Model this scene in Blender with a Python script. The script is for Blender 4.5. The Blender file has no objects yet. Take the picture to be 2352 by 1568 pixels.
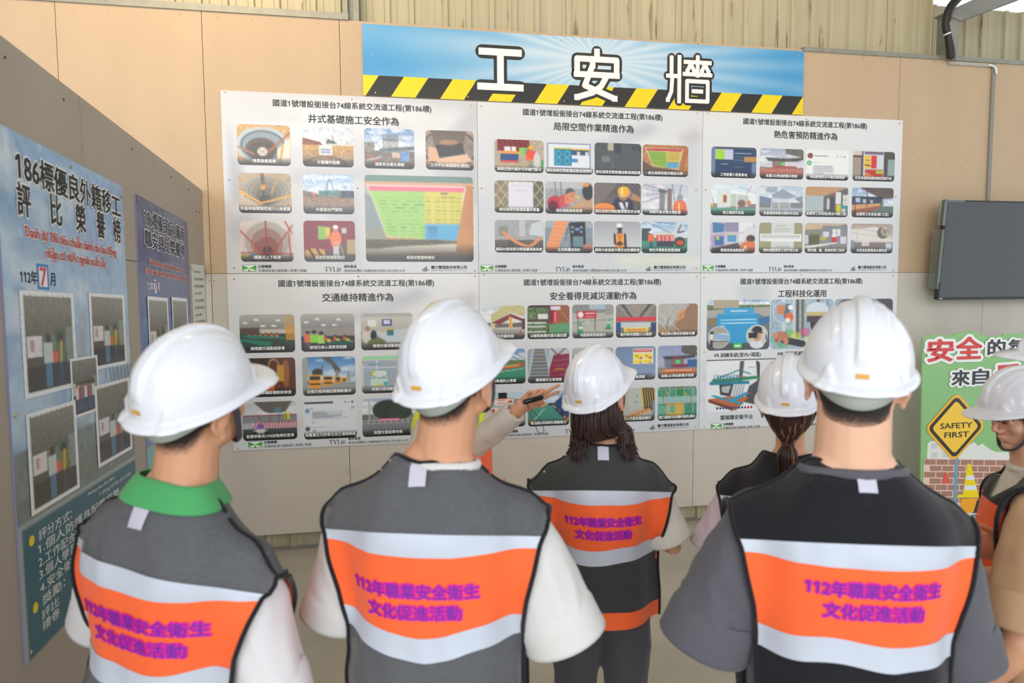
import bpy, math, random
import numpy as np
from mathutils import Vector, Matrix, Euler, noise
from mathutils.bvhtree import BVHTree
random.seed(7); rng = np.random.default_rng(7)
scene = bpy.context.scene
COL = scene.collection
PI = math.pi

# ------------------------------------------------------------------ camera
cam_d = bpy.data.cameras.new('camera'); cam = bpy.data.objects.new('camera', cam_d); COL.objects.link(cam)
CAM = Vector((0, -4.867, 1.8)); YAW, PIT, ROL = math.radians(10.508), math.radians(4.124), math.radians(-0.391)
fw = Vector((math.sin(YAW)*math.cos(PIT), math.cos(YAW)*math.cos(PIT), -math.sin(PIT)))
rt = Vector((math.cos(YAW), -math.sin(YAW), 0)); up = rt.cross(fw)
rt2 = rt*math.cos(ROL)+up*math.sin(ROL); up2 = -rt*math.sin(ROL)+up*math.cos(ROL)
M = Matrix((rt2, up2, -fw)).transposed().to_4x4(); M.translation = CAM
cam.matrix_world = M
cam_d.sensor_width = 36; cam_d.lens = 24.12; cam_d.clip_start = .05; cam_d.clip_end = 100
cam_d.dof.use_dof = True; cam_d.dof.focus_distance = 4.7; cam_d.dof.aperture_fstop = 3.0
scene.camera = cam
# ------------------------------------------------------------------ world, lights, exposure
w = bpy.data.worlds.new('world'); scene.world = w; w.use_nodes = True
bg = w.node_tree.nodes['Background']; bg.inputs[0].default_value = (.87, .93, 1, 1); bg.inputs[1].default_value = 1.42
scene.view_settings.view_transform = 'Standard'; scene.view_settings.look = 'None'
scene.view_settings.exposure = 0.0; scene.view_settings.gamma = 1; scene.view_settings.use_curve_mapping = False
scene.cycles.use_denoising = True
def area(name, loc, target, size, power, color):
    d = bpy.data.lights.new(name, 'AREA'); d.shape = 'RECTANGLE'; d.size, d.size_y = size; d.energy = power; d.color = color
    o = bpy.data.objects.new(name, d); COL.objects.link(o); o.location = loc
    o.rotation_euler = (Vector(target)-Vector(loc)).to_track_quat('-Z', 'Y').to_euler(); return o
area('daylight_opening', (-1.5, -9.5, 3.6), (0.6, 0, 1.4), (7, 3.2), 285, (.93, .96, 1))
area('roof_lamp', (-1.3, -1.9, 4.7), (-.6, 0, 3.3), (1.6, .6), 44, (1, .76, .46))
area('roof_lamp_right', (2.6, -1.9, 4.7), (2.6, 0, 3.6), (2.4, .6), 16, (1, .80, .55))
# ------------------------------------------------------------------ helpers
def s2l(c): return tuple((x/12.92 if x <= .04045 else ((x+.055)/1.055)**2.4) for x in c)
def hx(h):
    h = h.lstrip('#')
    if len(h) == 3: h = ''.join(a+a for a in h)
    return tuple(int(h[i:i+2], 16)/255 for i in (0, 2, 4))
MATS = {}
def mat(name, col, rough=.6, noise_amt=0, nscale=20, bump=0, bscale=200, metal=0, spec=.5, coat=0, sheen=0, sss=0, stretch=(1, 1, 1), alpha=1, wave=None):
    if name in MATS: return MATS[name]
    m = bpy.data.materials.new(name); m.use_nodes = True; nt = m.node_tree; b = nt.nodes['Principled BSDF']; L = nt.links.new
    c = s2l(hx(col)) if isinstance(col, str) else s2l(col)
    b.inputs['Base Color'].default_value = (*c, 1); b.inputs['Roughness'].default_value = rough
    b.inputs['Metallic'].default_value = metal; b.inputs['Specular IOR Level'].default_value = spec
    b.inputs['Coat Weight'].default_value = coat; b.inputs['Coat Roughness'].default_value = .08
    b.inputs['Sheen Weight'].default_value = sheen
    if sss: b.inputs['Subsurface Weight'].default_value = sss; b.inputs['Subsurface Radius'].default_value = (.012, .005, .003); b.inputs['Subsurface Scale'].default_value = 1
    tc = nt.nodes.new('ShaderNodeTexCoord'); mp = nt.nodes.new('ShaderNodeMapping'); mp.inputs['Scale'].default_value = stretch
    L(tc.outputs['Object'], mp.inputs['Vector'])
    if noise_amt:
        n = nt.nodes.new('ShaderNodeTexNoise'); n.inputs['Scale'].default_value = nscale; n.inputs['Detail'].default_value = 5
        L(mp.outputs[0], n.inputs['Vector'])
        mr = nt.nodes.new('ShaderNodeMapRange'); mr.inputs['From Min'].default_value = .3; mr.inputs['From Max'].default_value = .7
        mr.inputs['To Min'].default_value = 1-noise_amt; mr.inputs['To Max'].default_value = 1+noise_amt*.6
        L(n.outputs['Fac'], mr.inputs['Value'])
        mx = nt.nodes.new('ShaderNodeVectorMath'); mx.operation = 'SCALE'; mx.inputs[0].default_value = c
        L(mr.outputs[0], mx.inputs['Scale']); L(mx.outputs[0], b.inputs['Base Color'])
    if bump:
        n2 = nt.nodes.new('ShaderNodeTexNoise'); n2.inputs['Scale'].default_value = bscale; n2.inputs['Detail'].default_value = 3
        L(mp.outputs[0], n2.inputs['Vector'])
        bp = nt.nodes.new('ShaderNodeBump'); bp.inputs['Strength'].default_value = bump; bp.inputs['Distance'].default_value = .01
        L(n2.outputs['Fac'], bp.inputs['Height']); L(bp.outputs[0], b.inputs['Normal'])
    MATS[name] = m; return m
def vmat(name, rough=.35, flutes=None, coat=.0, spec=.5, attr='paint'):
    """printed surface: ink colours from the mesh's colour attribute, optional flutes of the twin-wall board as fine relief"""
    if name in MATS: return MATS[name]
    m = bpy.data.materials.new(name); m.use_nodes = True; nt = m.node_tree; b = nt.nodes['Principled BSDF']; L = nt.links.new
    a = nt.nodes.new('ShaderNodeAttribute'); a.attribute_name = attr; L(a.outputs['Color'], b.inputs['Base Color'])
    b.inputs['Roughness'].default_value = rough; b.inputs['Coat Weight'].default_value = coat; b.inputs['Coat Roughness'].default_value = .12
    b.inputs['Specular IOR Level'].default_value = spec
    tc = nt.nodes.new('ShaderNodeTexCoord')
    n = nt.nodes.new('ShaderNodeTexNoise'); n.inputs['Scale'].default_value = 2.2; n.inputs['Detail'].default_value = 1
    L(tc.outputs['Object'], n.inputs['Vector'])
    b0 = nt.nodes.new('ShaderNodeBump'); b0.inputs['Strength'].default_value = .5; b0.inputs['Distance'].default_value = .03
    L(n.outputs['Fac'], b0.inputs['Height'])
    last = b0
    if flutes:
        wv = nt.nodes.new('ShaderNodeTexWave'); wv.bands_direction = flutes; wv.inputs['Scale'].default_value = 62; wv.inputs['Distortion'].default_value = .2
        L(tc.outputs['Object'], wv.inputs['Vector'])
        b1 = nt.nodes.new('ShaderNodeBump'); b1.inputs['Strength'].default_value = .10; b1.inputs['Distance'].default_value = .002
        L(wv.outputs['Fac'], b1.inputs['Height']); L(b0.outputs[0], b1.inputs['Normal']); last = b1
    L(last.outputs[0], b.inputs['Normal'])
    MATS[name] = m; return m
def link(name, me, m, parent=None, smooth=False):
    o = bpy.data.objects.new(name, me); COL.objects.link(o)
    if m is not None: me.materials.clear(); me.materials.append(m)
    if smooth: me.polygons.foreach_set('use_smooth', [True]*len(me.polygons))
    if parent is not None: o.parent = parent
    return o
def mk(name, V, F, m, parent=None, smooth=False):
    me = bpy.data.meshes.new(name); me.from_pydata([tuple(v) for v in V], [], [tuple(f) for f in F]); me.update()
    return link(name, me, m, parent, smooth)
def tag(o, label=None, cat=None, group=None, kind=None):
    if label: o['label'] = label
    if cat: o['category'] = cat
    if group: o['group'] = group
    if kind: o['kind'] = kind
    return o
def empty(name, loc=(0, 0, 0), rz=0, sc=1):
    o = bpy.data.objects.new(name, None); COL.objects.link(o); o.location = loc; o.rotation_euler = (0, 0, rz); o.scale = (sc,)*3
    o.empty_display_size = .1; return o
class MB:
    def __init__(s): s.v = []; s.f = []
    def add(s, V, F):
        k = len(s.v); s.v += [tuple(v) for v in V]; s.f += [tuple(i+k for i in f) for f in F]; return s
    def box(s, x0, x1, y0, y1, z0, z1):
        return s.add([(x0, y0, z0), (x1, y0, z0), (x1, y1, z0), (x0, y1, z0), (x0, y0, z1), (x1, y0, z1), (x1, y1, z1), (x0, y1, z1)],
                     [(0, 3, 2, 1), (4, 5, 6, 7), (0, 1, 5, 4), (1, 2, 6, 5), (2, 3, 7, 6), (3, 0, 4, 7)])
    def build(s, name, m, parent=None, smooth=False): return mk(name, s.v, s.f, m, parent, smooth)
def bbox(name, x0, x1, y0, y1, z0, z1, m, parent=None, bev=0):
    o = MB().box(x0, x1, y0, y1, z0, z1).build(name, m, parent)
    if bev:
        md = o.modifiers.new('bevel', 'BEVEL'); md.width = bev; md.segments = 2
    return o
def tube(P, Rr, n=12, cap=True, squash=None):
    """lofted tube through points P with radii Rr; squash=(vec, k) flattens the section along vec"""
    P = [Vector(p) for p in P]; V = []; F = []
    t0 = (P[1]-P[0]).normalized(); a = t0.orthogonal().normalized()
    if squash: a = (Vector(squash[0])-t0*Vector(squash[0]).dot(t0)).normalized()
    k = squash[1] if squash else 1
    for i, p in enumerate(P):
        t = ((P[min(i+1, len(P)-1)]-P[max(i-1, 0)])).normalized()
        a = (a-t*a.dot(t)).normalized(); b = t.cross(a)
        for j in range(n):
            g = 2*PI*j/n; V.append(p+(a*math.cos(g)*k+b*math.sin(g))*Rr[i])
    for i in range(len(P)-1):
        for j in range(n): F.append((i*n+j, i*n+(j+1) % n, (i+1)*n+(j+1) % n, (i+1)*n+j))
    if cap:
        for e, (i, s) in enumerate(((0, -1), (len(P)-1, 1))):
            t = (P[1]-P[0]).normalized() if e == 0 else (P[-1]-P[-2]).normalized()
            V.append(P[i]+t*s*Rr[i]*.6); c = len(V)-1
            for j in range(n):
                F.append((c, i*n+(j+1) % n, i*n+j) if e == 0 else (c, i*n+j, i*n+(j+1) % n))
    return V, F
def smooth_path(P, k=6):
    P = [Vector(p) for p in P]; out = []
    for i in range(len(P)-1):
        p0 = P[max(i-1, 0)]; p1 = P[i]; p2 = P[i+1]; p3 = P[min(i+2, len(P)-1)]
        for j in range(k):
            t = j/k; out.append(.5*((2*p1)+(p2-p0)*t+(2*p0-5*p1+4*p2-p3)*t*t+(3*p1-p0-3*p2+p3)*t**3))
    out.append(P[-1]); return out
def ball(c, r, n=12, m=8, rot=None):
    if not hasattr(r, '__len__'): r = (r,)*3
    V = []; F = []
    for i in range(m+1):
        e = -PI/2+PI*i/m
        for j in range(n):
            g = 2*PI*j/n; v = Vector((r[0]*math.cos(e)*math.cos(g), r[1]*math.cos(e)*math.sin(g), r[2]*math.sin(e)))
            if rot: v = rot @ v
            V.append(v+Vector(c))
    for i in range(m):
        for j in range(n): F.append((i*n+j, i*n+(j+1) % n, (i+1)*n+(j+1) % n, (i+1)*n+j))
    return V, F
def evalmesh(o):
    dg = bpy.context.evaluated_depsgraph_get(); dg.update()
    me = bpy.data.meshes.new_from_object(o.evaluated_get(dg)); return me
def remesh(shapes, voxel, smooth=3):
    mb = MB()
    for V, F in shapes: mb.add(V, F)
    o = mb.build('tmp', None)
    md = o.modifiers.new('r', 'REMESH'); md.mode = 'VOXEL'; md.voxel_size = voxel
    if smooth: s = o.modifiers.new('s', 'SMOOTH'); s.iterations = smooth; s.factor = .6
    me = evalmesh(o); old = o.data; bpy.data.objects.remove(o); bpy.data.meshes.remove(old); return me
def mverts(me):
    a = np.empty(len(me.vertices)*3); me.vertices.foreach_get('co', a); return a.reshape(-1, 3)
def setverts(me, a): me.vertices.foreach_set('co', np.asarray(a, float).ravel()); me.update()
# ------------------------------------------------------------------ lettering
FONT = None   # Blender's built-in face, which falls back to its bundled Chinese glyphs
def flag_ones(t, V, F):
    """the built-in face draws the figure 1 as a bare bar: give it its flag"""
    if '1' not in t: return V, F
    V = list(map(tuple, V)); N = []; seen = set()
    for f in F:
        P = np.array([V[i] for i in f]); w_, h_ = np.ptp(P[:, 0]), np.ptp(P[:, 1])
        if len(f) <= 4 and abs(w_-.098) < .006 and abs(h_-.682) < .006 and round(P[:, 0].min(), 2) not in seen:
            seen.add(round(P[:, 0].min(), 2))
            x, y = P[:, 0].min(), P[:, 1].max(); k = len(V); V += [(x+.002, y, 0), (x-.155, y-.105, 0), (x-.155, y-.20, 0), (x+.002, y-.112, 0)]; N.append((k, k+1, k+2, k+3))
    return np.array(V), list(F)+N
_tc = {}
def glyphs(body, bold=0, res=2):
    k = (body, res)
    if k in _tc: return _tc[k]
    c = bpy.data.curves.new('t', 'FONT'); c.body = body; c.resolution_u = res; c.offset = 0
    if FONT: c.font = FONT
    o = bpy.data.objects.new('t', c); COL.objects.link(o)
    me = evalmesh(o); V = mverts(me); F = [tuple(p.vertices) for p in me.polygons]
    bpy.data.objects.remove(o); bpy.data.curves.remove(c); bpy.data.meshes.remove(me)
    _tc[k] = flag_ones(body, V, F); return _tc[k]
def preload(strings):
    """set many strings at once, one per line, and split the glyph mesh back into lines"""
    strings = sorted(set(t for t in strings if t)); c = bpy.data.curves.new('t', 'FONT'); c.body = '\n'.join(strings); c.resolution_u = 2; c.space_line = 3
    if FONT: c.font = FONT
    o = bpy.data.objects.new('t', c); COL.objects.link(o); me = evalmesh(o); V = mverts(me); F = [tuple(p.vertices) for p in me.polygons]
    bpy.data.objects.remove(o); bpy.data.curves.remove(c); bpy.data.meshes.remove(me)
    # line pitch: a second short text gives it exactly
    c = bpy.data.curves.new('t', 'FONT'); c.body = '工\n工'; c.resolution_u = 2; c.space_line = 3
    if FONT: c.font = FONT
    o = bpy.data.objects.new('t', c); COL.objects.link(o); me = evalmesh(o); W = mverts(me); bpy.data.objects.remove(o); bpy.data.curves.remove(c); bpy.data.meshes.remove(me)
    ys = W[:, 1]; pitch = ys.max()-ys[ys < (ys.max()+ys.min())/2].max(); mid = (ys[ys > (ys.max()+ys.min())/2].max()+ys[ys > (ys.max()+ys.min())/2].min())/2
    ln = np.clip(np.round((mid-V[:, 1])/pitch).astype(int), 0, len(strings)-1); idx = np.zeros(len(V), int)
    per = [[] for _ in strings]
    for f in F: per[ln[f[0]]].append(f)
    for k, t in enumerate(strings):
        w_ = np.where(ln == k)[0]; idx[w_] = np.arange(len(w_)); P = V[w_].copy(); P[:, 1] += k*pitch; _tc[(t, 2)] = flag_ones(t, P, [tuple(int(idx[i]) for i in f) for f in per[k]])
_oc = {}
def em_ratio():
    if 'em' not in _oc: V = glyphs('國')[0]; _oc['em'] = (V[:, 0].max()-V[:, 0].min())/.80
    return _oc['em']
def outline(body, r, res=2, discs=True):
    """round-ended stroke of width 2r along the contours of the glyphs (bold letters, outlines), in thin overlapping layers"""
    EM = em_ratio(); r0_ = r; r = r*EM
    if (body, r0_, discs) in _oc: return _oc[(body, r0_, discs)]
    V, F = glyphs(body, 0, res); cnt = {}
    for f in F:
        for a, b in zip(f, f[1:]+f[:1]):
            k = (min(a, b), max(a, b)); cnt[k] = cnt.get(k, 0)+1
    E = [k for k, c in cnt.items() if c == 1]; P = []; Q = []; q = 0; seen = set(); n = 8
    for a, b in E:
        pa, pb = V[a, :2], V[b, :2]; d = pb-pa; L_ = np.hypot(*d)
        if L_ < 1e-6: continue
        d = d/L_; nn = np.array((-d[1], d[0]))*r
        if not discs: pa = pa-d*r*.5; pb = pb+d*r*.5
        q += 1; z = (q % 40)*.0004*EM; k = len(P)
        P += [(*(pa-nn), z), (*(pb-nn), z), (*(pb+nn), z), (*(pa+nn), z)]; Q.append((k, k+1, k+2, k+3))
        if not discs: continue
        for key, c in ((tuple(np.round(pa, 3)), pa), (tuple(np.round(pb, 3)), pb)):
            if key in seen: continue
            seen.add(key); q += 1; z = (q % 40)*.0004*EM; k = len(P)
            P += [(c[0]+r*math.cos(2*PI*t/n), c[1]+r*math.sin(2*PI*t/n), z) for t in range(n)]; Q.append(tuple(range(k, k+n)))
    _oc[(body, r0_, discs)] = (np.array(P), Q); return _oc[(body, r0_, discs)]
def fit(V, x0, x1, zc, h=None, base=None):
    """2D glyph verts -> (x, z) rectangle x0..x1, centred on zc"""
    base = V if base is None else base
    a, b = base[:, 0].min(), base[:, 0].max(); s = (x1-x0)/(b-a)
    sy = s if h is None else h/(base[:, 1].max()-base[:, 1].min())
    cy = (base[:, 1].min()+base[:, 1].max())/2
    return np.stack([x0+(V[:, 0]-a)*s, zc+(V[:, 1]-cy)*sy, V[:, 2]*s], 1)
class Letters:
    def __init__(s): s.mb = MB(); s.cut = []
    def put(s, body, x0, x1, zc, h=None, y=0, bold=0, fat=0, only_fat=False):
        s.cut.append((len(s.mb.v), len(s.mb.f))); B, F = glyphs(body, bold)
        if not only_fat:
            P = fit(B, x0, x1, zc, h); s.mb.add([(p[0], y, p[1]) for p in P], F)
        if bold and not fat: V2, F2 = outline(body, bold, discs=False); P = fit(V2, x0, x1, zc, h, base=B); s.mb.add([(p[0], y-p[2], p[1]) for p in P], F2)
        if fat:
            V2, F2 = outline(body, fat); P = fit(V2, x0, x1, zc, h, base=B); s.mb.add([(p[0], y-p[2], p[1]) for p in P], F2)
        return s
    def centre(s, body, xc, zc, size, y=0, bold=0, fat=0, only_fat=False):
        B, _ = glyphs(body, bold); wd = (B[:, 0].max()-B[:, 0].min())*size
        return s.put(body, xc-wd/2, xc+wd/2, zc, None, y, bold, fat, only_fat)
    def build(s, name, m, parent, warp=None):
        cuts = s.cut+[(len(s.mb.v), len(s.mb.f))]
        for (v0, f0), (v1, f1) in zip(cuts[:-1], cuts[1:]):
            V = s.mb.v[v0:v1]; V = [warp(v) for v in V] if warp else V
            o = mk(name, V, [tuple(i-v0 for i in f) for f in s.mb.f[f0:f1]], m, parent)
        return o
_sk = [0]
def stroke(mb, pts, wd, y0, th=.0006):
    """flat thick polyline (x, z) with butt ends extended"""
    for (a, b) in zip(pts[:-1], pts[1:]):
        _sk[0] = (_sk[0]+1) % 24; y = y0-_sk[0]*1.2e-5
        a = Vector(a); b = Vector(b); d = (b-a).normalized(); n = Vector((-d.y, d.x))*wd/2; e = d*wd*.0
        q = [a-e-n, b+e-n, b+e+n, a-e+n]
        mb.add([(p.x, y, p.y) for p in q]+[(p.x, y+th, p.y) for p in q], [(0, 1, 2, 3), (0, 4, 5, 1), (1, 5, 6, 2), (2, 6, 7, 3), (3, 7, 4, 0)])
    for p in pts[1:-1]:
        _sk[0] = (_sk[0]+1) % 24; y = y0-_sk[0]*1.2e-5
        k = 12; c = [(p[0]+math.cos(2*PI*i/k)*wd/2, y, p[1]+math.sin(2*PI*i/k)*wd/2) for i in range(k)]
        mb.add(c, [tuple(range(k))])
def disc(mb, x, z, r, y, k=16): mb.add([(x+math.cos(2*PI*i/k)*r, y, z+math.sin(2*PI*i/k)*r) for i in range(k)], [tuple(range(k))])
# ------------------------------------------------------------------ printed pictures (ink on a fine mesh)
class Canvas:
    def __init__(s, W=64, H=46, bgc='888'):
        s.W, s.H = W, H; s.a = np.empty((H, W, 3)); s.a[:] = hx(bgc)
        s.x, s.y = np.meshgrid(np.linspace(0, 1, W), np.linspace(0, 1, H))
    def put(s, m, c, al=1):
        m = np.clip(m, 0, 1)[..., None]*al; s.a = s.a*(1-m)+np.array(hx(c))*m; return s
    def grad(s, a, b, y0=0, y1=1):
        t = np.clip((s.y-y0)/(y1-y0), 0, 1)[..., None]; g = np.array(hx(a))*(1-t)+np.array(hx(b))*t
        m = ((s.y >= y0-1e-6) & (s.y <= y1+1e-6))[..., None]; s.a = np.where(m, g, s.a); return s
    def rect(s, x0, y0, x1, y1, c, al=1): return s.put(((s.x >= x0) & (s.x <= x1) & (s.y >= y0) & (s.y <= y1)).astype(float), c, al)
    def ell(s, cx, cy, rx, ry, c, al=1): 
        d = np.sqrt(((s.x-cx)/rx)**2+((s.y-cy)/ry)**2); return s.put((1-d)*min(rx, ry)*s.W+.5, c, al)
    def ring(s, cx, cy, rx, ry, wd, c, al=1):
        d = np.abs(np.sqrt(((s.x-cx)/rx)**2+((s.y-cy)/ry)**2)-1)*min(rx, ry); return s.put((wd/2-d)*s.W+.5, c, al)
    def line(s, x0, y0, x1, y1, wd, c, al=1):
        dx, dy = x1-x0, (y1-y0); t = np.clip(((s.x-x0)*dx+(s.y-y0)*dy)/(dx*dx+dy*dy+1e-9), 0, 1)
        d = np.hypot(s.x-x0-t*dx, s.y-y0-t*dy); return s.put((wd/2-d)*s.W+.5, c, al)
    def poly(s, pts, c, al=1):
        n = len(pts); tot = np.zeros(s.x.shape)
        for ox in (-.33, 0, .33):
            for oy in (-.33, 0, .33):
                X = s.x+ox/s.W; Y = s.y+oy/s.H; ins = np.zeros(s.x.shape, bool)
                for i in range(n):
                    (xa, ya), (xb, yb) = pts[i], pts[(i+1) % n]
                    ins ^= ((ya > Y) != (yb > Y)) & (X < (xb-xa)*(Y-ya)/(yb-ya+1e-12)+xa)
                tot += ins
        return s.put(tot/9, c, al)
    def blur(s, k=1):
        for _ in range(k): p = np.pad(s.a, ((1, 1), (1, 1), (0, 0)), mode='edge'); s.a = (p[:-2, 1:-1]+p[2:, 1:-1]+p[1:-1, :-2]+p[1:-1, 2:]+4*p[1:-1, 1:-1])/8
        return s
    def noise(s, amp, seed=0, sc=1):
        r = np.random.default_rng(seed); h, w2 = max(2, int(s.H/sc)), max(2, int(s.W/sc)); n = r.normal(0, amp, (h, w2, 1))
        n = np.repeat(np.repeat(n, sc, 0), sc, 1)[:s.H, :s.W]
        if n.shape[:2] == s.a.shape[:2]: s.a = s.a+n
        else: s.a[:n.shape[0], :n.shape[1]] += n
        return s
    def man(s, x, y, h, vest='f63', hat='eee', leg='335'):
        s.rect(x-h*.07, y-h*.45, x+h*.07, y, leg); s.rect(x-h*.12, y-h*.82, x+h*.12, y-h*.42, vest); s.ell(x, y-h*.9, h*.07, h*.09, 'b87'); s.ell(x, y-h*.95, h*.085, h*.07, hat); return s
    def fence(s, y, c='d92', n=6, h=.12):
        for k in (0, .5, 1): s.line(0, y+h*k, 1, y+h*k, .012, c)
        for i in range(n+1): s.line(i/n, y-.02, i/n, y+h+.02, .014, c)
        return s
    def sky(s, a='9bd', b='eef', y1=.5, seed=1):
        s.grad(a, b, 0, y1); r = random.Random(seed)
        for _ in range(9): s.ell(r.random(), r.random()*y1*.8, .06+.12*r.random(), .03+.05*r.random(), 'fff', .45)
        return s
    def bar(s):
        t = np.clip((s.y-.78)/.2, 0, 1); return s.put(t, '111', .88)
def grid_print(name, cv, x0, x1, z0, z1, y, m, parent, rad=0, quad=None):
    """canvas -> mesh; z1 top. quad: optional function (u, v) -> (x, y, z)"""
    H, Wd = cv.H, cv.W; V = []
    a = np.clip(cv.a, 0, 1)
    for j in range(H):
        for i in range(Wd):
            u, v = i/(Wd-1), j/(H-1); X = x0+(x1-x0)*u; Z = z1-(z1-z0)*v
            if rad:
                cx = min(max(X, x0+rad), x1-rad); cz = min(max(Z, z0+rad), z1-rad); dx, dz = X-cx, Z-cz; d = math.hypot(dx, dz)
                if d > rad: X, Z = cx+dx*rad/d, cz+dz*rad/d
            V.append(quad(X, Z) if quad else (X, y, Z))
    F = [(j*Wd+i, (j+1)*Wd+i, (j+1)*Wd+i+1, j*Wd+i+1) for j in range(H-1) for i in range(Wd-1)]
    o = mk(name, V, F, m, parent)
    at = o.data.color_attributes.new('paint', 'FLOAT_COLOR', 'POINT')
    lin = np.where(a <= .04045, a/12.92, ((a+.055)/1.055)**2.4)
    at.data.foreach_set('color', np.concatenate([lin.reshape(-1, 3), np.ones((H*Wd, 1))], 1).astype(np.float32).ravel())
    return o
preload(['國', '主辦機關', '交通部高速公路局第二新建工程處', '設計監造', '美商同棪國際工程顧問股份有限公司台灣分公司', '義力營造股份有限公司', 'EARTHPOWER CONSTRUCTION CO., LTD.', 'VR 訓練系統(室內+頭盔)', 'MR 訓練系統(室內)', '雲端職安衛平台',
 '國道1號增設銜接台74線系統交流道工程(第186標)', '186標優良外籍移工', *'評比榮譽榜', 'Danh dự 186 tiêu chuẩn danh cho lao động', 'nhập cư nước ngoài xuất sắc', '評分方式：', '1.個人防護具配戴完整', '2.工作配合度', '3.個人學習態度', '4.安全衛生觀念', '獎勵：', '評比', '禮卷', 'Phương pháp chấm điểm:', '1. phòng hộ bảo vệ cá nhân',
 '112年', '月', '7', '186標優良協力廠商', '職安評比榮譽榜', '186 nhà sản xuất hàng đầu và xuất sắc', 'chuỗi cung ứng danh dự thẩm định an toàn bảng', '評分標準', '1.人員管理', '2.機具管理', '3.作業環境', '4.教育訓練', *['施工安全衛生注意事項及規定'[:13-k] for k in range(4)], 'SAFETY', 'FIRST', *'安全的氛來自看設', '112年職業安全衛生', '文化促進活動'])
# ================================================================== SETTING
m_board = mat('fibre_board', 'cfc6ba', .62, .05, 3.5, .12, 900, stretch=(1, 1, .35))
m_board_lit = mat('fibre_board_upper_lit', 'c8ad8d', .62, .05, 3.5, .12, 900, stretch=(1, 1, .35))  # upper row: warm light from above painted in as a tanner board colour
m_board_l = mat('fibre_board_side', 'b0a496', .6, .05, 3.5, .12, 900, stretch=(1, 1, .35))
m_screw = mat('screw_metal', 'c9b98c', .35, metal=.8)
m_screw_d = mat('nail_dark', '4a3f35', .6)
m_galv = mat('galvanised_steel', '9a998c', .5, .12, 14, metal=.35)
m_conc = mat('concrete', 'b9b4a8', .75, .16, 1.7, .12, 60)
m_black = mat('ink_black', '2a2e2c', .45)
m_black2 = mat('ink_pure_black', '141414', .45)
m_white = mat('ink_white', 'f4f4f2', .45)
# floor
nt = m_conc.node_tree
o = bbox('floor', -5, 9, -11, 2.2, -.12, 0, m_conc); tag(o, kind='structure')
# corrugated sheet wall behind the boards
m_sheet = mat('cream_painted_steel', 'c2b898', .5, .10, 2.2, .05, 90, metal=.1, stretch=(6, 6, .5))
def rust(m, col='6e4a22', lo=.60, hi=.68, sc=(9, 9, .9), ns=1.6):
    nt = m.node_tree; b = nt.nodes['Principled BSDF']; L = nt.links.new
    src = b.inputs['Base Color'].links[0].from_socket
    tc = nt.nodes.new('ShaderNodeTexCoord'); mp = nt.nodes.new('ShaderNodeMapping'); mp.inputs['Scale'].default_value = sc
    n = nt.nodes.new('ShaderNodeTexNoise'); n.inputs['Scale'].default_value = ns; n.inputs['Detail'].default_value = 6; n.inputs['Roughness'].default_value = .65
    mr = nt.nodes.new('ShaderNodeMapRange'); mr.inputs['From Min'].default_value = lo; mr.inputs['From Max'].default_value = hi; mr.inputs['To Max'].default_value = .75
    mx = nt.nodes.new('ShaderNodeMix'); mx.data_type = 'RGBA'
    L(tc.outputs['Object'], mp.inputs[0]); L(mp.outputs[0], n.inputs['Vector']); L(n.outputs['Fac'], mr.inputs['Value'])
    L(mr.outputs[0], mx.inputs['Factor']); L(src, mx.inputs['A']); mx.inputs['B'].default_value = (*s2l(hx(col)), 1)
    L(mx.outputs['Result'], b.inputs['Base Color'])
rust(m_sheet)
def ribbed(name, x0, x1, z0, z1, y, pitch, m, parent, depth=.022):
    xs = [(x0, 0)]; x = x0+.04
    while x+.06 < x1:
        xs += [(x, 0), (x+.008, -depth), (x+.040, -depth), (x+.048, 0)]; xs += [(x+.085, 0), (x+.089, -.003), (x+.095, 0)] if x+.1 < x1 else []
        x += pitch
    xs.append((x1, 0)); n = len(xs)
    V = [(a, y+b, z) for z in (z0, z1) for a, b in xs]+[(a, y+b+.004, z) for z in (z0, z1) for a, b in xs]
    F = [(i, i+1, n+i+1, n+i) for i in range(n-1)]+[(2*n+i+1, 2*n+i, 3*n+i, 3*n+i+1) for i in range(n-1)]
    F += [(i, 2*n+i, 2*n+i+1, i+1) for i in range(n-1)]+[(n+i, n+i+1, 3*n+i+1, 3*n+i) for i in range(n-1)]+[(0, n, 3*n, 2*n), (n-1, 3*n-1, 4*n-1, 2*n-1)]
    return mk(name, V, F, m, parent)
wc = empty('wall_back_metal', (0, 0, 0)); tag(wc, 'cream corrugated steel sheet wall with rust streaks, rising above the boards', kind='structure')
x = -3.2; k = 0
while x < 4.30:
    w_ = min(.90, 4.36-x); ribbed('metal_sheet', x, x+w_+.012, 0, 5.2, .14+(k % 2)*.008, .166, m_sheet, wc); x += .90; k += 1
for k, x in enumerate((4.52, 5.43, 6.34, 7.25)):
    ribbed('metal_sheet', x, x+.925, 0, 4.26, .52+(k % 2)*.008, .166, m_sheet, wc)
bbox('metal_sheet', 4.36, 4.375, .10, .55, 0, 5.2, m_sheet, wc)
# boards of the back wall
wb = empty('wall_back', (0, 0, 0)); tag(wb, 'tan fibre board wall behind the posters', kind='structure')
xs = [-3.70, -2.845, -1.986, -1.127, -.260, .597, 1.46, 2.315, 3.165, 4.012, 4.857, 5.71, 6.56, 7.41, 8.26]
for i in range(len(xs)-1):
    for z0, z1 in ((.1375, 1.934), (1.937, 3.625)):
        bbox('panel', xs[i]+.0018, xs[i+1]-.0018, 0, .012, z0, z1, m_board_lit if z0 > 1 else m_board, wb)
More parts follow.
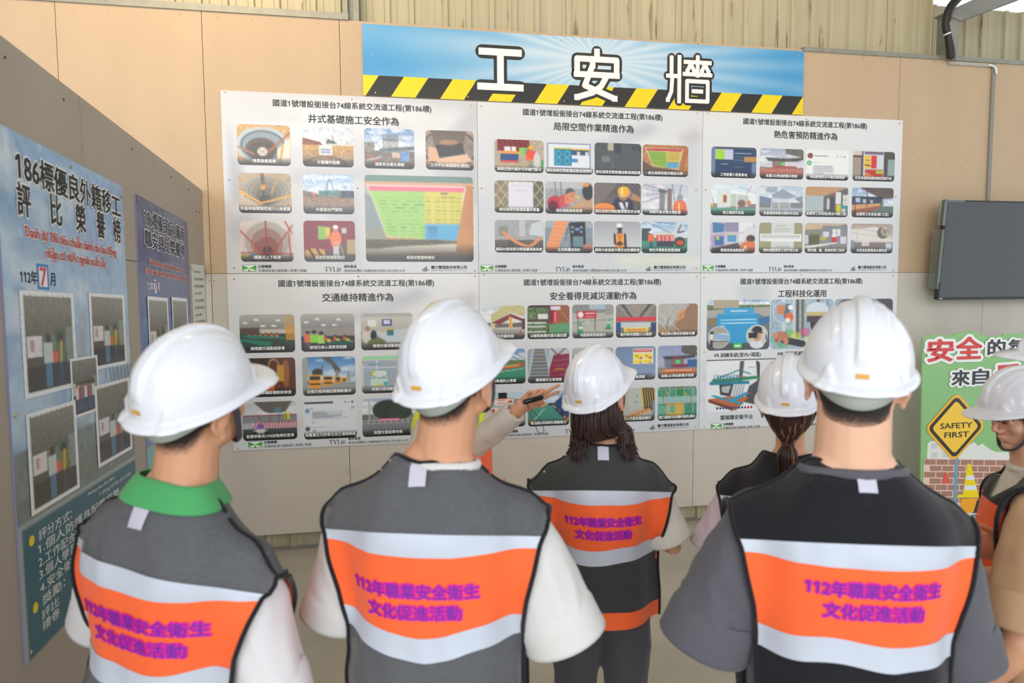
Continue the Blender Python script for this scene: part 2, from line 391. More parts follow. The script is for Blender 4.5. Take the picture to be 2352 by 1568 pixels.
# backing frame seen in the joints and below
bbox('backing_rail', -3.7, 8.26, .014, .05, .16, .22, m_galv, wb); bbox('backing_rail', -3.7, 8.26, .014, .05, 1.90, 1.97, m_black2, wb)
for x in xs[1:-1]: bbox('backing_stud', x-.02, x+.02, .013, .05, .14, 3.6, m_black2, wb)
# top angle trim
t1 = bbox('trim_1', -3.7, -.20, -.012, .05, 3.625, 3.668, m_galv); tag(t1, kind='structure')
t2 = bbox('trim_2', 3.17, 8.26, -.012, .05, 3.610, 3.642, m_galv); tag(t2, kind='structure')
cl = MB().box(-.235, -.205, .03, .06, 3.6, 5.2).box(-.165, -.13, .02, .09, 3.6, 5.2).box(-.205, -.165, .075, .085, 3.6, 5.2).build('metal_column', m_galv)
tag(cl, kind='structure')
cr_ = MB().box(4.455, 4.56, .03, .14, 3.0, 3.98).build('metal_column', m_galv); tag(cr_, kind='structure')
bm_ = MB(); bm_.add(*([(4.40, .12, 3.98), (4.56, .12, 3.93), (5.6, -.2, 4.30), (5.45, -.2, 4.44), (4.40, .02, 3.98), (4.56, .02, 3.93), (5.6, -.32, 4.30), (5.45, -.32, 4.44)],
    [(0, 1, 2, 3), (4, 7, 6, 5), (0, 4, 5, 1), (1, 5, 6, 2), (2, 6, 7, 3), (3, 7, 4, 0)]))
b_ = bm_.build('roof_beam', mat('beam_grey', '8d8b84', .6, .1, 8)); tag(b_, kind='structure')
# ceiling: steel sheets with purlins
cg = empty('ceiling', (0, 0, 0)); tag(cg, kind='structure')
m_roof = mat('roof_sheet', 'b9b3a2', .6, .08, 3)
V = []; F = []
for i in range(40): V += [(-4+i*.31, .12, 5.25+(i % 2)*.03), (-4+i*.31, -7.2, 5.0+(i % 2)*.03)]
F = [(2*i, 2*i+2, 2*i+3, 2*i+1) for i in range(39)]
mk('roof_sheet', V, F, m_roof, cg)
for y in (-1, -2.8, -4.6, -6.4): bbox('purlin', -4, 8, y-.05, y+.05, 4.83+(y+7)*.03, 4.98+(y+7)*.03, m_galv, cg)
# partition on the left
wl = empty('wall_left', (-1.157, 0, 0)); tag(wl, 'low grey-brown board partition on the left carrying the blue posters', kind='structure')
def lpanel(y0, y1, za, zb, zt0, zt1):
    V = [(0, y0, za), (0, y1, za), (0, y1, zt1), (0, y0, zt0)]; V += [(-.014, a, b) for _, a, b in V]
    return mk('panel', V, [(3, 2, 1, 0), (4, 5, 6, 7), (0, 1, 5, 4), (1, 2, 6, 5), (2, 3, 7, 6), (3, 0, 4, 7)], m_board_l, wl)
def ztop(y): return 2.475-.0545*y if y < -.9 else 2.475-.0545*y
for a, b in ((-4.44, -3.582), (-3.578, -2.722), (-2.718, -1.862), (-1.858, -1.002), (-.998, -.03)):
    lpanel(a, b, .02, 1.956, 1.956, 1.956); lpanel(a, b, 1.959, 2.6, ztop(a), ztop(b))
bbox('backing_stud', -.05, -.016, -3.5, -.02, 1.90, 1.99, m_black2, wl)
mk('edge_strip', *(lambda V: (V, [(0, 1, 2, 3), (7, 6, 5, 4), (0, 4, 5, 1), (1, 5, 6, 2), (2, 6, 7, 3), (3, 7, 4, 0)]))([(-.016, -4.44, ztop(-4.44)-.03), (-.016, 0, ztop(0)-.03), (-.016, 0, ztop(0)-.004), (-.016, -4.44, ztop(-4.44)-.004),
   (-.05, -4.44, ztop(-4.44)-.03), (-.05, 0, ztop(0)-.03), (-.05, 0, ztop(0)-.004), (-.05, -4.44, ztop(-4.44)-.004)]), m_galv, wl)
# screws in the boards (parts sharing one mesh)
_sv, _sf = ball((0, 0, 0), (.0055, .003, .0055), 8, 4); _sm = bpy.data.meshes.new('screw'); _sm.from_pydata([tuple(v) for v in _sv], [], _sf); _sm.materials.append(m_screw)
_dm = bpy.data.meshes.new('screw'); _dm.from_pydata([tuple(v) for v in _sv], [], _sf); _dm.materials.append(m_screw_d)
def screw(x, y, z, parent, rz=0, dark=False, s=1):
    o = bpy.data.objects.new('screw', _dm if dark else _sm); COL.objects.link(o); o.location = (x, y, z); o.rotation_euler[2] = rz; o.parent = parent; o.scale = (s,)*3; return o
for x in xs[1:-1]:
    for z in (3.35, 3.1, 2.82, 2.5, 2.18): screw(x-.012+.004*math.sin(z*9), -.001, z+.02*math.sin(x*7), wb)
    for dx in (-.014, .016): screw(x+dx, -.001, 1.99, wb); screw(x+dx, -.001, 1.89, wb); screw(x+dx, -.001, .55, wb); screw(x+dx, -.001, .17, wb)
for i in range(len(xs)-1):
    for k in range(4):
        screw(xs[i]+.1+.21*k, -.001, 3.595, wb)
    for k in range(3): screw(xs[i]+.2+.22*k, -.001, 2.83 if k != 1 else 2.826, wb)
for y in (-2.7, -1.85, -1.01, -.94, -.2, -.12):
    for z in (2.35, 1.98, 1.5, 1.0): screw(.001, y, z+.03*math.sin(y*9), wl, PI/2, y > -.9)
for y in (-2.9, -2.4, -2.0, -1.3, -.7, -.35): screw(.001, y, ztop(y)-.06, wl, PI/2, True)

# ================================================================== POSTERS ON THE BACK WALL
m_ink = vmat('printed_board', .30, 'Z', coat=.35)
m_photo = vmat('printed_photo_ink', .27, 'Z', coat=.35)
m_edge = mat('poster_edge', 'dfe0e4', .5)
PX0, PW = -1.027, 1.692
def ghost(kind):
    c = Canvas(84, 60, 'dcdee2'); r = random.Random(kind)
    if kind == 0: c.grad('cfcfd2', 'd8dade')
    elif kind in (1, 4): c.grad('dfe0e1', 'd3d7dd')
    else: c.grad('e4e4e4', 'dde0e6')
    if kind == 0:
        for _ in range(10): c.ell(r.random(), r.random()*.3, .2, .06, 'e8e8e9', .5)
        c.poly([(.86, .22), (.93, .1), (1, .04), (1, .6), (.8, .62)], 'b9bbc3', .6); c.poly([(.62, .17), (.67, .2), (.66, .3), (.6, .28)], 'bcbdc2', .8)
        c.poly([(.02, .13), (.055, .4), (.04, .56), (.02, .56)], 'a9abb2', .7); c.poly([(.02, .38), (.07, .36), (.075, .6), (.03, .62)], 'a8aab0', .8)
        c.poly([(.25, .42), (.55, .4), (.62, .44), (.25, .5)], 'b6b8c0', .5); c.poly([(.02, .7), (.1, .66), (.12, .78), (.02, .85)], 'b4b6bd', .5); c.poly([(.4, .48), (.52, .55), (.52, .95), (.44, 1), (.38, .6)], 'c3c5cc', .6)
    elif kind in (1, 3):
        c.poly([(.30, .3), (.62, .15), (.75, .08), (.8, .12), (.7, .2), (.42, .3)], 'bcbfca', .75)
        for k in range(14):
            x = .45+.035*k; c.line(x, .34, x+.05, .17, .006, 'f2f2f5', .7); c.line(x+.05, .34, x, .17, .006, 'f2f2f5', .6)
        c.poly([(.88, .16), (.97, .1), (1, .16), (.97, .2), (.9, .2)], 'c9c2bf', .8); c.poly([(.9, .2), (.985, .2), (.97, .46), (.9, .44)], 'cdd2db', .8)
        for k in range(60): c.ell(r.random(), .54+.05*r.random() if k % 2 else .84+.05*r.random(), .012, .01, 'b9bfca' if r.random() < .6 else 'eef', .6)
        for k, x in enumerate((.12, .26, .36, .46, .57, .66, .86)): c.ell(x, .86, .018, .02, 'e7b9c4', .6)
        c.poly([(.62, .9), (.8, .89), (1, .9), (1, .95), (.6, .96)], 'd9e2c0', .7); c.line(.6, .9, 1, .92, .01, 'f4f4f4', .8); c.line(.62, .93, 1, .95, .01, 'f4f4f4', .8)
        c.rect(0, .6, .08, .7, 'cfd7de', .5); c.rect(.95, .5, 1, .8, 'd4dde0', .6)
    elif kind == 5:
        c.poly([(.16, .06), (.32, .04), (.35, .2), (.2, .2)], 'cdd0d5', .8); c.poly([(.16, .06), (.32, .03), (.33, .06), (.17, .09)], 'dfe1e4', .9)
        c.ring(.05, .7, .1, .12, .02, 'cdd2dc', .6); c.ell(.03, .66, .02, .02, 'b9c0cf', .6)
        for k in range(6): c.line(.3+.05*k, .25, .36+.05*k, .62, .03, 'd3d6dd', .5)
    return c
TITLE = '國道1號增設銜接台74線系統交流道工程(第186標)'
m_green = mat('ink_green', '1f9a4c', .45); m_green2 = mat('ink_light_green', '7cc63f', .45)
def footer(L, LB, x0, zt, par, sh=(0, 0, 0)):
    """organiser logo, three organisations"""
    y = -.0078
    X0 = x0; x0 = X0+sh[0]
    a = MB(); X, Z, Wd, H = x0+.099, zt-1.158, .088, .044
    for s_ in ((0, .5, 1, 1), (0, 0, 1, .5)): pass
    def q(mb, pts): mb.add([(X+p*Wd, y, Z+(r-.5)*H) for p, r in pts], [tuple(range(len(pts)))])
    q(a, [(0, 0), (1, 0), (1, 1), (0, 1)]); a.build('logo_plate', m_green, par)
    y -= .0004; b = MB(); q(b, [(.03, .06), (.97, .06), (.97, .94), (.03, .94)]); b.build('logo_field', m_white, par)
    y -= .0004; g = MB(); q(g, [(.03, .5), (.5, .5), (.03, .88)]); q(g, [(.97, .88), (.5, .5), (.97, .5)]); q(g, [(.42, .06), (.58, .06), (.5, .44)]); g.build('logo_mark', m_green, par)
    g = MB(); q(g, [(.03, .12), (.5, .5), (.03, .5)]); q(g, [(.97, .5), (.5, .5), (.97, .12)]); g.build('logo_mark', m_green2, par)
    y = -.0078
    LB.put('主辦機關', x0+.200, x0+.284, zt-1.146, y=y, bold=.02)
    L.put('交通部高速公路局第二新建工程處', x0+.200, x0+.512, zt-1.174, y=y)
    x0 = X0+sh[1]
    LB.put('設計監造', x0+.762, x0+.845, zt-1.146, y=y, bold=.02)
    L.put('美商同棪國際工程顧問股份有限公司台灣分公司', x0+.762, x0+1.173, zt-1.176, y=y)
    x0 = X0+sh[2]
    LB.put('義力營造股份有限公司', x0+1.356, x0+1.606, zt-1.152, y=y, bold=.02)
    LB.put('EARTHPOWER CONSTRUCTION CO., LTD.', x0+1.356, x0+1.606, zt-1.175, h=.008, y=y)
    # serif lettering TYLin, drawn as strokes
    s = MB(); bx, bz, h = X0+sh[1]+.632, zt-1.180, .030
    def st(p, wd): stroke(s, [(bx+a*.0285, bz+b*h) for a, b in p], wd, y)
    st([(.0, .97), (.85, .97)], .0018); st([(.42, 1), (.42, 0)], .0045); st([(.25, .01), (.6, .01)], .0018); st([(0, 1), (0, .85)], .0016); st([(.85, 1), (.85, .85)], .0016)
    st([(1.0, 1), (1.4, .45)], .0045); st([(1.85, 1), (1.4, .45)], .002); st([(1.4, .5), (1.4, 0)], .0042); st([(1.2, .01), (1.6, .01)], .0018); st([(.9, .98), (1.15, .98)], .0018); st([(1.7, .98), (1.95, .98)], .0018)
    st([(2.15, 1), (2.15, 0)], .0045); st([(1.98, .02), (2.75, .02)], .002); st([(1.98, .98), (2.33, .98)], .0018); st([(2.74, .0), (2.74, .2)], .0016)
    st([(2.98, .66), (2.98, 0)], .004); disc(s, bx+2.98*.0285, bz+.88*h, .0028, y); st([(2.86, .01), (3.1, .01)], .0016)
    st([(3.3, .66), (3.3, 0)], .004); st([(3.3, .55), (3.5, .67), (3.7, .6), (3.74, .4), (3.74, 0)], .0032); st([(3.2, .01), (3.42, .01)], .0016); st([(3.64, .01), (3.86, .01)], .0016)
    s.build('lettering', m_black, par)
    # contractor emblem: three bars and a green leaf sweep
    e = MB(); ex, ez = x0+1.296, zt-1.180
    for p, hh in ((0, .018), (.011, .026), (.022, .034)): e.box(ex+p, ex+p+.006, y, y+.0005, ez, ez+hh)
    e.build('emblem', m_black, par)
    g = MB(); g.add([(ex+.012, y-.0004, ez-.002), (ex+.034, y-.0004, ez+.002), (ex+.046, y-.0004, ez+.022), (ex+.036, y-.0004, ez+.014), (ex+.03, y-.0004, ez+.008)], [(0, 1, 2, 3, 4)]); g.build('emblem_leaf', m_green, par)
# ---- pictures
def c_(W=64, H=46, b='888'): return Canvas(W, H, b)
PH = {}
# poster 0 (shaft foundations)
def p00():
    c = c_(b='cba26a').noise(.06, 1, 2); c.ell(.48, .5, .5, .46, 'b9c2c6').ell(.48, .52, .43, .4, '8a97a2').ring(.48, .5, .4, .34, .02, '444').ell(.45, .6, .3, .28, '5a4a3c').ell(.45, .66, .25, .24, '3a2f28')
    for k in range(26):
        g = k/26*2*PI; c.line(.45+.14*math.cos(g), .66+.13*math.sin(g), .45+.26*math.cos(g), .68+.25*math.sin(g), .01, '9a8a78', .6)
    c.ell(.47, .66, .1, .11, 'cfc8bd').line(.4, .6, .54, .72, .012, '8a7f75').line(.4, .72, .54, .6, .012, '8a7f75')
    c.line(0, .55, .3, .72, .04, 'b5683a').line(1, .18, .6, .64, .045, 'a5622f').poly([(.75, .6), (1, .3), (1, 1), (.75, 1)], 'e3dccb').line(.86, .5, .78, 1, .04, 'd29a3a')
    for k in range(7): c.line(k/6, .0, k/6, .12, .015, 'e0a040')
    return c.line(0, .1, .5, .03, .015, 'e0a040').line(.5, .03, 1, .12, .015, 'e0a040').bar()
def p01():
    c = c_().sky('cfd3dc', 'e9e9ea', .5); c.poly([(0, .28), (.35, .38), (.4, .45), (0, .48)], '8a4a38').poly([(.45, .42), (.5, .3), (.62, .35), (.7, .42)], '4a5a5c').line(.58, .2, .62, .36, .012, '444').rect(.74, .36, 1, .48, 'd6dad9')
    c.grad('c9a06a', '8a7a66', .46, 1).noise(.05, 2, 2).fence(.46, 'd9993a', 6, .2).rect(.32, .46, .58, .7, 'e8e4dc').rect(.35, .54, .55, .58, '8894b8').rect(.35, .62, .55, .65, '8894b8').ring(.45, .95, .4, .2, .02, '3a3a38')
    return c.bar()
def p02():
    c = c_().sky('7b9cc8', 'e8ecf2', .55, 3); c.rect(0, .34, .2, .6, '8a8a80').noise(.04, 3, 1)
    for k in range(12): c.line(.38+k*.026, .14, .38+k*.026, .48, .008, '5a4a44')
    c.rect(.38, .26, .68, .3, '777d88').poly([(.3, .5), (1, .42), (1, .52), (.3, .58)], '5f6f78').grad('7a7068', '8f8880', .58, 1).rect(.55, .6, .7, .72, 'd9b8b0').rect(.72, .56, .9, .8, '6f9ad0').noise(.07, 4, 1).line(.08, .66, .3, .9, .03, 'd8604a').line(.05, .8, .35, .7, .02, 'eee')
    return c.bar()
def p03():
    c = c_(b='b89c88').ell(.5, .45, .62, .5, '8f847a').noise(.04, 5, 2).ring(.5, .45, .55, .48, .02, '333'); c.poly([(.1, .0), (.85, .0), (.75, .62), (.25, .66)], '5d5048')
    for k in range(16): c.line(.1+k*.05, 0, .25+k*.033, .62, .009, 'a58a72')
    c.poly([(.2, .38), (.75, .3), (.82, .58), (.25, .7)], '3a3430').poly([(.05, .4), (.22, .45), (.3, .78), (.05, .8)], 'e0b08f').poly([(.25, .72), (.85, .58), (.97, .75), (.5, .98), (.2, .95)], 'e6bb9b').ell(.48, .3, .2, .07, 'c98d60', .7)
    return c.bar()
def p04():
    c = c_(b='b7a58c').noise(.05, 6, 2).ell(.52, .42, .44, .42, 'a9a493').ell(.52, .46, .36, .36, '989383').ell(.53, .52, .28, .3, '857f70').ell(.53, .58, .2, .22, '6c675b').ell(.5, .66, .11, .12, '403d36')
    for r_ in (.42, .34, .26, .18): c.ring(.53, .5, r_, r_*.9, .012, '5f5a50', .6)
    c.line(.45, 0, .47, .36, .07, '5a5148').line(.47, .36, .47, .6, .03, '3a3630').line(.47, .33, .46, .38, .09, 'd9992a').line(.74, .1, .62, .5, .03, 'cfa24a')
    for k in range(8): c.line(.72+.03*k, .04, .6+.05*k, .5, .01, '8a8078', .7)
    c.line(.02, .45, .42, .75, .045, 'f0b030').line(.42, .75, 1, .55, .045, 'f0b030').line(.0, .2, .45, .02, .02, 'd99a3a').line(.45, .02, .9, .12, .02, 'd99a3a').poly([(0, .52), (.4, .8), (.4, 1), (0, 1)], 'c9b9a2')
    return c.bar()
def p05():
    c = c_().sky('a9c6e6', 'cfe0f0', .5, 5); c.poly([(.3, .42), (.75, .4), (.8, .52), (.3, .54)], '5f8a84').line(.45, .42, .5, .16, .02, '8a9aa8').line(.6, .42, .56, .16, .02, '8a9aa8').ell(.52, .16, .05, .03, '9aa6b0').poly([(0, .42), (.3, .5), (.3, .62), (0, .7)], '7f6f64').rect(.72, .42, 1, .6, '4a566a')
    c.grad('9a8474', '8f8880', .6, 1).noise(.05, 7, 2).fence(.64, 'b58c6c', 5, .12).ell(.22, .52, .04, .04, 'd9706a'); return c.bar()
def p06():
    c = Canvas(112, 76, 'b98a5a').noise(.03, 8, 2).rect(0, 0, 1, .07, '6f8f86').rect(0, .07, 1, .16, 'd9a888').poly([(0, .12), (.1, .2), (.17, .85), (0, .9)], 'b9bab2').poly([(.0, .2), (.12, .3), (.2, .82), (.0, .8)], '8d9aa0')
    c.poly([(0, .74), (.95, .74), (.95, .8), (.4, .86), (0, .84)], '4a4840').poly([(0, .86), (.3, .82), (.9, .78), (.95, .88), (0, .92)], 'eceae4').rect(0, .91, 1, .96, 'd08a42').poly([(.9, .1), (1, .1), (.98, .9), (.83, .9)], 'c98a55')
    for k in range(34): c.line(k*.06-.9, .62, k*.06-.45, .93, .004, 'd9a840', .55); c.line(k*.06, .62, k*.06-.45, .93, .004, 'd9a840', .55)
    c.poly([(.02, .115), (.935, .115), (.84, .75), (.19, .715)], 'f4dfe4').poly([(.03, .125), (.925, .125), (.91, .18), (.045, .18)], 'e8788c').poly([(.045, .18), (.545, .18), (.545, .74), (.195, .705)], 'a5d472').poly([(.545, .18), (.91, .18), (.875, .56), (.545, .56)], 'd9d25c').poly([(.545, .56), (.875, .56), (.838, .745), (.545, .74)], '55aedb')
    r = random.Random(3)
    for y in np.arange(.22, .7, .038):
        x = .09+(y-.18)*.28
        while x < .52: l = .02+.07*r.random(); c.line(x, y, x+l, y, .004, '567a45' if r.random() < .7 else '2d4a6a', .7); x += l+.02+.05*r.random()
    for y in np.arange(.22, .55, .036):
        for x in (.56, .65, .71, .78, .84): c.line(x, y, x+.04, y, .004, '6a6a2a', .8)
    for y in np.arange(.6, .72, .028): c.line(.58, y, .66, y, .006, '243a6a', .8)
    c.line(.7, .2, .76, .2, .006, '223', 1).line(.7, .235, .83, .235, .006, '223', 1)
    return c.bar()
def p07():
    c = c_(b='ddd6d2').noise(.02, 9).ell(.5, .5, .42, .48, 'b9b2ae').ell(.5, .56, .3, .38, 'a3908a').ell(.5, .64, .2, .26, '8f6a62').ell(.5, .74, .1, .12, '4f3a36')
    for r_ in (.36, .28, .2, .13): c.ring(.5, .6, r_*.8, r_, .012, 'b05048', .8)
    for a in ((0, .25, .42, .8), (.48, 0, .5, .7), (1, .1, .6, .78), (.85, 0, .98, .3), (0, .78, 1, .8), (.3, .5, .25, .95), (.92, .3, .95, .95)): c.line(*a, .028, 'b4473f')
    for k in range(9): c.line(k*.03, .2, k*.03+.05, .8, .005, 'c98a86', .6); c.line(1-k*.03, .2, .95-k*.03, .8, .005, 'c98a86', .6)
    return c.ell(.07, .87, .045, .06, 'e8e23a').line(.16, .88, .28, .8, .05, '6fa5c9').bar()
def p08():
    c = c_(b='8c2b38').noise(.02, 10); 
    for k in range(18): c.line(k/17, 0, k/17, 1, .006, '7a2030', .8)
    c.poly([(.28, .12), (.52, .16), (.5, .44), (.28, .46)], '8fc45c').poly([(.42, .16), (.52, .17), (.5, .42), (.42, .42)], 'e0c840').rect(.74, .16, .84, .3, 'c9ccd2').grad('4a4038', '8a857d', .74, 1).poly([(.02, .72), (.2, .66), (.4, .7), (.42, .95), (.02, .9)], 'd9a74a').line(.1, .7, .2, .9, .04, '333').line(.25, .68, .35, .9, .04, '333')
    c.rect(.84, .45, 1, .8, 'b5a078').ell(.62, .45, .11, .22, 'f08450').rect(.57, .62, .7, .95, 'c9ccd4').line(.6, .45, .46, .38, .06, 'f08450').ell(.62, .2, .05, .06, 'b8856a').ell(.62, .15, .055, .05, 'f4f6f8').ell(.75, .72, .07, .2, '555').line(.72, .6, .78, .9, .02, 'd9b43a').line(.58, .52, .68, .54, .02, 'eee')
    return c.bar()
# poster 1 (confined space work)
def p10():
    c = c_(b='b9aa96').noise(.03, 11, 2).rect(.06, 0, .7, .35, '8a3030')
    for k in range(6): c.line(.1+.1*k, .0, .16+.1*k, .4, .02, '5f2020')
    c.rect(.12, .35, .48, .7, '35508a').rect(.12, .35, .48, .43, 'f0a040').rect(.12, .64, .48, .7, 'd9503a').rect(.2, .22, .32, .34, 'ece8ee').rect(.34, .22, .44, .34, 'ece8ee').rect(.5, .24, .68, .48, '9cc94c').rect(.6, .26, .68, .46, '55a5c9', .6)
    for k in range(12): c.line(.04+.05*k, .72, .1+.05*k, 1, .006, 'd9b24a', .8)
    c.man(.74, .95, .76, 'f0503a', 'f2b32a', '8a8f9a').ell(.86, .62, .07, .26, 'd5d2d2').line(.68, .6, .8, .62, .02, 'e8e050').line(.7, .7, .8, .7, .02, 'e8e050'); c.rect(.94, .58, 1, .84, '4fa85f'); return c.bar()
def p11():
    c = c_(b='dcdfe6').rect(.04, .05, .95, .84, '555c78').rect(.055, .07, .935, .8, 'e4ebf4').rect(.18, .2, .54, .74, '2f7fa6').rect(.18, .2, .54, .24, 'dcc93c').rect(.55, .22, .92, .42, '37577a').rect(.55, .22, .92, .26, 'f0bb2a').rect(.55, .52, .72, .64, '3a8fd0').rect(.66, .3, .72, .4, 'e4d6d2').rect(.84, .3, .9, .4, 'e4d6d2')
    for x, y in ((.27, .38), (.45, .38), (.27, .6), (.45, .6)): c.ring(x, y, .055, .09, .02, '58c0d0')
    return c.rect(.68, .53, .73, .63, 'efe6e0').line(0, .9, 1, .88, .03, 'b9b2b0').bar()
def p12(): return c_(b='565a5e').noise(.02, 13).rect(.27, 0, .4, .24, 'b9b49a').rect(.4, 0, .56, .3, '43474a').rect(.15, .42, .32, .58, '8b8f90', .7).line(.4, .0, .36, .9, .012, '8b8f92', .6).poly([(.75, 0), (1, .1), (1, .3)], '4a4e50').line(.8, .1, .86, .2, .02, '222').bar()
def p13():
    c = c_(b='b98258').noise(.04, 14, 2).poly([(0, .5), (.2, .7), (.8, .8), (.8, 1), (0, 1)], '6d5a4a').rect(0, .88, 1, .95, 'e4ddd8').poly([(.05, .1), (.88, .12), (.78, .76), (.22, .68)], 'f0d8cc').poly([(.07, .12), (.86, .13), (.85, .2), (.09, .18)], 'c33a3a').poly([(.1, .19), (.52, .21), (.52, .72), (.23, .66)], '8fb648').poly([(.52, .21), (.84, .2), (.8, .54), (.52, .54)], 'cfb950').poly([(.52, .54), (.8, .54), (.77, .74), (.52, .72)], '5fa9c9').poly([(.93, .1), (1, .1), (.88, .95), (.78, .95)], 'b5713f')
    for y in np.arange(.26, .62, .06): c.line(.18, y, .48, y, .006, '4d6a2f', .7); c.line(.56, y, .78, y, .006, '6a5f2a', .7)
    return c.bar()
def p14():
    c = c_(b='8f8271').noise(.03, 15, 2).rect(.75, 0, 1, 1, '6f6c66')
    for k in range(-2, 6): 
        for d in (1, -1): c.line(k*.2, 0 if d > 0 else .9, k*.2+.45, .9 if d > 0 else 0, .018, 'd9cf86', .9)
    c.rect(.28, .04, .78, .9, 'e5e3ee').rect(.34, .14, .72, .16, 'cfcddb').line(.4, .3, .66, .3, .012, '8a88a0').rect(.28, .04, .3, .9, 'd5d3e2')
    return c.bar()
def p15():
    c = c_(b='a7abaf').noise(.03, 16, 2).rect(0, 0, 1, .2, 'c0c4c8').line(.2, 0, .22, .5, .02, '77797c').line(.32, 0, .34, .5, .02, '77797c').ell(.52, .34, .1, .15, '5f646a').poly([(.55, .8), (.8, .45), (1, .5), (1, 1), (.6, 1)], 'c9a184').ell(.2, .66, .16, .22, 'c23a4c').ell(.16, .76, .1, .16, '6a2430').ell(.4, .6, .12, .2, 'd05a60')
    for k in range(5): c.ring(.46+.03*k, .54-.02*k, .05, .13, .02, 'e8946a')
    c.ell(.9, .3, .12, .26, '3d4148').ell(.86, .08, .07, .07, 'e89a50').ell(.67, .46, .05, .06, 'e0b860').line(.5, .86, .8, .68, .02, 'e8c030'); return c.bar()
def p16():
    c = c_(b='6a605e').noise(.03, 17, 2).poly([(0, 0), (.5, 0), (.1, .75), (0, .75)], '7e7472').poly([(.7, .2), (1, .45), (1, .6), (.65, .45)], 'b98a66').ell(.62, .72, .22, .3, '33384a').poly([(.52, .62), (.6, .6), (.7, .95), (.62, .97)], 'dfe2e8').poly([(.66, .6), (.73, .6), (.7, .9)], 'dfe2e8').ell(.62, .42, .1, .14, 'b07a5c').ell(.62, .38, .09, .07, 'c9cdd0').ell(.63, .26, .13, .16, 'f2b52e').rect(.58, .14, .61, .36, 'fff2c0').ell(.2, .82, .27, .22, 'f2964a').ring(.2, .82, .26, .2, .02, '333').line(.88, .1, .75, .5, .02, '44c'); return c.bar()
def p17():
    c = c_().sky('c6cad6', 'eceef2', 1, 8); c.poly([(.38, .2), (.5, .2), (.48, .98), (.36, .98)], '8c8f93').poly([(.34, .14), (.54, .2), (.52, .3), (.38, .28)], '6c6f74').rect(.54, .14, .64, 1, '6a4a44', .6)
    for k in range(10): c.line(.54, .14+.08*k, .64, .2+.08*k, .01, '4a3430')
    for a in ((0, .02, .5, .2), (0, .16, .45, .24), (.1, .36, .4, .3), (0, .6, .42, .4), (.65, .0, .75, 1), (.85, 0, .8, .4)): c.line(*a, .012, '4a5068')
    c.ell(.82, .76, .15, .28, 'f07a5a').rect(.78, .6, .81, 1, 'e8f050').ell(.82, .42, .07, .1, '9aa0a4').rect(0, .9, .35, 1, '4f9a6a'); return c.bar()
def hose(c, pts, wd, col='f09a66'):
    P = smooth_path([(a, b, 0) for a, b in pts], 10)
    for a, b in zip(P[:-1], P[1:]): c.line(a.x, a.y, b.x, b.y, wd, col)
    for i in range(0, len(P)-1, 3):
        d = (P[i+1]-P[i]).normalized(); c.line(P[i].x-d.y*wd*.45, P[i].y+d.x*wd*.45, P[i].x+d.y*wd*.45, P[i].y-d.x*wd*.45, .01, 'b4643c', .7)
    return c
def p18(): return hose(c_(b='a8aaac').noise(.02, 18, 2).rect(.08, .18, .26, .5, '8d8f86').rect(.5, 0, .62, .5, 'c2c6c8').poly([(.75, .12), (1, .0), (1, .5), (.7, .45)], 'cfd6dc').grad('6c675f', '5a554e', .62, 1).rect(.28, .6, .4, .82, '55544f'), [(.18, .38), (.3, .55), (.5, .72), (.72, .8), (.93, .55)], .075).bar()
def p19():
    c = c_(b='8f9ba6').noise(.03, 19, 2).rect(.0, .0, 1, .2, 'a9b3bb'); hose(c, [(.36, -.1), (.28, .3), (.18, .7), (.12, 1.1)], .26, 'f2a06c'); c.line(.5, .1, .42, .6, .02, '557').poly([(.5, .05), (.84, .02), (.86, .85), (.55, .88)], '30343a').rect(.58, .48, .8, .8, '6f8f96').ell(.57, .2, .03, .04, '9ab').ell(.76, .2, .03, .04, '9ab').ell(.57, .34, .03, .04, '9ab').ell(.76, .34, .03, .04, '9ab').rect(.62, .22, .72, .3, '6f9ad6').ell(.9, .85, .12, .14, 'c48a78'); return c.bar()
def p1a(): return c_(b='b9bcc2').grad('a8abb2', 'cfd2d6', 0, .82).grad('3c3a3a', '2a2828', .82, 1).rect(.5, .32, .6, .85, '2a2c30').ell(.55, .62, .12, .26, 'f2783a').line(.47, .42, .52, .8, .025, 'd8f04a').line(.63, .42, .6, .8, .025, 'd8f04a').ell(.55, .24, .05, .09, '3a3234').ell(.54, .13, .065, .07, 'f2f2f2').ell(.55, .7, .07, .07, '222', .7).line(.66, .4, .68, .85, .045, '25262a').line(.44, .4, .45, .7, .04, '25262a').bar()
def p1b():
    c = c_().sky('8fb4d8', 'dde8ee', .5, 4).grad('4a9a80', '3f8a70', .58, 1).rect(.0, .22, .2, .6, '4a5560'); c.line(.1, 0, .7, .4, .012, '556').line(.25, 0, 1, .12, .012, '556')
    for k in range(8): c.man(.36+.045*k, .78, .42, 'e8a0a0' if k % 2 else 'd05a50', 'e8dcc0', '3a3f55')
    return c.man(.2, .88, .58, 'f2702a', 'f4f4f4', '3a5a8a').ell(.83, .22, .12, .17, 'c9d6e4').line(.78, .34, .86, .08, .02, '333').line(.8, .33, .92, .3, .04, '6a4a40').ell(.83, .64, .12, .17, '3a4a3c').ell(.84, .66, .08, .08, 'e04a30').bar()
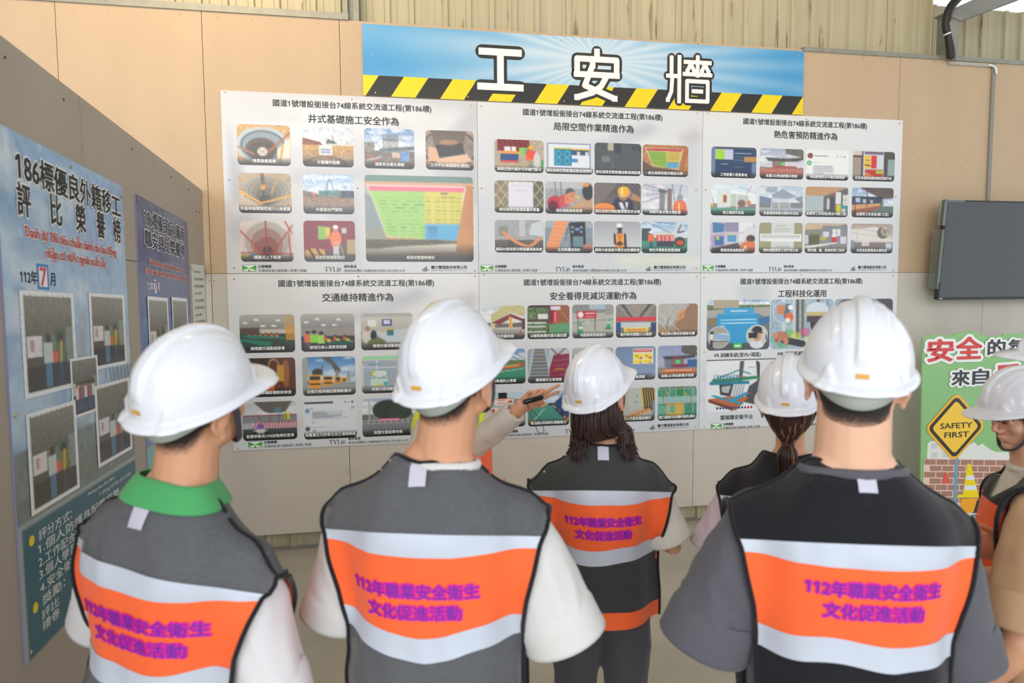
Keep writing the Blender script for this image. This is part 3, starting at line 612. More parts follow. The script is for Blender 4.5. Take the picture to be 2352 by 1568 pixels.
# poster 2 (heat)
def p20(): return c_(b='2f4468').noise(.03, 20).rect(.1, .08, .9, .9, '2a3f66').rect(.08, .07, .49, .42, 'c9ccec').rect(.1, .09, .29, .4, 'a8d838').rect(.72, .3, 1, .48, 'f0a848', .75).line(.52, .2, .88, .2, .02, 'cfd6e4').line(.52, .32, .7, .32, .012, '9fb').line(.52, .42, .7, .42, .012, '9ab').line(.52, .52, .7, .52, .012, '9ab').line(.52, .64, .7, .64, .012, '9ab').line(.22, .56, .36, .56, .02, 'cde').rect(0, 0, 1, .05, '54606c').rect(0, 0, .08, 1, '6f86a4').rect(.9, .5, 1, 1, '6f86a4').bar()
def p21(): return c_().sky('a9b1c8', 'e4dfe4', .62, 6).poly([(.58, 0), (1, 0), (1, .28), (.7, .2), (.58, .16)], '6f6a62').poly([(.12, .3), (.2, .42), (.85, .42), (1, .34), (1, .26), (.65, .32)], '57554f').rect(.28, .42, .56, .58, '8b7a78').rect(.49, .46, .55, .54, '4fe04a').rect(.3, .56, .84, .66, 'a5584e').grad('c07868', 'a86a60', .66, 1).noise(.05, 21).line(0, .6, .3, .5, .02, '9ab').bar()
def chat(two=False):
    c = Canvas(84, 60, 'eef1f4'); return c
def p22(): return chat().rect(0, 0, 1, 1, 'f2f1ef').ell(.09, .2, .065, .09, '8a4a48').line(.2, .2, .5, .2, .02, '666').ell(.07, .44, .055, .075, '3fae5a').ell(.07, .44, .025, .035, 'bfe8c8').line(.15, .42, .28, .42, .01, 'aaa').rect(.15, .5, .66, .82, 'dfe2e6').line(.18, .56, .6, .56, .014, '666').line(.18, .63, .62, .63, .014, '666').line(.18, .7, .62, .7, .014, '666').line(.18, .77, .4, .77, .014, '666').ring(.73, .2, .014, .02, .008, '777').line(.8, .18, .83, .23, .012, '777').rect(.89, .17, .91, .24, '888').line(.72, .82, .8, .82, .008, 'aaa').line(.84, .06, .86, .06, .01, 'aaa').rect(0, .9, 1, 1, '222').bar()
def p23(): return c_(b='4f433f').noise(.03, 23).rect(0, 0, .22, .14, 'd8c9c0').rect(.0, .22, .2, 1, 'a39688').rect(.25, .0, .74, .9, 'cfd0d2').rect(.27, .02, .72, .1, '4a5f8a').line(.32, .06, .66, .06, .02, 'e06040').rect(.27, .14, .42, .56, 'f2c21e').rect(.43, .14, .57, .56, 'd82a2a').rect(.58, .14, .72, .56, 'd8dae0').rect(.3, .62, .72, .88, 'c22f22').poly([(.3, .7), (.5, .82), (.5, .88), (.3, .88)], 'e8883a').rect(.55, .64, .72, .74, 'b8c030').line(.3, .3, .4, .3, .02, '633').line(.3, .46, .4, .48, .04, '522').rect(.84, .25, 1, .8, '8fa8a0').bar()
def p24(): return c_().sky('cfe4ee', 'f2f6f6', .6, 7).grad('6fae96', '4f9a7a', .76, 1).poly([(.12, .2), (.44, .22), (.44, .72), (.14, .76)], 'dce6e4').rect(.26, .32, .36, .58, 'e8c94a').rect(.28, .34, .34, .56, 'a05a70').rect(.44, .26, .84, .7, 'c3cfc0').poly([(.4, .18), (.98, .3), (.98, .36), (.44, .28)], 'f2f6f4').line(.58, .3, .57, .86, .025, 'e4eae8').ell(.68, .6, .09, .12, '8a6a66').ell(.84, .58, .05, .09, 'd88a6a').line(.78, .3, .9, .02, .02, 'e8a0a0').line(.6, .05, 1, .25, .01, '88c').line(.02, .4, .1, .75, .02, '9ab').ell(.03, .66, .03, .07, 'e8b83a').bar()
def p25(): return c_().sky('b9c9dc', 'e4ebf0', .55, 9).poly([(0, .34), (.3, .42), (.3, .62), (0, .6)], '7a8ba4').poly([(.28, .3), (.52, .1), (.86, .34), (.7, .42), (.28, .4)], '9aa6b8').line(.45, .4, .45, .8, .02, 'eef').line(.7, .4, .7, .75, .02, 'eef').line(.28, .36, .28, .75, .02, 'eef').poly([(.3, .4), (.7, .42), (.7, .7), (.3, .7)], 'c6ccd0', .5).grad('b5bcc4', 'a0a6b0', .72, 1).poly([(.8, .4), (1, .3), (1, .6)], '8b9ab0').rect(.14, .04, .4, .2, '8f9db5', .7).noise(.025, 25).bar()
def p26():
    c = c_(b='b9c0c2').poly([(0, 0), (.95, 0), (.45, .32), (0, .3)], 'c4996e').noise(.03, 26).rect(0, .3, .42, .76, 'b8c4c8')
    for k in range(10): c.line(.04*k, .3, .04*k, .76, .006, '9aa8ae')
    return c.poly([(.42, .32), (1, .0), (1, 1), (.42, .82)], '6b6764').rect(.58, .34, .68, .84, '4a4644').rect(.5, .38, .56, .74, 'c9ccd4').rect(.7, .16, .84, .56, 'e2e4e6').rect(.88, .26, .99, .6, 'f0efea').line(.935, .26, .935, .6, .01, '555').line(.88, .43, 1, .43, .01, '555').rect(.73, .6, .84, .9, 'd9c830').rect(.84, .62, .98, .94, '2f9aa0').ell(.9, .78, .05, .07, 'f0c8b0').grad('8a8f90', '7a7f80', .88, 1).line(.62, .2, .68, .24, .04, 'd04a4a').bar()
def p27(): return c_().sky('8fa8cf', 'dfe6f0', .6, 11).poly([(.18, 0), (1, 0), (1, .34), (.72, .38)], '5c4a40').line(.3, .02, .85, .34, .01, '8a7464').line(.5, .0, .95, .3, .01, '8a7464').rect(0, .3, .72, .6, '2e3644').poly([(0, .3), (.72, .42), (.72, .56), (0, .58)], '39455a').rect(.08, .34, .2, .5, 'b9c6d4').rect(.26, .38, .34, .52, 'b9c6d4').rect(.44, .42, .5, .52, 'a9b6c4').poly([(0, .58), (.7, .52), (.7, .6), (0, .76)], 'd9a06c').poly([(0, .76), (.7, .6), (.74, .66), (.3, .9), (0, .92)], '9a5a44').noise(.04, 27).poly([(.3, .92), (.75, .62), (1, .64), (1, 1), (.2, 1)], '5f7a6c').line(.36, 0, .36, .6, .014, '223').line(.08, .5, .08, .9, .014, '322').line(.74, .36, .74, .6, .012, '223').ell(.72, .53, .04, .04, '4a7a3a').bar()
def p28(): return c_(b='c9c4cc').noise(.03, 28).poly([(.05, 0), (.32, .04), (.3, .32), (.06, .34)], '4f7fb0').rect(.32, 0, .62, .3, '9a8fae').rect(.62, 0, .95, .3, 'ecebee').poly([(.02, .42), (.33, .38), (.32, .74), (.04, .84)], 'b79ad0').rect(.1, .46, .3, .74, '3f76a8').rect(.14, .46, .2, .56, 'b8d83a').rect(.36, .38, .6, .66, 'e4ecf2').rect(.38, .4, .58, .64, '5f9ac9').line(.4, .4, .56, .4, .02, 'e8d040').rect(.62, .36, .76, .6, 'e8e6ea').poly([(.05, .84), (.6, .66), (.7, .8), (.6, 1), (.05, 1)], '55504f').ell(.88, .38, .15, .26, 'dedee2').ell(.9, .52, .1, .12, '5a4238').ell(.86, .86, .2, .26, 'e87848').poly([(.74, .78), (.8, .74), (.86, 1), (.78, 1)], 'e8e8c8').bar()
def p29(): return c_(b='a39f7c').noise(.02, 29).rect(0, 0, 1, 1, 'a39f7c', .5).rect(.27, 0, .8, .92, 'd9dbd8').line(.4, .1, .6, .1, .015, '777').line(.34, .2, .7, .2, .01, '999').line(.34, .26, .74, .26, .01, '999').line(.34, .3, .7, .3, .01, '999').rect(.02, .36, .98, .62, 'f2f3f1').line(.06, .42, .94, .42, .012, '888').line(.06, .47, .94, .47, .012, '888').line(.06, .52, .92, .52, .012, '888').line(.06, .57, .14, .57, .012, '888').line(.4, .7, .64, .7, .01, '999').line(.38, .75, .7, .75, .01, '999').line(.38, .8, .7, .8, .01, '999').bar()
def p2a(): return c_(b='8d8a86').poly([(0, 0), (1, 0), (.5, .18), (0, .22)], 'd0b696').noise(.03, 30).rect(.4, .08, 1, .7, '8b8d92').rect(.42, .28, .56, .46, 'd8dade').rect(.64, .2, .84, .4, 'e8eaec').line(.74, .2, .74, .4, .01, '555').line(.64, .3, .84, .3, .01, '555').rect(.08, .38, .34, .74, '5f5e40').rect(.1, .34, .32, .4, '7a7850').rect(.0, .4, .08, .7, 'c9ccd0').poly([(0, .76), (.76, .62), (.78, .66), (.1, .84), (0, .84)], 'e2e4e2').rect(.62, .44, .74, .64, 'd82a30').rect(.63, .42, .75, .46, 'eee').rect(.84, .44, .98, .68, 'e4d4e4').rect(.36, .46, .5, .56, 'b8b84a').line(.6, .68, .64, .96, .012, '556').line(.3, .76, .3, 1, .012, '556').bar()
def p2b(): return c_(b='c9b9ae').grad('b5a092', 'dcd4cc', 0, .6).poly([(.0, .2), (.6, .1), (1, .5), (1, .6), (0, .56)], 'e6e0da').line(0, .3, 1, .5, .012, 'a89888').line(0, .12, 1, .36, .012, 'a89888').line(.16, .1, .14, .62, .03, 'cfc4ba').grad('8a8078', '6f6862', .64, 1).rect(.0, .56, .08, .9, '8d92a4').rect(.26, .6, .44, .74, 'e8e0e4').line(.28, .66, .42, .66, .02, 'd85a5a').rect(.84, .66, .98, .9, 'c9dbe4').ell(.76, .3, .14, .2, '6f6660').ell(.83, .24, .13, .19, 'b0a498').ell(.83, .24, .06, .09, '8a7d72').line(.78, .12, .9, .2, .02, 'e4ddd6').line(.8, .1, .88, .36, .02, 'e4ddd6').bar()
# poster 3 (traffic)
def room(seed): 
    c = c_(b='8f8f8d').grad('b9b8b2', '8a8a88', 0, .4).noise(.015, seed); 
    for x, y in ((.3, .14), (.1, .22), (.62, .3), (.7, .16), (.42, .3)): c.poly([(x-.05, y-.02), (x+.03, y-.025), (x+.06, y+.015), (x-.03, y+.02)], 'ffffff')
    return c
def p30():
    c = room(31).rect(0, .38, 1, .5, 'cfc6b4').rect(0, .34, .35, .52, '5c4a40').poly([(0, .5), (1, .5), (1, 1), (0, 1)], '2c4038')
    for k in range(6): c.ell(.17+.1*k, .56+.01*(k % 2), .035, .06, 'e8704a').ell(.17+.1*k, .5, .016, .025, '332')
    return c.poly([(0, .62), (.58, .72), (.56, .88), (.0, .68)], '1f7f64').poly([(0, .55), (.2, .54), (.8, .6), (.8, .64), (.2, .62)], '1f7f64').rect(.84, .3, 1, .68, 'e09a28', .8).rect(.8, .0, 1, .4, 'd8a35a', .45).bar()
def p31():
    c = room(32).rect(0, .36, 1, .6, '9d9890').rect(0, .6, 1, 1, '3c3c3e'); c.man(.12, .96, .5, 'f0704a', '222', '8a5a50').man(.24, 1, .55, '8fe040', '111', '223').man(.37, 1, .52, 'a8e860', '111', '223')
    for k in range(9): c.ell(.45+.06*k, .66+.05*(k % 3), .035, .06, ('e8604a', 'c8e84a', 'e87a6a')[k % 3]).ell(.45+.06*k, .59+.05*(k % 3), .018, .025, '322')
    return c.poly([(.48, .76), (.8, .7), (1, .78), (1, .9), (.5, .95)], '1f5f5a').bar()
def p32(): return room(33).grad('cfccc2', 'b9b6a8', .1, .5).rect(.14, .2, .3, .36, 'e6e8e8').rect(.4, .16, .6, .34, '4a3f8a').rect(.43, .18, .57, .31, 'd9dcf0').poly([(.2, .5), (1, .42), (1, .8), (.5, .8)], 'c9d4dc').ell(.13, .62, .12, .2, 'd9d4cc').ell(.13, .42, .05, .07, 'a87a5c').ell(.24, .6, .06, .14, '2a2226').ell(.3, .82, .18, .14, '6f7a4a').ell(.43, .5, .04, .03, 'f0b83a').ell(.56, .46, .07, .04, 'f0b83a').rect(.5, .46, .62, .6, '2f7f80').bar()
def p33(): return room(34).rect(0, .4, 1, .6, 'c9c2b4').rect(.2, .3, .5, .5, 'e6e8ea').grad('8a7f70', '6f675c', .6, 1).man(.66, .95, .6, 'f07040', 'f4f4f4', '334').man(.82, .97, .56, 'f07040', 'f2c23a', '334').bar()
def p34(): return c_(b='3c2418').noise(.06, 35, 2).rect(.5, .0, 1, .8, '5a3014').ell(.82, .4, .07, .36, 'c9803a', .6).ring(.6, .24, .1, .2, .015, 'e8c8a0').rect(.66, .2, .78, .6, 'c9952a').poly([(.42, .55), (.62, .58), (.6, .9), (.44, .88)], 'e8602a').line(.46, .66, .6, .68, .02, 'f4d0b0').ell(.68, .72, .015, .02, 'f33').ell(.86, .72, .012, .02, 'f33').rect(.2, .1, .4, .5, '44302a').bar()
def p35():
    c = c_().sky('3f7fc4', 'dfe9f2', .7, 35); c.poly([(.1, 0), (.0, 0), (0, .72), (.1, .68)], 'a9a8a2').poly([(.34, 0), (.52, 0), (.72, .34), (.7, .42), (.62, .42), (.55, .2)], '5a564e').rect(.63, .34, .67, .55, '8a8780').ell(.28, .4, .1, .1, '2f3a2a').line(.36, .36, .38, .22, .015, '222').rect(.85, .38, .88, .6, '8a8f94').poly([(.7, .6), (1, .45), (1, .5), (.75, .64)], '9aa').grad('9aa0a2', 'b4b6b4', .66, 1).rect(.1, .62, .3, .7, '2f3a2a')
    for k, (x, w_) in enumerate(((.12, .22), (.38, .18), (.6, .13), (.74, .1), (.85, .06))):
        c.rect(x, .46+.03*k, x+w_, .80-.045*k, 'f0a22a').rect(x+.02, .49+.03*k, x+w_-.02, .58+.015*k, '26303a').rect(x+.02, .68-.02*k, x+w_-.02, .72-.03*k, '5a3f1a')
    return c.bar()
def p36(): 
    c = c_(b='cfd8d6').rect(0, 0, 1, .1, 'a5e0b0').rect(.04, .12, .96, .86, 'a9b4c4').line(.04, .3, .96, .32, .02, 'eef').line(.3, .12, .28, .8, .02, 'eef').rect(.18, .38, .5, .56, 'dfe8e8').rect(.18, .42, .24, .48, 'f0d83a').rect(.18, .5, .24, .55, 'f0d83a').ring(.34, .47, .17, .1, .012, '4fae7a').rect(.16, .62, .5, .8, 'c9e8d8').rect(.3, .74, .38, .8, 'f0d83a').rect(.42, .7, .5, .78, '4fb8c9').line(.14, .22, .34, .22, .02, '2f9a9a'); return c.bar()
def p37(): 
    c = c_(b='b9bcc2').sky('c6cacf', 'dcdfe2', .4, 2).poly([(.2, 0), (.92, 0), (.8, .26), (.7, .3), (.5, .3), (.4, .26)], '6b665e').rect(.58, .16, .7, .3, '5d8a94').grad('8c8f94', '8c8f94', .34, .54).rect(0, .34, 1, .36, '8f2a3a').rect(.18, .54, 1, .68, 'e4dada')
    for k in range(16): c.line(.2+.055*k, .68, .24+.055*k, .54, .02, 'b8323f')
    for x in (.3, .5, .66, .84): c.line(x, .34, x, .56, .01, '8f2a3a')
    return c.rect(.77, .3, .86, .48, 'e8e040').line(.8, .34, .8, .46, .02, '442').grad('4a4c50', '3a3c40', .7, 1).ell(.3, .54, .035, .05, 'e088a8').ell(.32, .66, .07, .09, '8a5fae').ell(.32, .76, .13, .06, 'ddd').ell(.22, .82, .04, .06, '222').ell(.43, .82, .04, .06, '222').bar()
def p38():
    c = Canvas(84, 60, 'e4e8f0').rect(.02, .05, .56, .09, '4a4e5a').ell(.07, .27, .045, .06, '7f9fc4').line(.13, .22, .17, .22, .012, '889').rect(.15, .28, .74, .5, 'cfd8e4')
    for k, l in enumerate((.4, .44, .7, .55)): c.line(.17, .31+.045*k, l, .31+.045*k, .012, '5a5f6a')
    return c.line(.76, .46, .84, .46, .008, 'aab').ell(.18, .57, .015, .02, '99a').ell(.07, .73, .045, .06, '55606a').line(.13, .7, .4, .7, .012, '99a').rect(.15, .75, .24, .82, 'cfd8e4').line(.17, .785, .22, .785, .015, '556').ring(.79, .07, .012, .017, .008, '556').line(.85, .06, .87, .09, .01, '556').rect(.91, .05, .94, .1, '556').ring(.93, .22, .035, .05, .006, 'aab').line(.91, .23, .95, .2, .015, '667').rect(0, .86, 1, 1, '222').bar()
def p39(): return c_().sky('a9c0dc', 'e8ecf2', .4, 12).ell(.5, .3, .3, .26, '33443a').ell(.75, .36, .22, .2, '3a4a3c').rect(.0, .42, .2, .6, '6a7068').noise(.03, 39).line(.14, 0, .14, .66, .03, 'b9bcc0').rect(.0, .56, 1, .64, '5f6a60').rect(.32, .52, .74, .6, 'd83a6a').grad('8a8c92', '7a7c82', .64, 1).fence(.58, 'c9ccd0', 9, .06).line(.36, .56, .7, .56, .03, 'f4c0d0').bar()
# poster 4 (visible safety)
def p40(): return c_(b='c9c9c4').sky('c9d4dc', 'e8ecee', .5, 1).poly([(.2, .3), (.5, 0), (1, .0), (1, .34), (.66, .2), (.22, .5)], 'c9c48a').noise(.04, 40).poly([(.22, .5), (.66, .24), (1, .42), (1, .5), (.7, .36), (.4, .56)], '8a3a3a').rect(.93, .4, 1, .92, '55303a').poly([(.3, .56), (.95, .5), (.95, .64), (.3, .64)], '6f6a66').rect(.62, .34, .7, .68, 'f0d23a').line(.66, .38, .66, .66, .02, 'd04a4a').line(.64, .3, .64, .9, .012, 'eee').rect(.24, .54, .28, .68, 'f0d23a').rect(0, .5, .2, .6, '5a5a58').grad('a9a6a0', '9a9892', .7, 1).ell(.8, .88, .02, .04, 'e33').ell(.9, .78, .02, .04, 'e33').bar()
def p41():
    c = c_(b='5f7a4a').noise(.08, 41, 2).rect(0, 0, 1, .08, '4a3a34').rect(.25, .26, .48, .42, 'e0e4e4').rect(.5, 0, .62, .8, '7a2a34').rect(.62, 0, 1, .5, '9a5a3a').rect(0, .42, .5, .48, '5c4038').rect(.54, .04, .78, .14, 'e4d8e8').rect(.61, .18, .72, .54, 'd8304a').line(.66, .22, .66, .5, .02, 'f8d0d0').rect(.52, .56, 1, .96, '3fa884')
    for k in range(8): c.line(.54+.06*k, .5, .54+.06*k, 1, .014, 'c98a3a')
    return c.rect(0, .5, .44, .54, 'd8dcdc').rect(0, .62, .44, .66, 'd8dcdc').rect(0, .76, .44, .8, 'd8dcdc').line(.8, .2, 1, .5, .015, 'e0a040').bar()
def p42():
    c = c_(b='b9b6ac').rect(0, 0, 1, .26, '8a8d8c').rect(.4, 0, .8, .14, 'a9bccc').rect(.8, 0, 1, .3, '9a9a94').noise(.02, 42).rect(.1, .2, .58, .42, 'c22a34').ell(.2, .3, .07, .09, 'f2e8e8').line(.32, .26, .54, .26, .03, 'f2e0e0').line(.32, .36, .54, .35, .012, 'f2e0e0').line(.14, .42, .14, .84, .02, '554').line(.55, .42, .55, .76, .02, '554')
    c.line(0, .54, 1, .44, .015, '3f8a7a').line(.3, .53, .4, .51, .02, 'eee').poly([(.2, .46), (.27, .9), (.13, .9)], '2fa85f').rect(.15, .66, .25, .72, 'eee').poly([(.88, .42), (.93, .7), (.82, .7)], '2fa85f').rect(.85, .53, .91, .57, 'eee').poly([(.78, .7), (.95, .7), (.93, .74), (.8, .74)], '1f5f3f').poly([(.08, .9), (.3, .9), (.28, .95), (.1, .95)], '1f7f3f'); return c.bar()
def p43(): return c_(b='8a8074').poly([(0, 0), (1, 0), (.75, .4), (.3, .4)], '9a9084').poly([(.1, 0), (.2, 0), (.42, .4), (.36, .4)], '4f5458').poly([(.8, 0), (.9, 0), (.62, .4), (.56, .4)], '4f5458').noise(.04, 43).rect(0, .38, 1, .5, 'e02a34').rect(.12, .54, .88, .7, 'c9d0d4').rect(0, .54, .12, .84, '2a4f8a').rect(.86, .56, 1, .84, '2a3f6a').rect(.2, .7, .8, .86, 'f4e05a').line(.26, .76, .74, .76, .03, 'd04a3a').line(.3, .82, .7, .82, .012, 'd04a3a').bar()
def p44(): return c_(b='a89078').poly([(0, 0), (.8, 0), (.3, .7), (0, .6)], 'b5b3ac').noise(.04, 44).poly([(.8, 0), (1, 0), (1, 1), (.5, 1), (.4, .7)], '9a7458').line(.05, .3, .6, .9, .02, 'd4d6d8').line(.0, .5, .3, .9, .02, 'd4d6d8').line(.26, .44, .2, .8, .015, '444').poly([(.5, .26), (.67, .16), (.64, .42), (.48, .52)], 'f0963a').poly([(.54, .3), (.63, .24), (.61, .38), (.52, .45)], 'b0886a').rect(0, .82, .25, .88, 'f0b82a').bar()
def p45(): return c_().sky('6a94c4', 'c9dcea', .34, 2).rect(0, .32, 1, .42, '5f8a5a').grad('4f9a80', '3a8a6c', .42, 1).noise(.025, 45).line(.4, 0, .9, .36, .012, '334').line(.6, 0, 1, .3, .012, '334').line(.2, 0, .7, .36, .012, '334').poly([(.3, .5), (.9, .44), (.9, .48), (.3, .58)], 'e8a83a').ring(.6, .46, .32, .07, .02, 'e0403a').line(.2, .68, 1, .56, .014, 'e8ece8').line(.3, .62, .8, .52, .014, 'e0403a').bar()
def p46():
    c = c_(b='8f9aa0').noise(.03, 46).rect(0, 0, .5, 1, '9aa6ac').rect(.5, 0, 1, 1, 'b9c4cc').poly([(.16, .02), (.4, .02), (.52, .92), (.04, .92)], '6f757c')
    for k in range(9): c.line(.15-.012*k, .08+.1*k, .4+.014*k, .08+.1*k, .02, 'b9c0c4'); 
    for k in range(0, 9, 2): c.line(.22, .12+.1*k, .34, .12+.1*k, .02, 'b08a3a')
    c.line(.14, 0, .0, .9, .03, 'c9d0d4').line(.42, 0, .56, .9, .03, 'c9d0d4').poly([(.62, .2), (1, .16), (1, 1), (.52, 1), (.52, .6)], '8a2a4a')
    for k in range(4): c.line(.64-.03*k, .36+.15*k, 1, .33+.15*k, .03, 'b0506a')
    return c.rect(.64, .56, .88, .66, '7a3a2a').line(.66, .61, .86, .61, .03, 'e0a040').line(.56, .0, .8, .3, .025, '7a2440').line(.9, 0, .62, .3, .025, '7a2440').bar()
def p48(): return c_().grad('6f86ac', '8fa2c0').rect(.44, .05, .94, .52, 'f0ede4').rect(.46, .07, .92, .16, 'c22a34').line(.5, .115, .88, .115, .03, 'f8e8e4').rect(.46, .22, .68, .36, 'f4dc2a').rect(.7, .22, .92, .36, 'f4dc2a').rect(.46, .38, .68, .51, 'f4dc2a').rect(.7, .38, .92, .51, 'f4dc2a').line(.5, .26, .56, .3, .02, '8a3a2a').line(.74, .26, .8, .3, .02, '8a3a2a').rect(.6, .33, .67, .36, 'c33').rect(.84, .33, .91, .36, 'c33').rect(.6, .48, .67, .51, 'c33').rect(.84, .48, .91, .51, 'c33').line(.4, .66, .4, .9, .03, 'b03a4a').poly([(.8, .9), (1, .8), (1, 1), (.8, 1)], 'cfd4d8').bar()
def p49(): return c_().grad('8a9ac0', 'b0b6cc', 0, .6).poly([(.6, 0), (1, 0), (1, .32), (.7, .26), (.6, .2)], '5c564e').poly([(.1, .32), (.2, .44), (.7, .4), (.95, .36), (.95, .3)], '3c3c3e').rect(.16, .42, .66, .7, '6f7a8a').rect(.46, .44, .56, .54, '4fe06a').ring(.5, .5, .12, .16, .022, 'e03a30').rect(.34, .56, .8, .66, '8a2a4a').rect(.76, .44, 1, .66, '2f5f9a').rect(.1, .7, .96, .86, 'd87a30').line(.2, .75, .86, .75, .035, 'f4b8c0').line(.2, .81, .86, .81, .012, '6a2a1a').line(0, .62, .2, .66, .02, 'ccd').noise(.03, 49).bar()
def p4a(): return c_(b='a9b6ba').rect(0, 0, 1, .3, 'c0d4e0').rect(.36, 0, .56, .22, '22262a').rect(.56, .2, 1, .8, '8d9298').noise(.03, 50).rect(.28, .18, .72, .36, 'f0e4d8').rect(.27, .17, .73, .19, 'e8803a').poly([(.58, .25), (.64, .25), (.64, .21), (.7, .27), (.64, .33), (.64, .29), (.58, .29)], 'c22a34').line(.34, .23, .52, .23, .02, 'c25a5a').line(.34, .31, .52, .31, .02, 'c25a5a').rect(.2, .44, .66, .6, 'f0e8dc').poly([(.22, .58), (.22, .52), (.19, .52), (.24, .45), (.29, .52), (.26, .52), (.26, .58)], 'c22a34').line(.34, .48, .6, .48, .02, 'c25a5a').rect(0, .8, .9, .9, 'b9bdc0').bar()
def p4b(): return c_().sky('7fa4cf', 'c9dcea', .34, 5).grad('4f9a8a', '3f8a7a', .36, 1).noise(.02, 51).line(.1, 0, .3, .3, .01, '334').line(0, .1, .3, .32, .01, '334').line(.9, .0, .7, .3, .01, '334').poly([(.66, .3), (.9, .1), (1, .3), (1, .8), (.66, .5)], '2a4a7a').poly([(.6, .5), (.8, .58), (1, .8), (1, .95), (.72, .62)], '1f3a5a').line(.4, .5, .12, .86, .02, 'e8ece8').line(.0, .9, .12, .84, .06, 'e0b03a').rect(.5, .34, .66, .4, '333')
def p4b2():
    c = p4b()
    for k, (x, y, s) in enumerate(((.6, .4, .03), (.66, .46, .04), (.76, .56, .055), (.89, .74, .08))): c.poly([(x, y-s), (x+s*.5, y+s), (x-s*.5, y+s)], 'd83a3a').rect(x-s*.25, y, x+s*.25, y+s*.3, 'eee')
    return c.poly([(.85, .9), (1, .74), (1, .9)], 'e0a83a').bar()
def p4d():
    c = c_(b='b9b2a4').noise(.02, 53).poly([(.3, 0), (.62, 0), (.7, .6), (.35, .7)], 'b8c0bc').poly([(.66, 0), (1, 0), (1, .7), (.72, .62)], '2c2c2c')
    for k in range(9): c.line(.6+.06*k, -.05, .66+.06*k, .58, .022, 'e8c04a')
    c.line(.2, .92, .86, .64, .07, 'e8962a')
    for k in range(7): c.line(.22+.09*k, .93-.04*k, .25+.09*k, .86-.04*k, .014, 'a03a2a')
    return c.rect(.93, .4, 1, 1, '8a929a').ell(.54, .24, .02, .02, '3a7a3a').ell(.52, .42, .02, .02, '3a7a3a').bar()
def p4e():
    c = c_(b='3f9a7a').noise(.05, 54, 2).rect(0, .3, 1, .5, '8fc4b8').ell(.58, .16, .16, .14, '2f8a4a').rect(.22, .5, .6, .9, 'c9a23a').rect(.26, .56, .44, .76, '6fae8a').rect(.46, .48, .66, .9, 'd8b24a').rect(.28, .78, .64, .84, 'f0c83a')
    for x in (.3, .46, .68, .9): c.line(x, .0, x, .9, .022, 'b4bcc0')
    for y in (.06, .3, .42): c.line(0, y, 1, y, .018, 'a9b8b4')
    for k in range(8): c.line(.02+.04*k, .56, .0+.04*k, .9, .01, 'cfe0dc').line(.7+.045*k, .5, .7+.045*k, .8, .01, '2f7a5a')
    for k in range(8): c.line(.14+.1*k, .04, .19+.1*k, .04, .02, 'e0403a').line(.14+.1*k, .52, .19+.1*k, .52, .02, 'e0403a')
    for k in range(4): c.line(.14, .08+.11*k, .14, .14+.11*k, .02, 'e0403a').line(.87, .08+.11*k, .87, .14+.11*k, .02, 'e0403a')
    return c.ell(.24, .2, .02, .05, 'f0a02a').ell(.72, .24, .02, .05, 'f0a02a').bar()
# poster 5 (technology)
def p50():
    c = Canvas(100, 76, '6f7a7c').sky('8fb0d0', 'dfe8ee', .14, 2).rect(0, .1, 1, .3, '6a7a4a').noise(.06, 60, 2).rect(.1, .0, .5, .16, 'b5a890').poly([(0, .2), (1, .14), (1, .4), (.85, .3), (0, .36)], 'b0aca4').poly([(0, .38), (.2, .36), (.2, .5), (0, .5)], '8a7a5a').poly([(.8, .4), (1, .32), (1, .44), (.84, .54)], '2f6fa8').grad('55595c', '4a4d50', .66, 1)
    c.rect(.16, .28, .82, .86, '1f9bd4').rect(.26, .15, .74, .3, '3aa4d8').line(.38, .22, .62, .22, .03, 'cfe8f4')
    for k in range(2): c.line(.22, .4+.065*k, .78, .39+.065*k, .022, 'cfe8f8')
    c.line(.22, .52, .28, .52, .02, 'cfe8f8').rect(.42, .86, .56, .97, '2fb84a').line(.46, .915, .52, .915, .04, 'eaffea')
    c.ell(.19, .74, .175, .22, 'ececec').ell(.19, .74, .165, .208, 'a9a49a').rect(.13, .66, .34, .8, 'c9dcec').poly([(.13, .66), (.34, .7), (.34, .8), (.13, .78)], '8fb4dc').ell(.08, .66, .03, .04, '332').rect(.05, .68, .11, .8, 'ddd').rect(.06, .8, .1, .92, '333').line(.1, .82, .34, .82, .015, '555')
    c.ell(.8, .72, .175, .22, 'ececec').ell(.8, .72, .165, .208, 'd5cfb8').ell(.8, .9, .11, .08, 'dfe2ea').ell(.8, .72, .065, .12, 'c99a80').ell(.8, .6, .08, .07, '1a1a1e').rect(.66, .66, .8, .76, '16181c').rect(.93, .7, .96, .8, '5a6a9a').line(.72, .62, .88, .66, .03, '333')
    return c
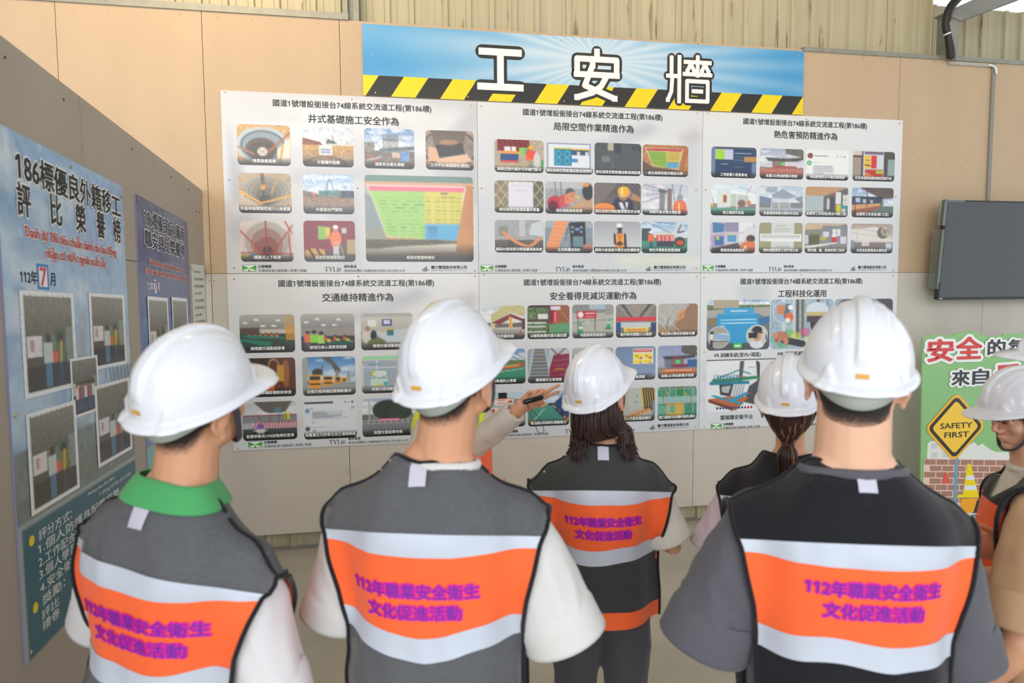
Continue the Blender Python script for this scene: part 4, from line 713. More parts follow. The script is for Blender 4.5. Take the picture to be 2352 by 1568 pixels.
def p51():
    c = Canvas(100, 76, 'a9bcc8').noise(.04, 61, 3)
    for x, col in ((.1, '8fb4c9'), (.42, '4a3f38'), (.5, '6a5a48'), (.36, 'cfdde2'), (.75, '5a4f44'), (.9, '7fa0b0'), (.2, 'dfe8ec')): c.line(x, 0, x+.01, .75, .05, col, .8)
    for x, y, col in ((.3, .68, '5fc06a'), (.55, .66, 'e05a8a'), (.05, .8, '5fb89a'), (.4, .74, 'd8e04a'), (.2, .9, '3fae6a')): c.ell(x, y, .09, .08, col, .6)
    c.ell(.2, .26, .165, .22, 'ececec').ell(.2, .26, .155, .207, 'a0bcd8').rect(.1, .12, .24, .3, 'd88a5a').poly([(.24, .08), (.32, .1), (.28, .4), (.2, .36)], '55708a').ell(.31, .16, .04, .05, 'fff').ell(.29, .36, .07, .1, 'e8704a').ell(.27, .42, .04, .05, 'eee')
    c.ell(.75, .5, .12, .2, '3a2c2c').ell(.74, .22, .18, .16, 'd9e4ec').rect(.56, .26, .94, .36, 'c9b060', .8).rect(.57, .34, .95, .46, '4a3a44').ell(.74, .62, .07, .1, '222').poly([(.5, .8), (.8, .7), (1, .8), (1, 1), (.5, 1)], 'd8f05a').poly([(.46, .82), (.56, .78), (.54, 1), (.46, 1)], 'b9c6d4').line(.22, .82, .5, .9, .13, '2a2a36').ell(.17, .74, .11, .1, 'c47a5a').ell(.08, .72, .05, .05, 'd88a6a').ell(.1, .82, .03, .05, 'b0664a').ell(.25, .84, .04, .08, 'd0866a')
    return c
def p52(): return Canvas(100, 76, '9fb0c0').noise(.03, 62, 2).ell(.22, .16, .17, .16, '3a3a44').poly([(.7, 0), (1, 0), (1, .3)], '4a3f4a').rect(.4, .3, .9, .8, '8aa0b8')
def p53():
    c = Canvas(90, 78, 'e9ebef').rect(.0, .0, 1, 1, 'eceef1').poly([(.62, 0), (.7, 0), (.66, .4), (.6, .42)], '54565c').poly([(.92, 0), (1, 0), (1, .9), (.7, .82), (.8, .5), (.95, .4)], '4a4c52').poly([(.1, .36), (.98, .3), (.98, .36), (.1, .44)], '2f8a5a').poly([(.06, .4), (.8, .4), (.8, .46), (.06, .46)], '1f7f9c')
    for k in range(9): c.line(.12+.06*k, .38, .16+.06*k, .26+.01*(k % 3), .012, '1f6f8c').line(.2+.05*k, .28, .24+.05*k, .38, .012, '1f6f8c')
    c.line(.14, .36, .6, .18, .02, '1f6f8c').line(.6, .18, .82, .26, .02, '1f6f8c').poly([(.24, .46), (.5, .46), (.44, .7), (.26, .66)], '33353a').poly([(.28, .5), (.46, .48), (.41, .64), (.29, .61)], 'b8bcc0')
    for k in range(5): c.line(.5+.05*k, .48, .45+.05*k, .7, .022, '8f959c')
    c.poly([(.04, .74), (.4, .7), (.8, .72), (.56, .98), (.5, .98)], 'c26a3a').poly([(.04, .74), (.5, .92), (.5, .99), (.04, .8)], '7a3a22').poly([(.08, .68), (.14, .66), (.7, .84), (.66, .88)], '2a9cc4').poly([(.4, .78), (.74, .62), (.8, .66), (.48, .82)], '2a9cc4').rect(.58, .3, .74, .32, 'd06a7a').rect(.78, .12, .9, .14, 'd06a7a').rect(.75, .64, .84, .66, 'd06a7a')
    return c
def p54(): return Canvas(60, 50, '7f9cc0').sky('5f8fc4', 'dfe8ee', .6, 4).poly([(0, .45), (1, .3), (1, .42), (0, .6)], '8a8f94').rect(.3, .45, .36, .9, '9a9ea2').rect(.7, .4, .76, .9, '9a9ea2').grad('6f8a5f', '8f8a70', .82, 1)
POSTERS = [
 dict(sub='井式基礎施工安全作為', row=0, sw=.598, pics=[((93, 213, 430, 478), p00, '排風換氣設備'), ((508, 213, 841, 477), p01, '方管欄杆阻隔'), ((914, 210, 1252, 479), p02, '張掛安全衛生標語'), ((1330, 208, 1664, 477), p03, '工作平台滿鋪踏板(鋼筋)'),
   ((92, 528, 428, 792), p04, '井基伸縮臂開挖減少人員暴露'), ((503, 525, 838, 792), p05, '井基進出門管制'), ((910, 523, 1656, 1114), p06, '局限空間管制登記'), ((93, 842, 430, 1115), p07, '護籠式上下設備'), ((500, 838, 839, 1115), p08, '局限空間管制登記')]),
 dict(sub='局限空間作業精進作為', row=0, sw=.601, pics=[((120, 254, 476, 482), p10, '局限空間作業許可申請門禁卡'), ((488, 255, 844, 484), p11, '塔柱局限空間氣體自動偵測情形'), ((855, 254, 1211, 486), p12, '塔柱局限空間氣體自動偵測設備'), ((1222, 256, 1580, 484), p13, '設立局限空間作業告示牌'),
   ((118, 540, 474, 766), p14, '塔柱局限空間通風量計算書'), ((487, 540, 840, 768), p15, '塔柱通風換氣設備'), ((851, 540, 1210, 768), p16, '塔柱局限空間配戴智慧型安全帽'), ((1221, 540, 1582, 768), p17, '缺氧作業主管在場監督'),
   ((118, 816, 471, 1047), p18, '鋼梁內部局限空間連續通風換氣'), ((484, 818, 841, 1049), p19, '五用氣體偵測計'), ((851, 818, 1210, 1049), p1a, '鋼梁內部塗裝作業安全防護裝備'), ((1219, 817, 1580, 1048), p1b, '塔柱作業緊急救援演練')]),
 dict(sub='熱危害預防精進作為', row=0, sw=.535, pics=[((72, 253, 439, 481), p20, '工地設置小型氣象站'), ((469, 253, 835, 481), p21, '設置LED熱指數警示燈號'), ((858, 252, 1223, 481), p22, '熱指數資訊以手機主動推播'), ((1259, 250, 1629, 480), p23, '訂定各級熱指數燈號因應作為'),
   ((73, 533, 441, 763), p24, '設立橋面休息區'), ((471, 533, 836, 763), p25, '設置橋面移動式臨時休息區'), ((858, 532, 1226, 763), p26, '設置勞工休息區(跨台74線工區)'), ((1260, 530, 1629, 762), p27, '設置勞工休息區(國1工區)'),
   ((71, 814, 441, 1047), p28, '戰情室熱指數監控'), ((473, 812, 841, 1045), p29, '彈性調整夏季工地作息公告'), ((860, 812, 1229, 1044), p2a, '提供鹽、糖、話梅供勞工取用'), ((1261, 811, 1634, 1043), p2b, '休息區設置電扇水霧降溫')]),
 dict(sub='交通維持精進作為', row=1, sw=.48, pics=[((68, 273, 423, 532), p30, '辦理義交協勤座談會'), ((464, 273, 821, 532), p31, '辦理交維人員教育訓練'), ((864, 273, 1220, 530), p32, '辦理交維滾動檢討'), ((1260, 273, 1616, 530), p33, ''),
   ((66, 568, 420, 834), p34, '施工交維車輛設備勤前檢查'), ((466, 569, 820, 837), p35, '自備交維車輛因應機動需求'), ((863, 572, 1216, 833), p36, '研擬交維規劃及宣導'), ((67, 866, 420, 1132), p37, '設置移動式CMS加強資訊宣導'), ((466, 868, 820, 1140), p38, '與警廣及交控單位成立通報群組'), ((860, 872, 1215, 1140), p39, '設置交通宣導布條')]),
 dict(sub='安全看得見減災運動作為', row=1, sw=.66, pics=[((20, 230, 332, 474), p40, '上方作業危險'), ((351, 230, 665, 475), p41, '以關東旗標示滅火器位置'), ((687, 229, 1003, 476), p42, '地面高差危險提示'), ((1022, 229, 1338, 478), p43, '製作帆布提醒小心頭部'), ((1354, 229, 1671, 478), p44, '突出物以黃色防撞條包覆'),
   ((22, 543, 335, 797), p45, '鋼車擋防止落橋'), ((351, 545, 665, 798), p46, '樓梯標示注意踏階'), ((685, 545, 1003, 798), p33, ''), ((1020, 546, 1334, 797), p48, '強風注意提醒'), ((1355, 545, 1670, 797), p49, '設置LED熱指數警示燈號'),
   ((22, 860, 332, 1112), p4a, '黃色防撞條'), ((351, 860, 663, 1116), p4b2, '橋面動線採顏色標繪劃分'), ((688, 858, 1005, 1115), p33, ''), ((1022, 857, 1333, 1112), p4d, '工區人行道及隆起標示'), ((1356, 857, 1671, 1114), p4e, '開口蓋板可拆欄杆顏色標示')]),
 dict(sub='工程科技化運用', row=1, sw=.412, pics=[((54, 205, 577, 590), p50, None), ((584, 205, 1126, 591), p51, None), ((1134, 206, 1655, 593), p52, None), ((56, 676, 504, 1066), p53, None), ((584, 680, 1083, 1066), p54, None)]),
]
preload([P['sub'] for P in POSTERS]+[p[2] for P in POSTERS for p in P['pics']])
plabels = ['white safety poster headed 井式基礎施工安全作為, upper left of the six, with the largest printed photo',
           'white safety poster headed 局限空間作業精進作為, upper middle of the six',
           'white safety poster headed 熱危害預防精進作為, upper right of the six, beside the television',
           'white safety poster headed 交通維持精進作為, lower left of the six',
           'white safety poster headed 安全看得見減災運動作為, lower middle, behind the pointing hand',
           'white safety poster headed 工程科技化運用, lower right, with two large pictures on top']
m_logo_dark = mat('ink_navy', '23264a', .45)
for k, P in enumerate(POSTERS):
    x0 = PX0+(k % 3)*PW; zt = 3.129 if P['row'] == 0 else 1.933; H = 1.194 if P['row'] == 0 else 1.196
    r = empty('safety_poster', (x0+PW/2, 0, zt-H/2)); tag(r, plabels[k], 'poster', 'six white safety posters on the board wall')
    W2, H2 = PW/2, H/2
    def b2(V): return V
    sub = empty('tmp')
    board = MB().box(-W2+.0015, W2-.0015, -.0060, -.0005, -H2+.001, H2-.001).build('board', m_edge, r)
    bpy.data.objects.remove(sub)
    ox, oz = -W2, H2
    grid_print('printed_face', ghost(k).blur(5), -W2+.0015, W2-.0015, -H2+.001, H2-.001, -.0064, m_ink, r)
    cap = Letters(); L = Letters(); LB = Letters()
    for (a, b, c, d), fn, txt in P['pics']:
        a, b, c, d = [v/1000 for v in (a, b, c, d)]
        cv = fn().blur(1); grid_print('printed_photo', cv, ox+a, ox+c, oz-d, oz-b, -.0070, m_photo, r, rad=.026 if txt is not None else .035)
        if txt:
            n = sum(1 if ord(ch) > 255 else .55 for ch in txt); sz = min(.0245*n, (c-a)*.96); xc = ox+(a+c)/2
            cap.put(txt, xc-sz/2, xc+sz/2, oz-d+.018+(.012 if k == 0 or k == 3 else .006), y=-.0078, bold=.020)
    if k == 5:
        L.put('VR 訓練系統(室內+頭盔)', ox+.115, ox+.506, oz-.630, y=-.0078, bold=.012); L.put('MR 訓練系統(室內)', ox+.651, ox+.96, oz-.630, y=-.0078, bold=.012); L.put('雲端職安衛平台', ox+.176, ox+.448, oz-1.112, y=-.0078, bold=.012)
        bbox('ruled_line', ox+.055, W2-.055, -.0078, -.0070, oz-.668, oz-.662, m_black, r)
        icn = MB(); icr = MB()
        for q in range(12): disc(icn if q < 9 else icr, ox+.149+.026*q, oz-1.038, .0095, -.0078)
        icn.build('icon_row', mat('ink_blue', '2a4a8a', .45), r); icr.build('icon_row', mat('ink_crimson', 'b8304a', .45), r)
    if cap.mb.v: cap.build('caption_lettering', m_white, r)
    L.put(TITLE, ox+.327, ox+1.373, oz-(.070 if k == 0 else .062 if P['row'] == 0 else .068), y=-.0078, bold=.012)
    L.put(P['sub'], ox+.85-P['sw']/2, ox+.85+P['sw']/2, oz-(.160, .150, .147, .162, .165, .160)[k], y=-.0078, bold=.012)
    footer(L, LB, ox, oz-(0 if k != 5 else .018), r, ((0, 0, 0), (-.085, -.072, -.040), (-.085, -.075, -.025), (0, 0, 0), (-.01, 0, 0), (0, 0, 0))[k])
    L.build('heading_lettering', m_black, r); LB.build('footer_lettering', m_black, r)
    for sx, sz in ((-.81, .575), (0, .575), (.81, .575), (-.81, 0.01), (0.02, -.02), (.81, 0.01), (-.81, -.57), (0, -.57), (.81, -.57)):
        screw(sx+.01*math.sin(k*5+sz*9), -.0075, sz+.012*math.sin(k*3+sx*5), r, s=1.15)
# --- title banner
ban = empty('title_banner', (1.53, 0, 3.37)); tag(ban, 'long blue banner with yellow and black hazard stripes reading 工安牆, above the posters', 'banner')
m_ban = vmat('banner_ink', .35, 'Z', coat=.3)
bbox('board', -1.641, 1.641, -.0115, -.0070, -.236, .236, m_edge, ban)
c = Canvas(330, 52, '5aa9d8'); U = (c.x-.5)*3.28; Vv = (.5-c.y)*.47; ang = np.arctan2(Vv-.02, U*1.0); rad_ = np.hypot(U, Vv*2.2)
base = np.array(hx('4a9bd0')); lt = np.array(hx('e2eaee')); t_ = np.clip(.92-rad_/1.65, 0, 1)[..., None]
ray = (.5+.5*np.sin(ang*31+3*np.sin(ang*5)))[..., None]*.22*np.clip(rad_/.5, 0, 1)[..., None]
c.a = base*(1-np.clip(t_+ray, 0, 1))+lt*np.clip(t_+ray, 0, 1)
grid_print('printed_sky', c, -1.641, 1.641, -.100, .236, -.0120, m_ban, ban)
m_yel = mat('ink_hazard_yellow', 'f6d900', .35, coat=.3); m_blk = mat('ink_hazard_black', '2b2926', .35, coat=.3)
bbox('black_band', -1.641, 1.641, -.0122, -.0115, -.236, -.100, m_blk, ban)
P_ = .334
for i in range(11):
    xa = -1.641-.0+P_*i-.10; q = [(xa-.05, -.236), (xa+.115, -.236), (xa+.205, -.100), (xa+.04, -.100)]
    q = [(min(max(a, -1.641), 1.641), b) for a, b in q]
    mk('hazard_stripe', [(a, -.0128, b) for a, b in q]+[(a, -.0122, b) for a, b in q], [(0, 1, 2, 3), (0, 4, 5, 1), (1, 5, 6, 2), (2, 6, 7, 3), (3, 7, 4, 0)], m_yel, ban)
CH = {'工': (-.846, -.019, .294, .27, [[(.06, .94), (.94, .94)], [(.5, .94), (.5, .06)], [(0.02, .06), (.98, .06)]], .048),
      '安': (-.157, -.026, .321, .30, [[(.5, 1.06), (.5, .88)], [(.04, .66), (.04, .88), (.96, .88), (.96, .66)], [(.03, .52), (.97, .52)], [(.40, .74), (.22, .26), (.62, .10), (.92, -.02)], [(.74, .52), (.60, .26), (.40, .10), (.04, -.02)]], .042),
      '牆': (.538, -.017, .341, .31, [[(.10, .98), (.10, .60)], [(.02, .56), (.26, .56)], [(.28, 1.0), (.28, -.02)], [(.12, .56), (.10, .2), (.02, .0)],
             [(.42, .90), (.98, .90)], [(.70, 1.02), (.70, .60)], [(.54, .86), (.46, .68)], [(.56, .82), (.62, .70)], [(.86, .86), (.80, .70)], [(.88, .84), (.96, .68)], [(.40, .62), (1.0, .62)],
             [(.46, .0), (.46, .46), (.94, .46), (.94, .0), (.46, .0)], [(.61, .23), (.79, .23)]], .030)}
for ch, (cx, cz, w_, h_, strokes, sw) in CH.items():
    a = MB(); b = MB()
    for s_ in strokes:
        pts = [(cx+p*w_, cz-h_*.5+q*h_) for p, q in s_]
        e = sw*1.95 if ch != '牆' else sw*2.2
        stroke(a, pts, e, -.0138)
        for kk, p in enumerate(pts): disc(a, p[0], p[1], e/2, -.01345+1e-5*kk, 14)
        stroke(b, pts, sw, -.0150)
        for kk, p in enumerate((pts[0], pts[-1])): _sk[0] = (_sk[0]+1) % 24; b.box(p[0]-sw/2, p[0]+sw/2, -.01495-1.1e-5*_sk[0], -.0146, p[1]-sw/2, p[1]+sw/2)
    a.build('character_outline', m_blk, ban); b.build('character', m_white, ban)
for sx in (-1.58, -.95, -.26, .36, .97, 1.6):
    screw(sx, -.013, .205, ban, s=1.1); screw(sx+.02, -.013, -.215, ban, s=1.1)
for sx in (-1.58, 1.6): screw(sx, -.013, .03, ban, s=.9)

# ================================================================== POSTERS ON THE LEFT PARTITION
def lquad(y0, y1, zb, zl, zr, off):
    """u along the wall from y0 to y1, v height; returns mapper from (u metres, v 0..1) to the wall face"""
    def f(X, Z):
        t = X/(y1-y0); zt = zl+(zr-zl)*t; return (off, y0+X, zb+(zt-zb)*Z)
    return f
m_lp = vmat('blue_poster_ink', .32, 'Z', coat=.3)
def left_poster(label, y0, y1, zb, zl, zr, dark, t1, t2, v1, v2, pics, teal):
    r = empty('merit_poster', (-1.157, (y0+y1)/2, (zb+zl)/2)); tag(r, label, 'poster', 'blue posters on the left partition')
    cx = (y0+y1)/2; cz = (zb+zl)/2; Wd = y1-y0
    g = lquad(y0, y1, zb, zl, zr, 0)
    def q(off): return lambda X, Z: (lambda p: (off, p[1]-cx, p[2]-cz))(g(X, Z))
    V = [q(.0005)(0, 0), q(.0005)(Wd, 0), q(.0005)(Wd, 1), q(.0005)(0, 1)]; V += [q(.0055)(*a) for a in ((0, 0), (Wd, 0), (Wd, 1), (0, 1))]
    mk('board', V, [(0, 1, 2, 3), (7, 6, 5, 4), (0, 4, 5, 1), (1, 5, 6, 2), (2, 6, 7, 3), (3, 7, 4, 0)], mat('fluted_edge', '8f8fb8', .5), r)
    c = Canvas(70, 110, '8fb0d0')
    if not dark:
        c.grad('8fb4dc', 'b9d0e4', 0, .55).grad('b9d0e4', '8a98a4', .55, .72)
        rr = random.Random(4)
        for _ in range(46): c.ell(rr.random(), rr.random()*.7, .05+.1*rr.random(), .015+.03*rr.random(), 'dfe9ee' if rr.random() < .6 else '7fa0c8', .45)
        c.poly([(.48, .43), (.52, .33), (.56, .35), (.56, .62), (.5, .66)], 'a9b4be', .8).poly([(.3, .42), (.34, .3), (.37, .42)], '8a97a6', .7); c.rect(.78, .48, 1, .58, '8fa6bc', .8)
        for k_ in range(8): c.line(.72+.04*k_, .48, .76+.04*k_, .58, .008, '5f6f82')
        c.rect(0, .6, 1, .77, '6f7a70', .8).noise(.02, 3, 2)
    else:
        c.grad('3f4a72', '4a5f96', 0, .35).grad('5f7fb0', '6f90b8', .35, .8).noise(.015, 5, 2)
        for k_ in range(5): c.line(.3+.1*k_, .8, .5+.08*k_, .35, .012, '8fa8c8', .6)
    tl = '1f6478' if not dark else '7fc0c4'
    c.rect(0, teal, 1, 1, tl); c.rect(0, teal-.008, 1, teal, 'aab2b2')
    if not dark: c.rect(.0, teal, .02, 1, 'aab2b2')
    grid_print('printed_face', c, 0, Wd, 0, 1, 0, m_lp, r, quad=q(.0060))
    def lay(name, items, m, off, fat=0, only=False):
        L = Letters()
        for txt, u0, u1, vc, h in items: L.put(txt, u0*Wd, u1*Wd, vc, h, 0, bold=.0 if fat else .0, fat=fat, only_fat=only)
        return L.build(name, m, r, lambda v: q(off-v[1])(v[0], v[2]))
    it = t1+t2
    lay('heading_outline', it, m_white, .0068, fat=.075)
    lay('heading_lettering', it, m_black2 if not dark else mat('ink_dark_blue', '2b3355', .4), .0086, fat=.018)
    lay('vietnamese_outline', v1, m_white, .0068, fat=.09); lay('vietnamese_lettering', v1, mat('ink_red', 'd24a4a', .4), .0084, fat=.02)
    if v2: lay('text_lettering', v2, m_white if not dark else mat('ink_teal_dark', '2a5560', .4), .0070)
    for (u0, v0, u1, v1_, tilt, sd) in pics:
        cv = Canvas(44, 56, 'f4f5f7'); cv.rect(.05, .04, .95, .96, '55524c').grad('8d8a80', '6a675e', .04, .42).rect(0, 0, .05, 1, 'f2f3f6').rect(.95, 0, 1, 1, 'f2f3f6').rect(0, 0, 1, .04, 'f2f3f6')
        for kk in range(9): cv.line(.08+.1*kk, .05, .08+.1*kk, .4, .03, '7a776e', .5)
        cv.rect(.05, .42, .95, .62, '6f8478').rect(.08, .42, .34, .62, 'e3dfe2').rect(.12, .46, .2, .58, 'c9a09a').rect(.6, .38, .78, .62, '4f6a58').rect(.8, .36, .94, .8, '8b9890').noise(.025, sd, 1).rect(.05, .72, .95, .96, '33302e', .85)
        if sd != 3:
            cv.ell(.45, .46, .05, .05, '4a3228').rect(.36, .5, .52, .7, 'c9d4d2').rect(.38, .7, .5, .94, '4f7fa0').ell(.68, .46, .05, .05, '3a2a22').rect(.6, .5, .78, .7, '6f6f66' if sd % 2 else '8a7a3a').rect(.63, .7, .74, .94, '3a4a5a').rect(.52, .6, .62, .7, 'e8623a').line(.7, .5, .68, .7, .03, 'e8d83a')
        else:
            for kk in range(7): cv.man(.2+.1*kk, .9, .48, ('e0e0dc', 'c03a34', '6a7a8a')[kk % 3], '332', '3a5a7a')
        cv.rect(0, .96, 1, 1, 'f2f3f6')
        def qq(X, Z, u0=u0, u1=u1, v0=v0, v1_=v1_, tilt=tilt):
            return q(.0072+.00025*sd)(X*Wd, Z+tilt*(X-(u0+u1)/2))
        grid_print('printed_photo', cv, u0, u1, v0, v1_, 0, m_lp, r, quad=qq)
    # month plaque
    return r, q
TL1 = [('186標優良外籍移工', .108, .957, .940, .058)]
TL2 = [(c, u, u+.080, .876, .062) for c, u in zip('評比榮譽榜', (.105, .320, .515, .700, .868))]
VN = [('Danh dự 186 tiêu chuẩn danh cho lao động', .138, .888, .817, .034), ('nhập cư nước ngoài xuất sắc', .270, .775, .783, .034)]
r1, q1 = left_poster('large light blue poster headed 186標優良外籍移工 at the near left', -2.50, -1.465, .62, 2.328, 2.285, False, TL1, TL2, VN,
    [('評分方式：', .12, .36, .222, .022), ('1.個人防護具配戴完整', .11, .80, .196, .022), ('2.工作配合度', .11, .43, .170, .022), ('3.個人學習態度', .11, .50, .145, .022), ('4.安全衛生觀念', .11, .52, .118, .022), ('獎勵：', .12, .28, .090, .022), ('評比', .11, .23, .063, .020), ('禮卷', .11, .23, .040, .020), ('Phương pháp chấm điểm:', .50, .76, .240, .012), ('1. phòng hộ bảo vệ cá nhân', .60, .94, .222, .012)],
    [(.085, .495, .462, .702, .0, 1), (.592, .522, .955, .706, .0, 2), (.081, .268, .432, .466, .0, 4), (.600, .286, .970, .484, .0, 5), (.405, .425, .644, .558, .0, 3)], .745)
o = MB(); 
for (a, b, off, m_, nm) in ((.0, .0, .0066, mat('ink_sky_blue', '3f86c8', .4), 'month_frame'), (.012, .006, .0070, m_white, 'month_plate')):
    V = [q1(off)((.205+a)*1.035, .706+b), q1(off)((.285-a)*1.035, .706+b), q1(off)((.285-a)*1.035, .758-b), q1(off)((.205+a)*1.035, .758-b)]; mk(nm, V, [(0, 1, 2, 3)], m_, r1)
def ltext(r, q, Wd, items, m, off):
    L = Letters()
    for txt, u0, u1, vc, h in items: L.put(txt, u0*Wd, u1*Wd, vc, h, fat=.02)
    L.build('month_lettering', m, r, lambda v: q(off-v[1])(v[0], v[2]))
ltext(r1, q1, 1.035, [('112年', .100, .205, .729, .026), ('月', .295, .330, .729, .026)], m_logo_dark, .0070)
ltext(r1, q1, 1.035, [('7', .225, .267, .732, .036)], mat('ink_red_seven', 'e05070', .4), .0076)
bl = MB()
for v in (.222, .090):
    ctr = q1(.0070)(.075*1.035, v); bl.add([(ctr[0], ctr[1]+.018*math.cos(a), ctr[2]+.018*math.sin(a)) for a in np.linspace(0, 2*PI, 14, endpoint=False)], [tuple(range(14))])
bl.build('bullet_dot', m_yel, r1)['kind'] = 'stuff'
for u, v in ((.02, .985), (.5, .985), (.98, .97), (.02, .47), (.97, .47), (.03, .015), (.98, .02)):
    p = q1(.008)(u*1.035, v); screw(p[0], p[1], p[2], r1, PI/2, s=1.3)
TR1 = [('186標優良協力廠商', .115, .90, .945, .052)]; TR2 = [('職安評比榮譽榜', .114, .904, .883, .050)]
VN2 = [('186 nhà sản xuất hàng đầu và xuất sắc', .178, .851, .815, .026), ('chuỗi cung ứng danh dự thẩm định an toàn bảng', .098, .904, .786, .026)]
r2, q2 = left_poster('dark blue poster with white headings, farther along the left partition', -1.298, -.430, .62, 2.278, 2.232, True, TR1, TR2, VN2,
    [('評分標準', .08, .30, .20, .02), ('1.人員管理', .10, .44, .165, .02), ('2.機具管理', .10, .44, .13, .02), ('3.作業環境', .10, .44, .095, .02), ('4.教育訓練', .10, .44, .06, .02)],
    [(.107, .46, .48, .709, .0, 6), (.558, .46, .907, .714, .0, 7)], .75)
for (a, b, off, m_, nm) in ((.0, .0, .0066, MATS['ink_sky_blue'], 'month_frame'), (.012, .006, .0070, m_white, 'month_plate')):
    V = [q2(off)((.225+a)*.868, .715+b), q2(off)((.295-a)*.868, .715+b), q2(off)((.295-a)*.868, .768-b), q2(off)((.225+a)*.868, .768-b)]; mk(nm, V, [(0, 1, 2, 3)], m_, r2)
ltext(r2, q2, .868, [('112年', .105, .222, .741, .026), ('月', .302, .340, .741, .026)], m_white, .0070)
ltext(r2, q2, .868, [('7', .240, .280, .741, .034)], MATS['ink_red_seven'], .0076)
for u, v in ((.03, .985), (.5, .985), (.97, .985), (.03, .02), (.97, .02)):
    p = q2(.008)(u*.868, v); screw(p[0], p[1], p[2], r2, PI/2, s=1.2)
# small notice
nr = empty('notice_sheet', (-1.157, -.215, 1.70)); tag(nr, 'small pale notice sheet at the far end of the left partition', 'notice')
bbox('sheet', .0005, .004, -.148, .148, -.29, .285, mat('pale_paper', 'd9dcd0', .5), nr)
L = Letters()
for k in range(9): L.put('施工安全衛生注意事項及規定'[:13-k % 4], -.11, .11 if k % 3 else .05, .24-.045*k, y=0)
L.build('print_lettering', m_black, nr, lambda v: (.0052, v[0], v[2]))
for a in (-.13, .13): screw(.005, a, .25, nr, PI/2, s=1.2)

# ================================================================== TELEVISION
tv = empty('television', (4.885, -.20, 2.10)); tag(tv, 'black wall television tilted forward, with clear corner guards', 'television')
tv.rotation_euler = (math.radians(4), 0, 0)
m_tvb = mat('tv_plastic', '17181a', .25); m_scr = mat('tv_screen', '101113', .03, spec=1.0)
b_ = bbox('bezel', -.62, .62, 0, .035, -.385, .385, m_tvb, tv, .004); bbox('screen', -.605, .605, -.002, .004, -.365, .372, m_scr, tv)
bbox('rear_housing', -.40, .40, .035, .08, -.25, .2, m_tvb, tv, .01); bbox('wall_bracket', -.2, .2, .08, .19, -.1, .1, m_galv, tv)
m_gl = mat('clear_guard', 'cfdcd6', .12); m_gl.node_tree.nodes['Principled BSDF'].inputs['Transmission Weight'].default_value = .9
g = MB(); g.box(-.632, -.612, -.006, -.003, .19, .39).box(-.632, -.46, -.006, -.003, .370, .39).box(-.634, -.622, -.006, .05, .19, .39).build('corner_guard', m_gl, tv)
g = MB(); g.box(-.632, -.612, -.006, -.003, -.25, .16).box(-.634, -.622, -.006, .09, -.30, .16).build('corner_guard', m_gl, tv)
bbox('name_mark', -.60, -.572, -.0012, .0, -.380, -.372, mat('silver_mark', 'b9bcc0', .4), tv)
# trunking (cable duct) along the top and down to the television
duct = empty('cable_duct', (4.86, 0, 3.0)); tag(duct, 'grey plastic cable duct running along the board top and down behind the television', 'cable duct')
m_duct = mat('duct_plastic', 'b5b0a2', .45)
bbox('duct', -.42, .0, -.016, 0, .575, .60, m_duct, duct, .002); bbox('duct', -.018, .012, -.018, 0, -.485, .60, mat('duct_grey', '8d8a80', .45), duct, .002)
g = MB(); V_, F_ = tube(smooth_path([(-.06, -.02, .588), (-.01, -.03, .57), (.006, -.03, .52)], 4), [.008]*9, 8); g.add(V_, F_).build('duct_elbow', m_white, duct, True)
# corrugated black hose with cable
hs = empty('cable_hose', (4.35, -.06, 3.8)); tag(hs, 'thick black corrugated cable hose bending up beside the steel column', 'cable hose')
P_ = smooth_path([(.06, .0, -.19), (.02, -.02, -.05), (-.01, -.02, .06), (.03, -.03, .2), (.22, -.05, .35), (.6, -.12, .47), (1.2, -.2, .68)], 14)
V_, F_ = tube(P_, [.030+.0025*(i % 2) for i in range(len(P_))], 14); mk('hose', V_, F_, mat('hose_rubber', '26231f', .5, .1, 20), hs, True)
V_, F_ = tube(smooth_path([(.10, .0, -.2), (.06, -.04, -.12), (.02, -.05, -.02), (-.0, -.05, .06)], 6), [.014]*19, 10); mk('thin_cable', V_, F_, mat('grey_cable', '8c8a86', .5), hs, True)
for i in (18, 62): 
    p = P_[i]; V_, F_ = tube([p-(P_[i+1]-P_[i])*.5, p+(P_[i+1]-P_[i])*.5], [.034, .034], 14); mk('cable_tie', V_, F_, m_white, hs)

# ================================================================== GREEN SAFETY SIGN BOARD
K = .88; gx, gy = 4.80*K, -4.867+4.817*K
sg = empty('safety_sign_board', (gx, gy, .0)); tag(sg, 'green cut-out sign board with red characters and a yellow SAFETY FIRST diamond', 'sign board')
def G(x, z): return (x*K-gx, 1.8-(1.8-z)*K)
m_sg = vmat('sign_ink', .4, 'X', coat=.25)
out = [G(4.30, -.22), G(5.9, -.22), G(5.9, 1.40), G(5.6, 1.43), G(5.22, 1.430), G(5.023, 1.428), G(5.01, 1.415), G(4.833, 1.412), G(4.74, 1.456), G(4.547, 1.437), G(4.54, 1.425), G(4.345, 1.435), G(4.333, 1.42), G(4.257, 1.416)]
n = len(out); mk('board', [(a, 0, b) for a, b in out]+[(a, .012, b) for a, b in out], [tuple(range(n)), tuple(range(2*n-1, n-1, -1))]+[(i, i+n, (i+1) % n+n, (i+1) % n) for i in range(n)], mat('sign_green', '8cc07c', .4, .06, 2.5, coat=.2), sg)
def gpoly(name, pts, m, y, par=sg): q = [G(*p) for p in pts]; k = len(q); return mk(name, [(a, y, b) for a, b in q]+[(a, y+.0008, b) for a, b in q], [tuple(range(k))]+[(i, i+k, (i+1) % k+k, (i+1) % k) for i in range(k)], m, par)
m_pale = mat('ink_pale_grey', 'e2e4de', .45); m_win = mat('ink_window_grey', 'cfd0c8', .45); m_brick = mat('ink_brick', 'a87c6a', .45); m_mort = mat('ink_mortar', 'e6c9b8', .45)
